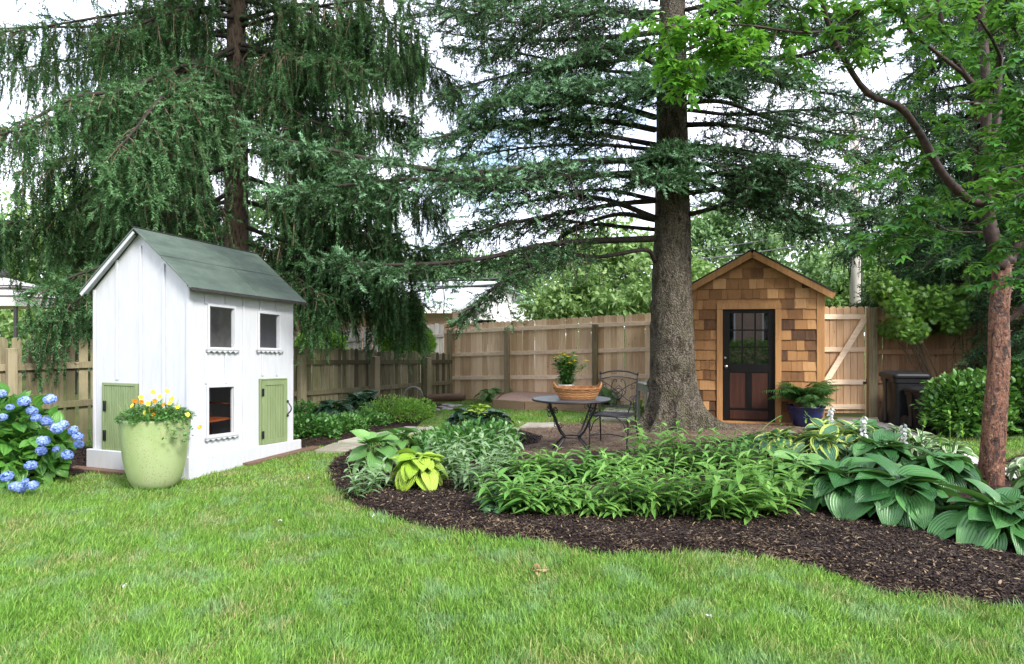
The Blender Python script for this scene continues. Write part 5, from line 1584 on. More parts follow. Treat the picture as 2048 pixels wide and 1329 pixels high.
# forward tips beside the playhouse and the low twiggy branch at its left gable
nl([(440, 440, 12.0), (330, 470, 10.8), (240, 520, 9.6), (160, 548, 8.9), (105, 570, 8.6)], 30, .5, (.3, 1.0), .6, .03, .15, droop=.6)
nl([(300, 500, 10.4), (220, 530, 9.6), (170, 590, 9.0), (110, 625, 8.7)], 22, .5, (.7, 1.0), .65, .02, .12, droop=.6)
for i in range(24):
    z = 6.6 + i * .17; a_ = i * 2.4 + 1; L_ = 3.6 * (1 - (z - 6.6) / 5.0) + .5
    c_ = np.array([NX, ND, z]); dv = np.array([math.cos(a_), math.sin(a_), 0])
    sn.limb([c_, c_ + dv * L_ * .5 - (0, 0, .05), c_ + dv * L_ - (0, 0, .3)], .04, .01, 16, .8, (.4, .9), .4, .1, .8)
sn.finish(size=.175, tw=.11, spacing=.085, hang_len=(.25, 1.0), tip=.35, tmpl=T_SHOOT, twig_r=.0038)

# ---- generic dense conifer
def conifer(name, label, x, y, zbase, zt, rad, n, needle, cat="tree", dens=(.5, 1.0), hang=.15, size=.13, tw=.13, r_tr=.18, group=None, var=0.0, lat=.8, sector=None):
    root = thing(name, label, cat, (x, y, 0), 0, group)
    trunk_mesh([(0, r_tr), (zt * .5, r_tr * .6), (zt, .02)], n=20).build("trunk", MAT['bark_norway'], root, smooth=True)
    s = Spruce(root, MAT['bark_dark'], MAT['bark_dark'], needle)
    for i in range(n):
        f = i / n
        z = zbase + (zt - zbase) * f
        a_ = i * 2.4 + rng.uniform(-.3, .3)
        if sector is not None: a_ = sector[0] + (i * .618 % 1) * (sector[1] - sector[0])
        L_ = (rad * (1 - f) ** .8 + .25) * rng.uniform(.8, 1.15)
        c_ = np.array([x, y, z]); dv = np.array([math.cos(a_), math.sin(a_), 0])
        s.limb([c_, c_ + dv * L_ * .5 + (0, 0, .05), c_ + dv * L_ - (0, 0, .22 * L_)], .035, .010, max(8, int(14 * L_)), lat, dens, .35, .15, hang, .5, var)
    s.finish(size=size, tw=tw, tip=.5, tmpl=T_SHOOT_S)
    return root
conifer("spruce_tree", "dense dark green spruce right of the shed, behind the copper-barked maple", 8.75, 12.9, 2.3, 9.5, 2.1, 50, MAT['needle_dark'], var=.05, hang=.2)
conifer("spruce_tree", "blue-tipped spruce at the right edge behind the shaded fence", 10.2, 13.2, 1.3, 9, 2.6, 44, MAT['needle_dark'], var=.10)
0 and conifer("spruce_tree", "tall spruce showing between the utility pole and the maple's limbs", 5.8, 16.5, 2.4, 11, 2.4, 40, MAT['needle_dark'], var=.12)
conifer("spruce_tree", "low dark spruce at the right picture edge behind the maple trunk", 8.7, 10.6, .4, 4.5, 1.7, 34, MAT['needle_dark'], var=-.02, size=.11, tw=.11)
conifer("spruce_tree", "distant dark spruce left of the weeping spruce's trunk", -9.5, 19, 1.2, 11, 3.0, 40, MAT['needle_norway'], var=.05, hang=.4, tw=.16, size=.17)

# ---- arborvitae and other shaped shrubs
def blobs_foliage(m, blobs, n, tmpl, size, o, var=0.0, shell=.55, outward=.8, vertical=0.0, up_bias=0.0, gap=0.0):
    tot = sum(b[3] * b[4] * b[5] for b in blobs) ** 1.0
    for (x, y, z, rx, ry, rz) in blobs:
        k = int(n * rx * ry * rz / tot)
        d = nrm(rng.normal(0, 1, (k, 3)))
        r = shell + (1 - shell) * rng.random(k) ** .6
        r *= 1 + .16 * np.sin(d[:, 0] * 6 + x * 5) * np.cos(d[:, 2] * 7 + z * 3)
        p = np.stack([x + rx * r * d[:, 0], y + ry * r * d[:, 1], z + rz * r * d[:, 2]], 1)
        if gap > 0:
            kp = hnoise(p[:, 0] * 1.5 + p[:, 1], p[:, 2] * 1.5, 1.6, x) > -1 + 2 * gap * .5
            p, d, r = p[kp], d[kp], r[kp]
        f = nrm(d * outward + rng.normal(0, .45, d.shape) + np.array([0, 0, up_bias]))
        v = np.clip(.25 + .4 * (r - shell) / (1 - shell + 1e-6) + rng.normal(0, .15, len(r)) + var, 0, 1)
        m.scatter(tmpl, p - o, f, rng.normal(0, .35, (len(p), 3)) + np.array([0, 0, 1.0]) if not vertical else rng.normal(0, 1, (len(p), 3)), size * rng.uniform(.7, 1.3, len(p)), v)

def shrub(name, label, cat, loc, blobs, n, tmpl, size, mat, var=0.0, up=0.3, stems=6, group=None, shell=.55, stem_mat='stem_brown', sprays=False, outward=.8):
    o = np.array([loc[0], loc[1], 0.0])
    root = thing(name, label, cat, o, 0, group)
    m = M()
    blobs_foliage(m, blobs, n, tmpl, size, o, var, shell, outward, sprays, up)
    m.build("foliage", MAT[mat], root, smooth=not sprays)
    if stems:
        m = M()
        for i in range(stems):
            b = blobs[i % len(blobs)]
            e = np.array(b[:3]) - o + rng.normal(0, .2, 3) * np.array(b[3:])
            m.tube(spline([(rng.normal(0, .05), rng.normal(0, .05), 0), e * .5 + rng.normal(0, .04, 3), e], 8), np.linspace(.02, .006, 8), 6)
        m.build("stems", MAT[stem_mat], root, smooth=True)
    return root
def Wb(px, py, D, rx, ry=None, rz=None):   # pixel blob
    c = W(px, py, D); s = D / F
    return (c[0], c[1], c[2], rx * s, (ry or rx) * s, (rz or rx) * s)
th_blobs = []
for q in range(30):
    t_ = q / 29
    pxx = 1765 + 190 * t_ + rng.normal(0, 12); top = 560 + 25 * math.sin(t_ * 3)
    th_blobs.append(Wb(pxx, top + rng.uniform(0, 95) * (1 - .35 * t_), 11.8 + rng.uniform(-.5, .3), rng.uniform(14, 26), 18, rng.uniform(16, 30)))
shrub("arborvitae", "arborvitae with bright yellow-green sprays hanging over the shaded fence", "shrub", W(1900, 700, 11.8), th_blobs, 7500, T_SPRAY, .085, 'thuja', -.18, -.6, 8, sprays=True, shell=.15)
shrub("arborvitae", "small bright cone-shaped arborvitae in the corner beyond the mossy fence", "shrub", W(810, 690, 17.0), [Wb(800, 670, 17, 40, 30, 50), Wb(820, 640, 17, 24, 20, 40), Wb(838, 690, 17, 30, 24, 24)], 5000, T_SPRAY, .15, 'thuja', .1, .5, 3, sprays=True)
shrub("garden_shrub", "yellow-green shrub behind the mossy fence, beside the playhouse's roof corner", "shrub", W(640, 680, 15.2), [Wb(640, 690, 15.2, 50, 30, 28)], 1500, T_OVAL, .12, 'round_lt', .3, .3, 3)

# ---- broadleaf trees
def broad(name, label, x, y, clumps, n, size, mat, trunk_r=.15, tmpl=None, group=None, gap=.35, bark='bark_norway', trunk_h=None, spread=.5):
    root = thing(name, label, "tree", (x, y, 0), 0, group)
    o = np.array([x, y, 0.0]); m = M(); t = M()
    zc = np.mean([c[2] for c in clumps]); th = trunk_h or zc * .55
    t.tube(spline([(0, 0, 0), (.05, 0, th * .5), (0.02, 0, th), (0, 0, zc)], 12), np.linspace(trunk_r, trunk_r * .4, 12), 10)
    for c in clumps:
        e = np.array(c[:3]) - o
        t.tube(spline([(0, 0, th * rng.uniform(.6, 1)), e * .55 + (0, 0, th * .3), e], 8), np.linspace(trunk_r * .35, .012, 8), 6)
        k = max(3, int(n * c[3] ** 2 / sum(q[3] ** 2 for q in clumps)))
        sub = 26
        sc = np.array(c[:3]) + rng.normal(0, spread, (sub, 3)) * np.array([c[3], c[3], c[3] * .75])
        i = rng.integers(0, sub, k)
        p = sc[i] + rng.normal(0, .17, (k, 3)) * c[3]
        f = nrm(rng.normal(0, .7, (k, 3)) + (p - np.array(c[:3])) / c[3] * .5 + np.array([0, 0, -.25]))
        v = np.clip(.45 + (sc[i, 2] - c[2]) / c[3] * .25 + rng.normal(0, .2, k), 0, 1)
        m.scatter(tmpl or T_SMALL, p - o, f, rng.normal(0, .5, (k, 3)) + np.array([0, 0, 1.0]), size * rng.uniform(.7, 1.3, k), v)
    t.build("trunk", MAT[bark], root, smooth=True)
    m.build("crown", MAT[mat], root)
    return root
def cl(px, py, D, r): c = W(px, py, D); return (c[0], c[1], c[2], r * D / F)
broad("broadleaf_tree", "bright fresh-green tree right behind the tall cedar fence, left of the big trunk", 3.0, 20.5, [cl(1130, 600, 20, 70), cl(1210, 560, 20.5, 80), cl(1280, 600, 20.5, 70), cl(1180, 510, 21, 70), cl(1270, 500, 21, 60), cl(1100, 625, 19.5, 45), cl(1240, 610, 19.5, 60), cl(1330, 560, 21, 70)], 17000, .17, 'far_leaf')
broad("broadleaf_tree", "pale green feathery tree behind the shed's ridge", 7.4, 24, [cl(1400, 470, 24, 60), cl(1450, 440, 24, 70), cl(1520, 500, 24, 60), cl(1590, 470, 25, 60), cl(1400, 540, 24, 50), cl(1560, 560, 24, 60), cl(1480, 560, 24, 60), cl(1620, 540, 24, 40), cl(1500, 380, 25, 60)], 15000, .17, 'far_leaf2')
broad("broadleaf_tree", "light green bushy tree around the utility pole, above the gate", 12.5, 26, [cl(1650, 560, 26, 60), cl(1690, 520, 27, 50), cl(1750, 540, 26, 70), cl(1680, 600, 26, 60), cl(1760, 610, 26, 60), cl(1640, 610, 26, 50), cl(1820, 520, 26, 70)], 13000, .19, 'far_leaf')
broad("broadleaf_tree", "hazy green tree beyond the grey-roofed brick house", -3.0, 34, [cl(860, 545, 34, 40), cl(910, 535, 34, 40), cl(960, 545, 34, 40), cl(1010, 540, 34, 40), cl(820, 540, 34, 30), cl(1060, 550, 34, 40)], 7000, .25, 'far_leaf2')
broad("broadleaf_tree", "yellow-green tree glowing through the weeping spruce, left of its trunk", -9.0, 22, [cl(330, 330, 22, 80), cl(260, 400, 22, 90), cl(400, 250, 22, 80), cl(340, 430, 22, 80), cl(180, 450, 22, 90), cl(60, 480, 22, 90), cl(500, 200, 22, 80)], 14000, .18, 'far_leaf')
broad("broadleaf_tree", "yellow-green tree glowing through the weeping spruce, right of its trunk", -5.5, 23, [cl(560, 180, 23, 80), cl(620, 300, 23, 80), cl(580, 420, 23, 90), cl(700, 420, 23, 80), cl(650, 540, 23, 80), cl(760, 520, 23, 60), cl(560, 560, 23, 70)], 14000, .18, 'far_leaf2')
broad("broadleaf_tree", "leafy tree behind the garden canopy at the far left", -16, 23, [cl(20, 560, 22, 70), cl(90, 580, 22, 70), cl(-60, 520, 22, 80), cl(130, 530, 22, 60), cl(160, 640, 21, 50), cl(60, 650, 21, 60)], 9000, .17, 'far_leaf')
broad("broadleaf_tree", "green tree beyond the shaded fence at the far right", 14, 19, [cl(1900, 560, 18, 80), cl(2000, 600, 18, 80), cl(1940, 440, 19, 90), cl(2060, 420, 19, 90), cl(1850, 480, 19, 70)], 12000, .16, 'far_leaf2')
# low far hedge masses close the view beneath the crowns
for (px, py, D, rx, rz, lab, mt) in ((200, 640, 24, 200, 60, "hedge far behind the picket fence on the left", 'far_leaf2'), (620, 640, 30, 150, 50, "hedge far behind the playhouse, between grey fence and spruce", 'far_leaf2'),
                                     (1200, 650, 30, 200, 60, "hedge far behind the tall cedar fence", 'far_leaf'), (1600, 640, 32, 200, 70, "hedge far behind the gate", 'far_leaf2'), (2050, 640, 26, 220, 80, "hedge far behind the bins on the right", 'far_leaf2')):
    c = W(px, py, D); s = D / F
    shrub("hedge", lab, "hedge", c, [(c[0] - rx * s * .5, D, c[2] - .5, rx * s * .6, 1.5, rz * s + .8), (c[0] + rx * s * .5, D, c[2] - .4, rx * s * .6, 1.5, rz * s + .6)], 6000, T_SMALL, .26, mt, .1, .3, 0)

# ---- copper-barked maple in the foreground right
MX, MD = (1981 - CX) / F * 6.42, 6.42
mp = thing("maple_tree", "slim maple with peeling copper-brown bark standing among the hostas", "tree", (MX, MD, 0))
mo = np.array([MX, MD, 0.0])
def mpath(pts, n=24): return spline([W(*q) for q in pts], n) - mo
P = mpath([(1979, 1006, 6.42), (1983, 940, 6.42), (1988, 840, 6.42), (1996, 740, 6.42), (1997, 640, 6.42), (2003, 560, 6.42), (2003, 525, 6.42)], 60)
r = np.interp(np.linspace(0, 1, 60), [0, .08, .4, .75, .95, 1], [.128, .108, .093, .079, .076, .068])
a_ = np.linspace(0, 2 * math.pi, 28, endpoint=False)
m = M(); m.tube(P, r, 28)
v = m.v[0].reshape(60, 28, 3); cc_ = P[:, None]
w = 1 + .06 * np.sin(3 * a_[None] + np.linspace(0, 5, 60)[:, None]) + .035 * np.sin(7 * a_[None] - np.linspace(0, 22, 60)[:, None])
m.v[0] = (cc_ + (v - cc_) * w[:, :, None]).reshape(-1, 3)
# peeling flakes of bark belong to the trunk's own mesh
k = 420
i = rng.integers(2, 58, k); th_ = rng.uniform(0, 2 * math.pi, k)
e1 = np.stack([np.cos(th_), np.sin(th_), np.zeros(k)], 1)
pos = P[i] + e1 * (r[i] * 1.01)[:, None]
m.scatter(T_CHIP, pos, nrm(np.stack([-np.sin(th_), np.cos(th_), rng.normal(0, .5, k)], 1) + e1 * .35), e1, rng.uniform(.02, .05, k), rng.uniform(.5, 1, k), .7)
m.build("trunk", MAT['bark_maple'], mp, smooth=True)
branches = [
    ([(2003, 540, 6.42), (1985, 480, 6.4), (1975, 400, 6.4), (1972, 300, 6.35), (1972, 180, 6.3), (1965, 60, 6.3), (1950, -80, 6.2)], .07, .03),
    ([(2003, 540, 6.42), (2030, 500, 6.4), (2065, 430, 6.3), (2100, 350, 6.2)], .062, .03),
    ([(1974, 410, 6.4), (1930, 395, 6.3), (1880, 340, 6.2), (1838, 265, 6.1), (1800, 215, 6.0), (1740, 190, 5.9), (1695, 130, 5.8), (1650, 30, 5.7), (1640, -60, 5.6)], .042, .018),
    ([(1972, 330, 6.4), (1995, 240, 6.45), (1998, 130, 6.5), (2010, 80, 6.5), (2048, 70, 6.5)], .038, .02),
    ([(1972, 190, 6.35), (1930, 150, 6.3), (1890, 70, 6.2), (1870, -40, 6.1)], .03, .015),
    ([(1930, 150, 6.3), (1860, 95, 6.2), (1810, 50, 6.1), (1800, 0, 6.0)], .02, .010),
    ([(1976, 405, 6.4), (2010, 380, 6.3), (2060, 340, 6.2)], .03, .015),
    ([(1997, 650, 6.42), (2025, 635, 6.4), (2070, 590, 6.3)], .032, .02),
    ([(1972, 200, 6.3), (2000, 130, 6.0), (1990, 90, 5.8), (1960, 40, 5.6)], .02, .01),
    ([(1840, 270, 6.1), (1800, 280, 6.2), (1770, 300, 6.3)], .010, .005),
    ([(1965, 465, 6.4), (1900, 462, 6.2), (1850, 440, 6.0), (1800, 470, 5.9)], .008, .004),
    ([(1700, 60, 5.8), (1600, 65, 5.6), (1480, 50, 5.4), (1330, 55, 5.2)], .014, .005),
    ([(1975, 210, 6.3), (1940, 205, 6.2), (1890, 210, 6.1)], .010, .005)]
m = M(); tips = []
for pts, r0, r1 in branches[:4]:
    PP = mpath(pts, 26); m.tube(PP, np.linspace(r0, r1, 26) * (1 + .10 * np.sin(np.arange(26) * 1.7)) * rng.uniform(.92, 1.08, 26), 12)
lm_ = m
for pts, r0, r1 in branches[4:]:
    PP = mpath(pts, 20); m.tube(PP, np.linspace(r0, r1, 20), 8)
tw_ = M(); lv = {'maple_leaf': [], 'maple_bright': []}
def mclump(px, py, D, r, n, mat='maple_leaf'):
    if 1900 <= px <= 2015 or 1740 < px < 1900 and 190 < py < 330: D += 1.0   # behind the stems
    lv[mat].append((W(px, py, D), r * D / F, n))
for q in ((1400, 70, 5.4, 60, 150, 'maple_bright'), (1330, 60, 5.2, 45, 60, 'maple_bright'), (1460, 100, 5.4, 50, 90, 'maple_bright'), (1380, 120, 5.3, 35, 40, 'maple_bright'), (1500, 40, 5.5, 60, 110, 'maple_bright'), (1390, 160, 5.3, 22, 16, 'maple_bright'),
          (1600, 30, 5.6, 70, 110, 'maple_leaf'), (1720, 20, 5.7, 70, 120, 'maple_leaf'), (1830, 40, 5.9, 80, 120, 'maple_leaf'), (1560, 90, 5.5, 40, 40, 'maple_leaf'),
          (1940, 30, 5.8, 90, 170, 'maple_leaf'), (2030, 60, 5.6, 80, 150, 'maple_leaf'), (1950, 100, 5.7, 60, 70, 'maple_leaf'), (2050, 200, 5.5, 70, 130, 'maple_leaf'), (2030, 300, 5.5, 60, 100, 'maple_leaf'),
          (1870, 255, 5.7, 55, 60, 'maple_leaf'), (1760, 310, 5.8, 60, 60, 'maple_leaf'), (1820, 300, 5.9, 50, 50, 'maple_leaf'), (1900, 310, 5.6, 50, 60, 'maple_leaf'), (1830, 200, 5.7, 40, 30, 'maple_leaf'),
          (2000, 380, 5.5, 60, 90, 'maple_leaf'), (2050, 420, 5.4, 60, 110, 'maple_leaf'), (1900, 400, 5.8, 45, 50, 'maple_leaf'), (1860, 415, 5.7, 60, 90, 'maple_leaf'), (1800, 440, 5.8, 60, 90, 'maple_leaf'), (1790, 480, 5.8, 50, 60, 'maple_leaf'), (2050, 560, 5.4, 40, 70, 'maple_leaf'), (2040, 250, 5.2, 70, 140, 'maple_leaf'), (1980, 20, 5.4, 90, 140, 'maple_leaf'), (1880, 20, 5.6, 70, 100, 'maple_leaf'), (1700, 90, 5.6, 50, 40, 'maple_leaf'), (2060, 380, 4.9, 60, 90, 'maple_leaf'),
          (1900, 460, 5.7, 50, 60, 'maple_leaf'), (2040, 500, 5.6, 45, 60, 'maple_leaf'), (1690, 330, 5.9, 45, 26, 'maple_leaf'), (1930, 520, 5.9, 50, 50, 'maple_leaf'), (2060, 150, 5.0, 60, 70, 'maple_leaf'), (2080, 320, 5.0, 70, 90, 'maple_leaf')):
    mclump(*q)
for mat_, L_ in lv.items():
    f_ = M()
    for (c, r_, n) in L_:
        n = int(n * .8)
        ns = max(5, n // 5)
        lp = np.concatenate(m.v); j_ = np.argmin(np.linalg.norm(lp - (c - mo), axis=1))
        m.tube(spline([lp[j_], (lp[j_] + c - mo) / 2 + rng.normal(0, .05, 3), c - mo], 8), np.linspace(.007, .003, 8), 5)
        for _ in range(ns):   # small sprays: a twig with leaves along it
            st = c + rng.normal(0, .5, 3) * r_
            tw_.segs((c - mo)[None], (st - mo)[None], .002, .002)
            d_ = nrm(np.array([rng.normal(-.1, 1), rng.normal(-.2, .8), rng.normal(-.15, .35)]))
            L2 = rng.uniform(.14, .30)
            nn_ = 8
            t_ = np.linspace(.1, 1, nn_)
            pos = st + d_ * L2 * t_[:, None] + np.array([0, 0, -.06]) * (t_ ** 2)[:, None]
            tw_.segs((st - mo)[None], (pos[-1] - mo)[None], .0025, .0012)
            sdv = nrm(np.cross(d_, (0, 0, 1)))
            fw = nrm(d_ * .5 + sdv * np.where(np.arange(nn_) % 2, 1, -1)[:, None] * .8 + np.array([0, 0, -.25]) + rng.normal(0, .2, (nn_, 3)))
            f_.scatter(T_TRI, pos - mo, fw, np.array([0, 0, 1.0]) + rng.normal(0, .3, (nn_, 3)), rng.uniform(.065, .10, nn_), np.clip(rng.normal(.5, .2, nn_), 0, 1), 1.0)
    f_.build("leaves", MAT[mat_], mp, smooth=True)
m.build("limbs", MAT['bark_maple_dark'], mp, smooth=True)
tw_.build("twigs", MAT['bark_maple_dark'], mp)

# ================================================================ POTS, TABLE, CHAIR, BINS
def lathe_part(nm, prof, mat, parent, n=40, smooth=True, **kw):
    m = M(); m.lathe(prof, n, **kw); return m.build(nm, MAT[mat], parent, smooth=smooth)
# big speckled green pot
PX, PD = (311 - CX) / F * 6.56, 6.56
pot = thing("planter", "large speckled pale green ceramic planter in front of the white playhouse", "planter", (PX, PD, 0))
lathe_part("pot", [(0, 0.0), (.13, 0.0), (.17, .012), (.205, .05), (.235, .11), (.260, .20), (.280, .31), (.294, .43), (.303, .54), (.307, .61), (.310, .645), (.314, .665), (.311, .680), (.298, .682), (.288, .672), (.286, .60), (.275, .56)], 'potgreen', pot, 64)
lathe_part("soil", [(0, .595), (.15, .60), (.285, .59)], 'soil', pot, 30)

def flower_tmpl(n, cup=.25, w=.45):
    V, T, C = [(0, 0, 0)], [], [(0.5, 0, .5)]
    for i in range(n):
        a = 2 * math.pi * i / n
        for da, rr in ((-w, .75), (0, 1.0), (w, .75)):
            V.append((rr * math.cos(a + da), rr * math.sin(a + da), cup * rr)); C.append((.5, .5, .5))
        k = 1 + 3 * i
        T += [(0, k, k + 1), (0, k + 1, k + 2)]
    return np.array(V, float), np.zeros((0, 4), int), np.array(T), np.array(C)
T_FL5 = flower_tmpl(5, .2, .62)
T_FL4 = flower_tmpl(4, .25, .75)
T_DAISY = flower_tmpl(9, .1, .3)

# marigold-like bedding flowers in the pot
def Ppot(px, py, dd=0): return W(px, py, PD + dd)
fl = thing("bedding_flowers", "bedding plant with small orange and yellow blooms spilling over the rim of the green planter", "flowers", (PX, PD, .60))
fo = np.array([PX, PD, .60])
m = M(); k = 1500
ang = rng.uniform(0, 2 * math.pi, k); rr = .325 * np.sqrt(rng.random(k))
hgt = .04 + .17 * (1 - (rr / .40) ** 2) * rng.uniform(.4, 1.05, k)
p = np.stack([rr * np.cos(ang), rr * np.sin(ang), hgt], 1)
over = rng.random(k) < .10
p[over, 0] = rng.uniform(.12, .42, over.sum()); p[over, 1] = rng.uniform(-.30, -.1, over.sum()); p[over, 2] = .10 - .22 * rng.random(over.sum()) * (p[over, 0] > .2)
rad = np.hypot(p[:, 0], p[:, 1]); inpot = (rad < .34) & (p[:, 2] < .07); p[inpot, 2] = .09
f = nrm(np.stack([np.cos(ang), np.sin(ang), rng.uniform(-.2, .9, k)], 1) + rng.normal(0, .4, (k, 3)))
m.scatter(T_OVAL, p, f, (0, 0, 1), rng.uniform(.025, .05, k), np.clip(rng.normal(.5, .2, k), 0, 1))
m.build("foliage", MAT['round'], fl, smooth=True)
m = M()
for i in range(34):
    a_ = rng.uniform(0, 2 * math.pi); r_ = rng.uniform(.05, .3)
    m.tube(spline([(r_ * .4 * math.cos(a_), r_ * .4 * math.sin(a_), 0), (r_ * math.cos(a_), r_ * math.sin(a_), .12), (r_ * 1.2 * math.cos(a_), r_ * 1.2 * math.sin(a_), rng.uniform(.15, .26))], 6), .0025, 5)
m.build("stems", MAT['stem'], fl)
def bloom(nm, pos, mat, R_=.024, par=fl, base=fo, face=(0, -1, .45)):
    m = M()
    f_ = nrm(np.array(face) + rng.normal(0, .35, 3))
    for q in range(2):
        v, qq, tt, c = T_FL5
        a_ = rng.uniform(0, 6)
        side = nrm(np.cross(f_, (0.1, 0.2, 1))); up_ = np.cross(side, f_)
        vv = v * R_ * (1 - .25 * q)
        X_ = vv[:, :1] * math.cos(a_) - vv[:, 1:2] * math.sin(a_); Y_ = vv[:, :1] * math.sin(a_) + vv[:, 1:2] * math.cos(a_)
        P_ = X_ * side + Y_ * up_ + (vv[:, 2:3] + .004 * q) * f_
        m.add(P_, None, tt, np.column_stack([np.full(len(v), rng.random()), c]))
    o = m.build(nm, MAT[mat], par); o.location = tuple(np.array(pos) - base)
    return o
for px, py, c in ((282, 795, 'y'), (306, 785, 'y'), (334, 783, 'o'), (283, 804, 'o'), (310, 802, 'o'), (320, 794, 'y'), (328, 810, 'o'), (340, 807, 'y'), (302, 819, 'o'), (306, 830, 'o'), (265, 812, 'y'), (355, 815, 'y'), (296, 808, 'y'), (270, 802, 'o'), (345, 798, 'y'), (400, 855, 'o'), (375, 830, 'y'), (290, 826, 'y')):
    bloom("blossom", Ppot(px, py, rng.uniform(-.2, -.05)), 'orange' if c == 'o' else 'yellow', .026)

# wrought iron table
IC = np.array([(1143 - CX) / F * 8.45, 8.45, 0.0])
tb = thing("garden_table", "round black wrought-iron table with curled legs under the wicker basket", "table", IC, 0.35)
TZ, TR = .665, .48
m = M(); m.lathe([(0, TZ), (TR - .01, TZ), (TR - .008, TZ + .012), (0, TZ + .012)], 48); m.build("tabletop", MAT['iron_top'], tb)
m = M(); a_ = np.linspace(0, 2 * math.pi, 61); m.tube(np.stack([TR * np.cos(a_), TR * np.sin(a_), np.full(61, TZ + .002)], 1), .013, 8, cap=False); m.build("rim", MAT['black'], tb, smooth=True)
def spiral(c, ex, ez, r0, turns, start=0, n=22, shrink=.18):
    t = np.linspace(0, 1, n)
    a = start + turns * 2 * math.pi * t
    r = r0 * (1 - (1 - shrink) * t)
    return np.asarray(c) + (r * np.cos(a))[:, None] * np.asarray(ex) + (r * np.sin(a))[:, None] * np.asarray(ez)
for i in range(4):
    a = i * math.pi / 2 + .4
    e = np.array([math.cos(a), math.sin(a), 0]); Z = np.array([0, 0, 1.0]); s_ = np.array([-e[1], e[0], 0])
    m = M()
    m.tube(spline([e * .40 + Z * TZ, e * .36 + Z * .55, e * .27 + Z * .40, e * .20 + Z * .28, e * .115 + Z * .205, e * .16 + Z * .17, e * .24 + Z * .10, e * .33 + Z * .0], 30), .0135, 8)
    for sg, zc, rr_ in ((1, .55, .045), (-1, .50, .05), (1, .36, .035)):
        m.tube(spiral(e * (.33 if zc > .4 else .24) + Z * zc + s_ * sg * rr_, s_ * (-sg), Z, rr_, 1.3), .005, 6)
        m.tube(spiral(e * (.40 if zc > .4 else .29) + Z * (zc + .02), e, Z, rr_ * .9, 1.2, 2.4), .005, 6)
    m.lathe([(0, 0), (.016, .0), (.014, .012), (0, .018)], 8, e * .33)
    m.build("leg", MAT['black'], tb, smooth=True)
m = M(); m.tube(np.stack([.115 * np.cos(a_), .115 * np.sin(a_), np.full(61, .205)], 1), .009, 8, cap=False); m.build("leg_ring", MAT['black'], tb, smooth=True)
# basket
BC = W(1155, 790, 8.35); BC[2] = TZ + .013
bk = thing("wicker_basket", "oval brown wicker basket with end handles on the black table", "basket", BC, .05)
m = M(); n = 60; rows_ = 11
a_ = np.linspace(0, 2 * math.pi, n + 1)
for rw in range(rows_):
    t = rw / (rows_ - 1)
    rx, ry = .205 + .075 * t ** .8, .13 + .05 * t ** .8
    z = .008 + .115 * t + .008 * t * np.cos(a_) ** 2
    wv = 1 + .022 * np.cos(a_ * 15 + math.pi * (rw % 2))
    m.tube(np.stack([rx * wv * np.cos(a_), ry * wv * np.sin(a_), z], 1), .0075, 6, rng.random(), cap=False)
for i in range(30):
    a = 2 * math.pi * i / 30
    m.tube([(.2 * math.cos(a), .125 * math.sin(a), .005), (.28 * math.cos(a), .18 * math.sin(a), .135)], .004, 5, .3)
m.lathe([(0, .006), (.2, .006)], 30, sx=1, sy=.63)
m.build("woven_body", MAT['wicker'], bk, smooth=True)
m = M()
for ph_ in (0, 2.1, 4.2):
    zz = .135 + .008 * np.cos(a_) ** 2 + .010 * np.sin(a_ * 14 + ph_)
    q_ = 1 + .028 * np.cos(a_ * 14 + ph_)
    m.tube(np.stack([.285 * q_ * np.cos(a_), .185 * q_ * np.sin(a_), zz], 1), .008, 6, rng.random(), cap=False)
m.build("braided_rim", MAT['wicker'], bk, smooth=True)
for sg in (-1, 1):
    m = M()
    for q_ in (0, .012): m.tube(spline([(sg * .255, -.09, .15), (sg * .285, -.05, .175 + q_), (sg * .29, 0, .19 + q_), (sg * .285, .05, .175 + q_), (sg * .255, .09, .15)], 14), .008, 6, .6)
    m.build("handle", MAT['wicker'], bk, smooth=True)
# coreopsis pot on the table behind the basket
FC = W(1132, 790, 8.68); FC[2] = TZ + .013
fp = thing("flower_pot", "small pale pot behind the wicker basket on the table", "pot", FC)
lathe_part("pot", [(0, 0), (.07, 0), (.095, .13), (.105, .14), (.103, .16), (.092, .16), (.085, .12)], 'potwhite', fp, 28)
lathe_part("soil", [(0, .135), (.088, .135)], 'soil', fp, 20)
cp_ = thing("potted_plant", "tall leafy plant with flat yellow flower heads behind the basket on the table", "plant", (FC[0], FC[1], FC[2] + .13))
m = M(); sm = M(); tips = []
for i in range(30):
    a = rng.uniform(0, 6.28); r_ = rng.uniform(.02, .17); hh = rng.uniform(.26, .42)
    Pp = spline([(0.03 * math.cos(a), .03 * math.sin(a), 0), (r_ * .6 * math.cos(a), r_ * .6 * math.sin(a), hh * .5), (r_ * math.cos(a), r_ * math.sin(a), hh)], 10)
    sm.tube(Pp, .003, 5); tips.append(Pp[-1])
    k = 26
    idx = rng.integers(1, 10, k)
    aa = rng.uniform(0, 6.28, k)
    m.scatter(T_LANCE, Pp[idx] + rng.normal(0, .012, (k, 3)), np.stack([np.cos(aa), np.sin(aa), rng.uniform(.1, .9, k)], 1), (0, 0, 1), rng.uniform(.06, .11, k), np.clip(rng.normal(.4, .25, k), 0, 1), 1.5)
Pp = spline([(0.05, 0, 0), (.15, 0, .2), (.26, -.02, .27)], 10); sm.tube(Pp, .003, 5)
k = 16; m.scatter(T_LANCE, Pp[rng.integers(5, 10, k)] + rng.normal(0, .015, (k, 3)), rng.normal(0, 1, (k, 3)), (0, 0, 1), .06, .4, 1.3)
m.build("foliage", MAT['round'], cp_, smooth=True); sm.build("stems", MAT['stem'], cp_)
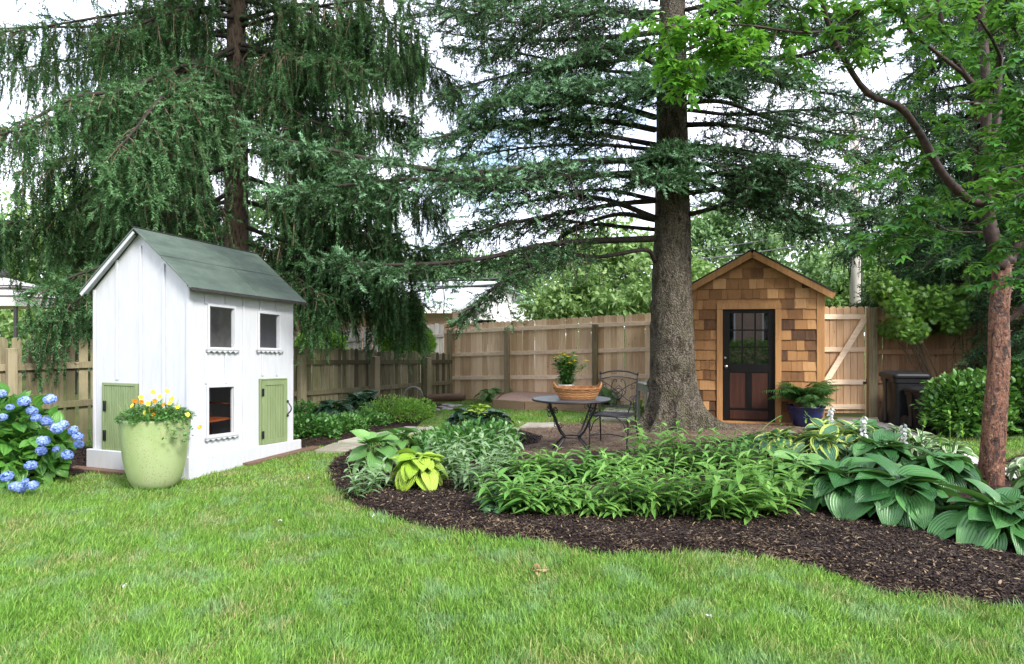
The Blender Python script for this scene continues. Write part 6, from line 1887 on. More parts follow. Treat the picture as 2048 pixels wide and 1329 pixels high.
for tpt in tips[:22] + [Pp[-1] + (0, 0, .05)]:
    m = M(); k = 14; 
    ps = rng.normal(0, 1, (k, 3)) * np.array([.016, .016, .003])
    m.scatter(T_FL4, ps, np.stack([rng.normal(0, .2, k), np.ones(k), rng.normal(0, .2, k)], 1), (0, 0, 1), .010, rng.random(k))
    o = m.build("flower_head", MAT['yellow'], cp_); o.location = tuple(tpt + (0, 0, .01))

# wrought iron chair
CCx = W(1226, 880, 8.95)
chh = thing("garden_chair", "black wrought-iron armchair with scrolled lattice back beside the round table", "chair", (CCx[0], CCx[1], 0), math.radians(-24))
def ip(nm, *tubes):
    m = M()
    for (pts, r_) in tubes: m.tube(pts, r_, 8)
    return m.build(nm, MAT['black'], chh, smooth=True)
sw_, sdp, sh = .245, .22, .42
bt_ = .93
for sg in (-1, 1):
    ip("back_post", (spline([(sg * sw_, .22, sh), (sg * .25, .25, .65), (sg * .255, .30, bt_)], 12), .010), ([(sg * .255, .30, bt_), (sg * .257, .302, bt_ + .03)], .014))
    ip("leg", (spline([(sg * sw_, .22, sh), (sg * .25, .27, .2), (sg * .27, .35, 0)], 12), .010))
    ip("leg", (spline([(sg * sw_, -.22, sh), (sg * .255, -.21, .25), (sg * .245, -.23, .12), (sg * .25, -.24, 0)], 12), .010), (spline([(sg * .10, -.225, sh - .01), (sg * .19, -.22, .34), (sg * .235, -.22, .22)], 10), .007))
    ip("armrest", (spline([(sg * .25, .26, .68), (sg * .29, .12, .685), (sg * .30, -.08, .67), (sg * .295, -.20, .62), (sg * .28, -.18, .57)], 22), .011),
       (spline([(sg * .295, -.12, .66), (sg * .28, -.20, .55), (sg * .25, -.18, .48), (sg * .245, -.20, sh)], 14), .008), (spiral((sg * .285, -.02, .575), (0, 1, 0), (0, 0, 1), .055, 1.4, 1.5), .005), (spiral((sg * .27, .09, .50), (0, 1, 0), (0, 0, 1), .045, 1.3, 4.5), .005))
ip("top_rail", (spline([(-.255, .30, bt_), (-.13, .305, bt_ + .035), (0, .308, bt_ + .045), (.13, .305, bt_ + .035), (.255, .30, bt_)], 18), .011))
ip("lower_rail", (spline([(-.252, .295, bt_ - .07), (-.13, .295, bt_ - .042), (0, .298, bt_ - .035), (.13, .295, bt_ - .042), (.252, .295, bt_ - .07)], 18), .007))
ip("bottom_rail", ([(-.248, .24, .50), (.248, .24, .50)], .007))
def bk_(x, z): return (x, .24 + (z - .5) * .145, z)
cir = [bk_(.055 * math.cos(a), .685 + .055 * math.sin(a)) for a in np.linspace(0, 6.283, 25)]
lat = [(spline([bk_(-.245, .84), bk_(-.10, .76), bk_(.0, .685), bk_(.12, .60), bk_(.24, .52)], 14), .006), (spline([bk_(.245, .84), bk_(.10, .76), bk_(0, .685), bk_(-.12, .60), bk_(-.24, .52)], 14), .006), (cir, .006),
       ([bk_(-.10, .685), bk_(0, .785)], .005), ([bk_(0, .785), bk_(.10, .685)], .005), ([bk_(.10, .685), bk_(0, .585)], .005), ([bk_(0, .585), bk_(-.10, .685)], .005)]
for sg in (-1, 1):
    lat.append((spline([bk_(sg * .01, .585), bk_(sg * .10, .70), bk_(sg * .085, .82), bk_(sg * .05, .86), bk_(sg * .028, .845), bk_(sg * .042, .825)], 18), .006))
    lat.append((spiral(bk_(sg * .195, .60), (sg, 0, 0), (0, .14, 1), .045, 1.4, 1.0), .005))
    lat.append((spiral(bk_(sg * .19, .77), (sg, 0, 0), (0, .14, 1), .035, 1.3, 3.5), .005))
    lat.append((spiral(bk_(sg * .06, .535), (sg, 0, 0), (0, .14, 1), .035, 1.3, 0.5), .005))
ip("back_lattice", *lat)
st = [([(-sw_, -.22, sh), (sw_, -.22, sh)], .010), ([(-sw_, .22, sh), (sw_, .22, sh)], .010), ([(-sw_, -.22, sh), (-sw_, .22, sh)], .010), ([(sw_, -.22, sh), (sw_, .22, sh)], .010)]
for i in range(-9, 10):
    x = i * .049
    for sg in (-1, 1):
        q0, q1 = np.array([x - sg * .22, -.22]), np.array([x + sg * .22, .22])
        ts = [t for t in np.linspace(0, 1, 30) if abs(q0[0] + (q1[0] - q0[0]) * t) < sw_]
        if len(ts) > 3:
            A_, B_ = q0 + (q1 - q0) * ts[0], q0 + (q1 - q0) * ts[-1]
            st.append(([(A_[0], A_[1], sh), (B_[0], B_[1], sh)], .004))
ip("seat", *st)
ip("stretcher", (spline([(-.25, -.22, .16), (0, -.15, .18), (.25, -.22, .16)], 10), .006), (spline([(-.25, -.22, .16), (-.2, 0, .17), (-.26, .27, .16)], 10), .006), (spline([(.25, -.22, .16), (.2, 0, .17), (.26, .27, .16)], 10), .006))

# side table and potted pansies behind the trunk
sc_ = W(1302, 800, 10.9)
stb = thing("side_table", "grey-green wooden side table half hidden behind the big trunk", "table", (sc_[0], sc_[1], 0), .2)
zt3 = H - (768 - CY) * 10.6 / F
m = M(); m.box(-.20, .25, -.2, .2, zt3 - .03, zt3); m.build("tabletop", MAT['benchgrey'], stb, bevel=.006)
m = M(); m.box(-.17, .22, -.17, .17, zt3 - .14, zt3 - .031); m.build("apron", MAT['benchgrey'], stb)
for sx in (-.15, .20):
    for sy in (-.15, .15):
        m = M(); m.box(sx - .02, sx + .02, sy - .02, sy + .02, 0, zt3 - .141); m.build("leg", MAT['benchgrey'], stb)
gc = W(1283, 843, 11.0 * .97); gD = H * F / (843 - CY); gc = G(1283, 846)
gp = thing("flower_pot", "round green plastic pot on the ground left of the big trunk's foot", "pot", (gc[0], gc[1], 0))
lathe_part("pot", [(0, 0), (.10, 0), (.13, .16), (.14, .20), (.15, .205), (.15, .24), (.135, .24), (.13, .2)], 'potplastic', gp, 32)
lathe_part("soil", [(0, .21), (.13, .21)], 'soil', gp, 20)
gf = thing("bedding_flowers", "small yellow and pink flowers in the green pot left of the trunk", "flowers", (gc[0], gc[1], .2))
m = M(); k = 260; d_ = nrm(rng.normal(0, 1, (k, 3))); d_[:, 2] = np.abs(d_[:, 2])
m.scatter(T_OVAL, d_ * np.array([.17, .17, .15]) * rng.uniform(.5, 1, k)[:, None] + (0, 0, .03), d_, (0, 0, 1), .055, rng.random(k)); m.build("foliage", MAT['round_lt'], gf, smooth=True)
for i in range(16):
    dd_ = nrm(rng.normal(0, 1, 3)); dd_[2] = abs(dd_[2]) * .8 + .1; dd_[1] = -abs(dd_[1])
    bloom("blossom", np.array([gc[0], gc[1], .22]) + dd_ * .17 + (0, 0, .05), 'yellow' if i % 3 else 'pink', .028, gf, np.array([gc[0], gc[1], .2]))
for i in range(6):
    bloom("blossom", np.array([gc[0], gc[1], .22]) + np.array([rng.uniform(-.05, .1), -.05, rng.uniform(.22, .32)]), 'pink', .03, gf, np.array([gc[0], gc[1], .2]))

# blue pot with fern
fc_ = G(1612, 853)
bp = thing("planter", "wide cobalt blue glazed pot beside the shed door", "planter", (fc_[0], fc_[1], 0))
lathe_part("pot", [(0, 0), (.17, 0), (.20, .03), (.255, .20), (.275, .30), (.29, .31), (.29, .335), (.27, .335), (.255, .29)], 'potblue', bp, 44)
lathe_part("soil", [(0, .29), (.26, .29)], 'soil', bp, 20)
fe = thing("fern", "dark green fern with arching fronds in the blue pot", "fern", (fc_[0], fc_[1], .30))
def fern_fronds(m, n, Lr, arch, seed=0):
    for i in range(n):
        a = i * 2.4 + rng.uniform(-.3, .3); L_ = rng.uniform(*Lr); el = rng.uniform(.75, 1.5)
        e = np.array([math.cos(a), math.sin(a), 0])
        K = 22; t = np.linspace(0, 1, K)
        th = el - arch * t * rng.uniform(.9, 1.4)
        dx = np.cumsum(np.cos(th)) * L_ / K; dz = np.cumsum(np.sin(th)) * L_ / K
        P_ = e * dx[:, None] + np.array([0, 0, 1.0]) * dz[:, None]
        m.tube(P_, np.linspace(.004, .0015, K), 4)
        T_ = nrm(np.gradient(P_, axis=0)); sd_ = np.cross(T_, (0, 0, 1)); sd_ = nrm(sd_)
        w = .13 * np.sin(math.pi * np.clip(t * .95 + .04, 0, 1)) ** .8 + .01
        for sg in (-1, 1):
            m.scatter(T_LANCE, P_[2:], sg * sd_[2:] + .35 * T_[2:] + rng.normal(0, .08, (K - 2, 3)) - np.array([0, 0, .12]), np.cross(sd_[2:], T_[2:]), w[2:], np.clip(.3 + rng.random() * .5, 0, 1) * np.ones(K - 2), .75)
m = M(); fern_fronds(m, 60, (.45, .78), 1.15); m.build("fronds", MAT['fern'], fe, smooth=True)

# wheeled bins
def bin_(name, label, c, w, d, h, rot, mat='trash'):
    r_ = thing(name, label, "trash can", (c[0], c[1], 0), rot, None)
    def rr(hw, hd, rad=.06, n=5):
        out = []
        for (cx_, cy_, a0_) in ((hw - rad, hd - rad, 0), (-hw + rad, hd - rad, math.pi / 2), (-hw + rad, -hd + rad, math.pi), (hw - rad, -hd + rad, 1.5 * math.pi)):
            for q in range(n): 
                a = a0_ + q / (n - 1) * math.pi / 2
                out.append((cx_ + rad * math.cos(a), cy_ + rad * math.sin(a)))
        return np.array(out)
    def stack(m, levels):
        V = []; k = None
        for (sw, sd2, z) in levels:
            pts = rr(sw, sd2); k = len(pts)
            V.append(np.column_stack([pts, np.full(k, z)]))
        V = np.concatenate(V); q = []
        for l in range(len(levels) - 1):
            for j in range(k): q.append((l * k + j, l * k + (j + 1) % k, (l + 1) * k + (j + 1) % k, (l + 1) * k + j))
        t = [((len(levels) - 1) * k, (len(levels) - 1) * k + j, (len(levels) - 1) * k + j + 1) for j in range(1, k - 1)]
        m.add(V, q, t)
    m = M(); stack(m, [(w * .36, d * .36, .03), (w * .37, d * .37, .05), (w * .40, d * .42, h * .5), (w * .445, d * .46, h * .80), (w * .475, d * .48, h * .81), (w * .48, d * .49, h * .90)]); m.build("body", MAT[mat], r_, smooth=False, bevel=.006)
    m = M(); stack(m, [(w * .51, d * .52, h * .905), (w * .515, d * .525, h * .94), (w * .49, d * .5, h * .97), (w * .38, d * .4, h)]); m.build("lid", MAT[mat], r_, bevel=.006)
    m = M(); m.tube([(-w * .45, d * .56, h * .9), (w * .45, d * .56, h * .9)], .016, 8); m.build("handle", MAT[mat], r_)
    for sx in (-1, 1):
        m = M(); th = np.linspace(0, 2 * math.pi, 20)
        m.lathe([(0, 0), (.10, 0), (.11, .02), (.10, .05), (0, .05)], 20)
        m.v = [np.stack([v[:, 2] + sx * w * .42 - .025, v[:, 0] + d * .40, v[:, 1] + .11], 1) for v in m.v]
        m.build("wheel", MAT[mat], r_, smooth=True)
    m = M(); m.box(-w * .53, -w * .49, -.02, .05, h * .1, h * .86); m.build("side_rib", MAT[mat], r_)
    return r_
b1 = G(1808, 853); bin_("trash_can", "tall black wheeled trash can in front of the shaded fence", b1, .54, .60, .875, -.12)
b2 = G(1850, 862); bin_("trash_can", "smaller black bin between the tall trash can and the glossy shrub", b2, .44, .44, .66, .1)
# stump, block and blue crate
c_ = G(1770, 843)
m = M(); m.lathe([(.12, 0), (.105, .05), (.10, .25), (.098, .34), (0, .345)], 16, wob=lambda a, z: 1 + .06 * np.sin(3 * a + 1) + .03 * np.sin(7 * a))
o = m.build("tree_stump", MAT['bark_norway']); o.location = tuple(c_); tag(o, "short upright log beside the gate post, left of the bins", "log")
c_ = G(1789, 846)
m = M(); m.frame_box((0, 0, 0), nrm(np.array([1, .2, .25])), (0, 1, 0), nrm(np.array([-.25, 0, 1])), -.06, .06, -.06, .06, 0.012, .30)
o = m.build("clay_block", MAT['clay'], bevel=.006); o.location = tuple(c_); tag(o, "tan clay block leaning between the log and the black trash can", "block")
c_ = G(1790, 838)
m = M(); m.box(-.12, .12, -.1, .1, 0, .50)
for z in (.12, .25, .38): m.box(-.125, .125, -.105, .105, z, z + .02)
m.box(-.135, .135, -.115, .115, .47, .52)
o = m.build("recycling_crate", MAT['bluebin'], bevel=.006); o.location = tuple(c_); tag(o, "blue plastic crate peeking out behind the tall black trash can", "crate")

# raised bed, log and stones in the far corner
mid = (G(990, 816) + G(1192, 823)) / 2
rb = thing("raised_bed", "low timber-edged raised bed filled with pale wood chips behind the table", "raised bed", mid)
Rz = .19
pts = [G(*q) for q in ((988, 818), (1050, 823), (1192, 825), (1196, 800), (1050, 797), (1002, 803))]
for i in range(6):
    a, b = pts[i] - mid, pts[(i + 1) % 6] - mid
    m = M(); m.bar(a + (0, 0, Rz / 2), b + (0, 0, Rz / 2), .07, Rz, rng.random()); m.build("timber", MAT['timber'], rb, bevel=.006)
pl = np.array([p_[:2] for p_ in pts])
m = sheet(pl, .08, Rz - .03, .05, .3, .01); m.v = [v - mid for v in m.v]; m.build("wood_chips", MAT['straw'], rb, smooth=True)
lg0, lg1 = G(848, 805), G(930, 803)
mid = (lg0 + lg1) / 2
m = M(); m.tube(spline([lg0 - mid + (0, 0, .09), (0, 0, .10), lg1 - mid + (0, 0, .08)], 10), np.linspace(.07, .085, 10), 12)
o = m.build("log", MAT['plank'], smooth=True); o.location = tuple(mid); tag(o, "pale log lying along the foot of the fence in the far corner", "log")
m = M(); m.tube(spiral((0, 0, .19), (1, 0, 0), (0, .2, 1), .19, .55, -.1, 20, 1.0), .022, 8)
o = m.build("hoop", MAT['stone'], smooth=True); c_ = G(826, 812); o.location = tuple(c_); tag(o, "weathered arched hoop standing in the leafy bed by the mossy fence", "hoop")
def stone_mesh(seed):
    m = M(); r_ = np.random.default_rng(seed)
    m.lathe([(0, 0), (.8, .05), (1, .35), (.85, .7), (.4, .85), (0, .88)], 10, wob=lambda a, z: 1 + .18 * np.sin(2 * a + seed) + .10 * np.sin(5 * a + z * 3 + seed))
    return m
si = 0
for (px, py, s_, lab) in ((860, 822, .14, "grey field stone at the left end of the stone pile, below the log"), (873, 824, .12, "flat grey stone in front of the pile, second from its left"), (884, 819, .13, "grey stone in the middle of the pile under the log"),
                          (896, 822, .12, "small grey stone at the front of the pile, right of its middle"), (906, 816, .13, "grey stone near the right end of the pile below the log"), (918, 814, .10, "rightmost small stone of the pile by the fence corner"),
                          (868, 815, .12, "grey stone touching the left end of the log"), (893, 813, .11, "round grey stone against the middle of the log")):
    m = stone_mesh(si); m.v = [v * np.array([s_, s_ * .8, s_ * .55]) for v in m.v]
    o = m.build("stone", MAT['stone'], bevel=.01); o.location = tuple(G(px, py)); o.rotation_euler = (0, 0, si * 1.3); si += 1
    tag(o, lab, "stone", "stones piled below the log")

# ================================================================ PLANTS
def hosta(label, c, R_, Hh, n, ll, mat, stems=0, group=None, tmpl=None, seed=0, upright=0.0, name="hosta"):
    n, ll = int(n * 1.3), ll * .9
    c = np.array([c[0], c[1], 0.03])
    root = thing(name, label, "hosta", c, 0, group)
    i = np.arange(n)
    u = (i + .5) / n                       # 0 inner .. 1 outer
    a = i * 2.39996 + rng.normal(0, .22, n)
    rr = R_ * (.10 + .55 * u) * rng.uniform(.85, 1.15, n)
    z = Hh * (1.02 - .62 * u ** 1.5) * rng.uniform(.85, 1.12, n)
    e = np.stack([np.cos(a), np.sin(a), np.zeros(n)], 1)
    pos = e * rr[:, None] + np.stack([np.zeros(n), np.zeros(n), z], 1)
    slope = .50 + upright - 1.45 * u + rng.normal(0, .28, n)
    f = nrm(e + np.stack([np.zeros(n), np.zeros(n), slope], 1) + rng.normal(0, .12, (n, 3)))
    m = M()
    m.scatter(tmpl or T_HOSTA, pos, f, np.array([0, 0, 1.0]) + .35 * e + rng.normal(0, .18, (n, 3)), ll * rng.uniform(.72, 1.15, n), np.clip(rng.normal(.5, .22, n), 0, 1), rng.uniform(.85, 1.1, n))
    m.build("leaves", MAT[mat], root, smooth=True)
    m = M()
    for k in range(n):
        b = e[k] * .04 * (1 + u[k])
        m.tube(spline([b, b * .5 + pos[k] * .55 + (0, 0, .12 * Hh), pos[k] + f[k] * .01], 6), np.linspace(.006, .004, 6), 5)
    m.build("leaf_stalks", MAT['stem'], root, smooth=True)
    return root

def scape(root_c, label, tip, base, white=True, nfl=12):
    """a flower stalk with pale drooping bells, a part of its hosta"""
    P_ = spline([base, (np.array(base) + np.array(tip)) / 2 + (0, 0, .05), tip], 12)
    m = M(); m.tube(P_, np.linspace(.006, .004, 12), 6)
    m.build("flower_stalk", MAT['stem'], root_c, smooth=True)
    if white:
        m = M()
        for q in range(nfl):
            t = 1 - .045 * q; p_ = np.array(tip) * 1.0 - np.array([0, 0, .016 * q])
            a = q * 2.2
            d = nrm(np.array([math.cos(a), math.sin(a), -1.1]))
            m.scatter(T_OVAL, np.tile(p_, (3, 1)) + d * .008, np.tile(d, (3, 1)) + rng.normal(0, .12, (3, 3)), rng.normal(0, 1, (3, 3)), rng.uniform(.04, .055, 3), rng.random(3), 1.1)
        m.build("flowers", MAT['whitepetal'], root_c, smooth=True)
    else:
        m = M(); k = 7
        m.scatter(T_OVAL, np.array(tip) - np.array([0, 0, 1.0]) * np.linspace(0, .12, k)[:, None], rng.normal(0, .6, (k, 3)) + (0, 0, .7), (0, 0, 1), .045, .5)
        m.build("bracts", MAT['round_lt'], root_c, smooth=True)

# right mass of big green hostas (ground px, radius m, height, leaves, leaf length)
HG = "large green hostas in the front bed"
hs = []
for (px, py, R_, Hh, n, ll, mt, lab) in (
    (2005, 1098, .44, .28, 34, .30, 'hosta', "large green hosta at the right edge in front of the maple trunk"),
    (1800, 1050, .46, .33, 36, .28, 'hosta', "large green hosta left of the maple trunk, overhanging the mulch"),
    (1685, 1030, .42, .32, 32, .25, 'hosta', "large green hosta in the middle of the hosta mass at its front"),
    (1600, 1010, .38, .34, 28, .22, 'hosta_mid', "mid-green hosta where the lance-leaved stems meet the big hostas"),
    (1880, 990, .38, .30, 32, .27, 'hosta', "large green hosta directly left of the maple's trunk, second row"),
    (2140, 1030, .46, .34, 34, .30, 'hosta_mid', "lighter green hosta behind the maple trunk at the right edge"),
    (1760, 962, .42, .34, 32, .26, 'hosta', "green hosta behind the front row, below the tall bare flower stalk"),
    (1640, 945, .40, .34, 32, .22, 'hosta_yellow', "yellow-edged blue-green hosta left of the tall flower stalk"),
    (1560, 925, .36, .30, 30, .20, 'hosta_yellow', "yellow-edged hosta at the left end of the variegated clump"),
    (1715, 925, .38, .34, 30, .21, 'hosta_yellow', "yellow-edged hosta behind the tall flower stalk"),
    (1650, 900, .36, .28, 26, .20, 'hosta_yellow', "small yellow-edged hosta in front of the blue pot"),
    (1730, 893, .30, .26, 22, .20, 'hosta', "dark green hosta with white bells near the walkway"),
    (1840, 935, .32, .30, 30, .16, 'hosta_white', "white-edged small-leaved hosta beside the concrete walkway"),
    (1900, 950, .28, .28, 26, .15, 'hosta_white', "white-edged hosta nearest the maple trunk, by the walkway"),
    (1800, 905, .26, .24, 22, .14, 'hosta_white', "white-edged hosta farthest back along the walkway"),
    (2060, 975, .26, .24, 22, .13, 'hosta_white', "white-edged hosta right of the maple trunk along the walkway"),
    (1500, 915, .28, .20, 20, .16, 'hosta', "low hosta with a curved bare stalk in front of the shed door")):
    c = G(px, py)
    hs.append((hosta(lab, c, R_, Hh, n, ll, mt, group=HG if mt == 'hosta' else None), c))
def add_scape(i, px, py, D, white, bpx=None):
    root, c = hs[i]; tip = W(px, py, D) - np.array([c[0], c[1], .03])
    scape(root, "", tip, (0 if bpx is None else bpx, 0, .1), white)
add_scape(7, 1728, 832, 6.9, True)
add_scape(10, 1662, 815, 8.3, True)
add_scape(10, 1612, 828, 8.4, False)
add_scape(12, 1808, 848, 7.0, True, -.1)
add_scape(12, 1850, 832, 7.0, False)
add_scape(13, 1900, 828, 6.6, False)
add_scape(13, 1925, 850, 6.5, False)
add_scape(16, 1560, 832, 8.2, False)
add_scape(12, 1880, 870, 6.9, False)
# left end of the front bed
hosta("mid-green ribbed hosta at the left tip of the front bed, behind the lime one", G(752, 955), .30, .34, 18, .22, 'hosta_mid', seed=1, upright=.1)
hosta("mid-green hosta with upright leaves behind the lime hosta", G(800, 925), .26, .30, 16, .20, 'hosta_mid', upright=.2)
hosta("bright lime-yellow hosta at the front of the bed's left tip", G(838, 985), .30, .30, 30, .20, 'hosta_lime')
hosta("low dark glossy hosta clump on the round mulch mound behind", G(930, 868), .42, .26, 40, .18, 'hosta_dark', tmpl=T_HOSTA2)
hosta("dark glossy hosta on the mulch mound, right half of the clump", G(985, 868), .40, .26, 38, .18, 'hosta_dark', tmpl=T_HOSTA2)
hosta("yellow-green hosta leaves behind the dark clump on the mulch mound", G(958, 856), .30, .30, 20, .15, 'hosta_lime', tmpl=T_HOSTA2)
hosta("dark blue-green hosta at the foot of the mossy fence, nearest the playhouse", G(668, 856), .42, .34, 30, .22, 'hosta_dark', tmpl=T_HOSTA2)
hosta("dark blue-green hosta at the foot of the mossy fence, farther from the playhouse", G(722, 836), .50, .36, 36, .24, 'hosta_dark', tmpl=T_HOSTA2)
for px, py, R_, lab in ((980, 806, .36, "green hosta by the left corner of the raised bed"), (1030, 800, .40, "green hosta against the tall fence behind the raised bed"), (1065, 800, .3, "small green hosta against the tall fence, right of the post"), (1215, 812, .32, "green hosta behind the garden chair by the fence"), (1112, 800, .25, "small green hosta behind the table's flower pot by the fence")):
    hosta(lab, G(px, py), R_, .24, 20, .18, 'hosta_mid', tmpl=T_HOSTA2)

def stemmy(label, c, n, Hh, R_, mat, ll=.11, per=22, name="leafy_plant", group=None, tmpl=None, wsc=1.0, droop=.0):
    c = np.array([c[0], c[1], 0.03])
    root = thing(name, label, "plant", c, 0, group)
    L_ = M(); S_ = M()
    for i in range(n):
        a = i * 2.4 + rng.uniform(-.4, .4); r_ = R_ * math.sqrt((i + .5) / n)
        hh = Hh * (rng.uniform(.5, 1.15) if i % 4 else rng.uniform(1.2, 1.55))
        e = np.array([math.cos(a), math.sin(a), 0])
        b = e * r_ * .45
        P_ = spline([b, b + e * r_ * .35 + (0, 0, hh * .55), b + e * r_ * (.75 + droop) + (0, 0, hh)], 14)
        S_.tube(P_, np.linspace(.004, .002, 14), 5)
        t = np.linspace(.12, 1, per)
        idx = t * 13
        pos = np.stack([np.interp(idx, np.arange(14), P_[:, q]) for q in range(3)], 1)
        th = np.arange(per) * 2.2 + rng.uniform(0, 6)
        el = np.where(t > .9, .9, .25) + rng.normal(0, .22, per)
        f = np.stack([np.cos(th), np.sin(th), el], 1)
        sc_ = ll * (1.05 - .5 * np.clip((t - .75) / .25, 0, 1)) * rng.uniform(.7, 1.2, per) * np.clip(.6 + t, 0, 1)
        L_.scatter(tmpl or T_LANCE, pos, f, (0, 0, 1), sc_, np.clip(.25 + .45 * t + rng.normal(0, .15, per), 0, 1), wsc)
    L_.build("leaves", MAT[mat], root, smooth=True)
    S_.build("stems", MAT['stem'], root, smooth=True)
    return root
for px, py, hh, R_, mt, lab in (
    (905, 965, .36, .26, 'sage', "grey-green leafy clump right beside the lime hosta"), (950, 995, .36, .26, 'sage', "grey-green leafy clump in front, above the trailing ivy"),
    (1000, 965, .38, .26, 'sage', "grey-green leafy clump behind, between lime hosta and table"),
    (1030, 1033, 0.29, .27, 'lance', "lance-leaved clump at the front of the bed, just right of the ivy"), (1085, 1038, 0.21, .28, 'lance', "lance-leaved clump in the front row, below the left edge of the round table"),
    (1070, 975, 0.28, .26, 'lance', "lance-leaved clump in the back row, left of the table's feet"), (1145, 1038, 0.21, .28, 'lance', "lance-leaved clump in the front row, straight below the wicker basket"),
    (1205, 1040, 0.21, .28, 'lance', "lance-leaved clump in the front row, below the garden chair"), (1160, 975, 0.21, .26, 'lance', "lance-leaved clump in the back row, hiding the table's front foot"),
    (1235, 965, 0.21, .28, 'lance', "tall lance-leaved clump in the back row, in front of the chair's legs"), (1270, 1038, 0.34, .28, 'lance', "lance-leaved clump in the front row, below the left side of the big trunk"),
    (1310, 955, 0.38, .28, 'lance', "tall lance-leaved clump in the back row, in front of the big trunk's foot"), (1335, 1040, 0.34, .28, 'lance', "lance-leaved clump in the front row, straight below the big trunk"),
    (1385, 960, 0.38, .28, 'lance', "tall lance-leaved clump in the back row, in front of the trunk's right root"), (1400, 1046, 0.34, .28, 'lance', "lance-leaved clump in the front row, below the shed's left corner"),
    (1455, 965, 0.38, .28, 'lance', "tall lance-leaved clump in the back row, in front of the shed's left door trim"), (1465, 1053, 0.34, .30, 'lance', "lance-leaved clump in the front row that hangs lowest over the mulch, below the shed door"),
    (1530, 1038, 0.34, .30, 'lance', "lance-leaved clump in the front row, touching the first big hosta"), (1525, 970, 0.38, .28, 'lance', "lance-leaved clump in the back row, against the yellow-edged hosta")):
    if mt == 'sage': stemmy(lab, G(px, py), 12, hh, R_, mt, .13, 18, wsc=1.25)
    else: stemmy(lab, G(px, py), 14, hh * rng.uniform(.85, 1.1), R_, 'lance' if (px // 7) % 3 else 'lance_deep', rng.uniform(.125, .185), 16, wsc=rng.uniform(1.0, 1.35))
stemmy("small grey-green plant with drooping leaves at the very tip of the front bed", G(722, 1000), 9, .22, .16, 'sage', .11, 12, wsc=1.3)
stemmy("grey-green plant between the tip plant and the lime hosta", G(757, 985), 7, .18, .13, 'sage', .11, 10, wsc=1.3)
stemmy("thin upright seedling with two pale leaves by the flagstone path", G(770, 905), 2, .16, .03, 'hosta_mid', .10, 5, wsc=1.8)
# ivy
iv = G(980, 1030); ivr = thing("ivy", "trailing dark ivy spilling over the mulch in front of the grey-green clump", "ivy", iv)
m = M(); k = 90
pos = np.stack([rng.normal(0, .05, k) + np.linspace(-.02, .04, k) , np.linspace(.10, -.20, k) + rng.normal(0, .02, k), .045 + np.linspace(.13, .01, k) + rng.normal(0, .018, k)], 1)
for da in (0, 1.0, -1.0):
    a = rng.uniform(0, 6.28, k) + da
    m.scatter(T_BROAD, pos, np.stack([np.cos(a), np.sin(a), rng.uniform(-.1, .3, k)], 1), (0, -.4, 1), rng.uniform(.028, .045, k), rng.random(k))
m.build("leaves", MAT['ivy'], ivr, smooth=True)
m = M(); m.tube(spline([(0, .1, .12), (.0, 0, .09), (.02, -.1, .05), (.04, -.2, .03)], 12), .003, 5); m.build("vine", MAT['stem_brown'], ivr)

# rounded leafy shrubs
def rshrub(label, px, py, rx, h, n, mat, size, tmpl=T_OVAL, name="garden_shrub", D=None, ry=None, var=0.0):
    c = G(px, py); 
    return shrub(name, label, "shrub", c, [(c[0], c[1], h * .45, rx, ry or rx * .8, h * .58), (c[0] - rx * .45, c[1] - .1, h * .32, rx * .55, rx * .5, h * .40), (c[0] + rx * .5, c[1] - .05, h * .34, rx * .5, rx * .5, h * .42)], n, tmpl, size, mat, var, .4, 6, shell=.35, outward=.6)
rshrub("low dark-green azalea behind the lime hosta in the front bed", 920, 930, .42, .42, 1700, 'round', .06)
rshrub("dark-green leafy shrub left of the table, at the back of the front bed", 975, 925, .38, .46, 1500, 'round', .06)
rshrub("small green bushlet behind the ribbed hosta", 860, 915, .28, .30, 800, 'round', .055)
rshrub("yellow-green feathery shrub in the middle of the fence-side bed", 790, 845, .55, .42, 2600, 'round_lt', .055, T_LANCE)
rshrub("yellow-green bushy plant at the far end of the fence-side bed", 828, 838, .38, .34, 1300, 'round_lt', .055)
rshrub("leafy green ground plant next to the playhouse's right corner", 622, 880, .42, .34, 1900, 'round', .055)
rshrub("leafy green ground plant along the mulch, second from the playhouse", 680, 868, .42, .28, 1700, 'round', .055, var=.2)
rshrub("leafy green ground plant in front of the dark hostas by the fence", 730, 856, .42, .26, 1600, 'round', .055, var=.25)
rshrub("dense leafy plant against the mossy fence behind the playhouse", 610, 850, .40, .36, 1500, 'round', .06)
# rhododendron
rc = G(1925, 874)
shrub("rhododendron", "glossy rounded evergreen shrub between the black bins and the maple trunk", "shrub", rc, [(rc[0], rc[1], .50, .52, .48, .42), (rc[0] - .26, rc[1] - .1, .46, .34, .34, .38), (rc[0] + .28, rc[1] - .05, .58, .40, .4, .40), (rc[0], rc[1] - .15, .30, .6, .45, .30)],
      4600, T_OVAL, .085, 'rhodo', .0, .5, 8, shell=.45, outward=.6)
rc = G(2075, 872)
shrub("rhododendron", "dark leafy evergreen shrub at the right picture edge behind the maple trunk", "shrub", rc, [(rc[0], rc[1], .55, .75, .5, .6), (rc[0] + .5, rc[1], .7, .6, .5, .7)], 3600, T_OVAL, .10, 'rhodo', -.2, .3, 8, shell=.45, outward=.6)

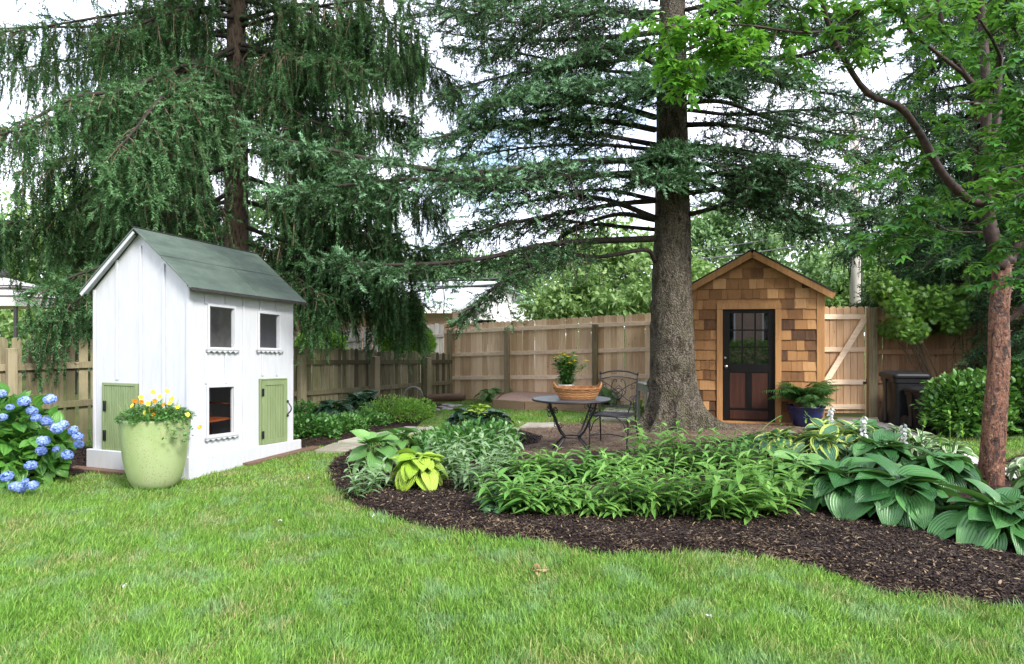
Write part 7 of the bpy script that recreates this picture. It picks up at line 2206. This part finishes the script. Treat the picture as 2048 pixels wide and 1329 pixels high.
# hydrangea
hc = np.array([(18 - CX) / F * 6.95, 6.95, 0.0])
hy = thing("hydrangea", "blue mophead hydrangea bush at the left edge in front of the picket fence", "shrub", hc)
def hb(px, py, D, r): c = W(px, py, D); return (c[0], c[1], c[2], r * D / F, r * D / F * .8, r * D / F)
blobs = [hb(30, 860, 6.9, 70), hb(-30, 870, 7.0, 80), hb(60, 900, 6.8, 60), hb(10, 920, 6.7, 62), hb(100, 890, 6.8, 42), hb(20, 955, 6.6, 40), hb(-60, 930, 6.8, 70)]
m = M(); blobs_foliage(m, blobs, 1250, T_BROAD, .135, hc, .0, .35, .7, False, .1)
m.build("foliage", MAT['hydra'], hy, smooth=True)
m = M()
heads = [(100, 799), (48, 803), (64, 822), (72, 836), (93, 843), (113, 857), (125, 850), (146, 861), (156, 873), (158, 889), (87, 882), (83, 902), (112, 899), (62, 931), (14, 953), (50, 963), (65, 971), (30, 973), (2, 788), (135, 910), (20, 815), (40, 976), (5, 835)]
for b in blobs:
    e = np.array(b[:3]) - hc
    for q in range(3): m.tube(spline([(rng.normal(0, .08), rng.normal(0, .05), 0), e * .5 + (0, 0, .06), e + rng.normal(0, .08, 3)], 8), np.linspace(.008, .004, 8), 5)
m.build("stems", MAT['stem_brown'], hy, smooth=True)
hm = M(); k = 150
d_ = nrm(rng.normal(0, 1, (k, 3)))
hm.scatter(T_FL4, d_ * rng.uniform(.040, .052, k)[:, None] * np.array([1, 1, .85]), nrm(np.cross(d_, rng.normal(0, 1, (k, 3)))), d_, rng.uniform(.010, .014, k), rng.random(k))
head0 = None
for i, (px, py) in enumerate(heads):
    Dh = 6.35 + .25 * ((i * 7) % 5) / 5 - (.25 if py > 940 else 0)
    if head0 is None:
        head0 = hm.build("flower_head", MAT['blueflower'], hy); o = head0
    else:
        o = head0.copy(); COL.objects.link(o)
    o.parent = hy
    o.location = tuple(W(px, py, Dh) - hc); o.rotation_euler = (rng.uniform(-.5, .5), rng.uniform(-.5, .5), i * 1.1)
    s_ = rng.uniform(.82, 1.12) * (.75 if i in (12, 15, 20) else 1); o.scale = (s_, s_, s_ * .9)

# fallen leaf and light scraps on the lawn
c_ = G(1070, 1152)
m = M(); k = 5
m.scatter(T_BROAD, rng.normal(0, .02, (k, 3)) * np.array([1, 1, .3]) + (0, 0, .035), np.stack([rng.normal(1, .4, k), rng.normal(0, .6, k), rng.normal(.1, .3, k)], 1), rng.normal(0, .5, (k, 3)) + (0, 0, 1), rng.uniform(.05, .09, k), .5)
o = m.build("fallen_leaves", MAT['dryleaf'], smooth=True); o.location = tuple(c_); tag(o, "dry curled brown leaves lying on the lawn below the mulch bed", "leaf")
for px, py, lab in ((247, 1187, "small white scrap on the lawn at lower left"), (617, 966, "tiny white petal on the lawn right of the playhouse"), (748, 1040, "tiny white petal on the lawn beside the bed's left tip"), (560, 1050, "tiny white petal in the middle of the left lawn"), (1420, 1250, "tiny white petal on the lawn at lower right")):
    m = M(); k = 4
    m.scatter(T_OVAL, rng.normal(0, .012, (k, 3)) * np.array([1, 1, .3]) + (0, 0, .045), rng.normal(0, 1, (k, 3)), (0, 0, 1), .019, .6)
    o = m.build("petal", MAT['whitepetal']); o.location = tuple(G(px, py)); tag(o, lab, "petal")

# unseen hedge added behind the camera so the shed's panes reflect green
shrub("hedge", "unseen green hedge added in front of the brick house to reflect green in the shed door", "hedge", (3, -7.5), [(2.0, -7.5, .5, 1.4, .5, .65), (4.2, -7.5, .5, 1.4, .5, .7)], 5000, T_OVAL, .12, 'round_lt', .1, .3, 0)
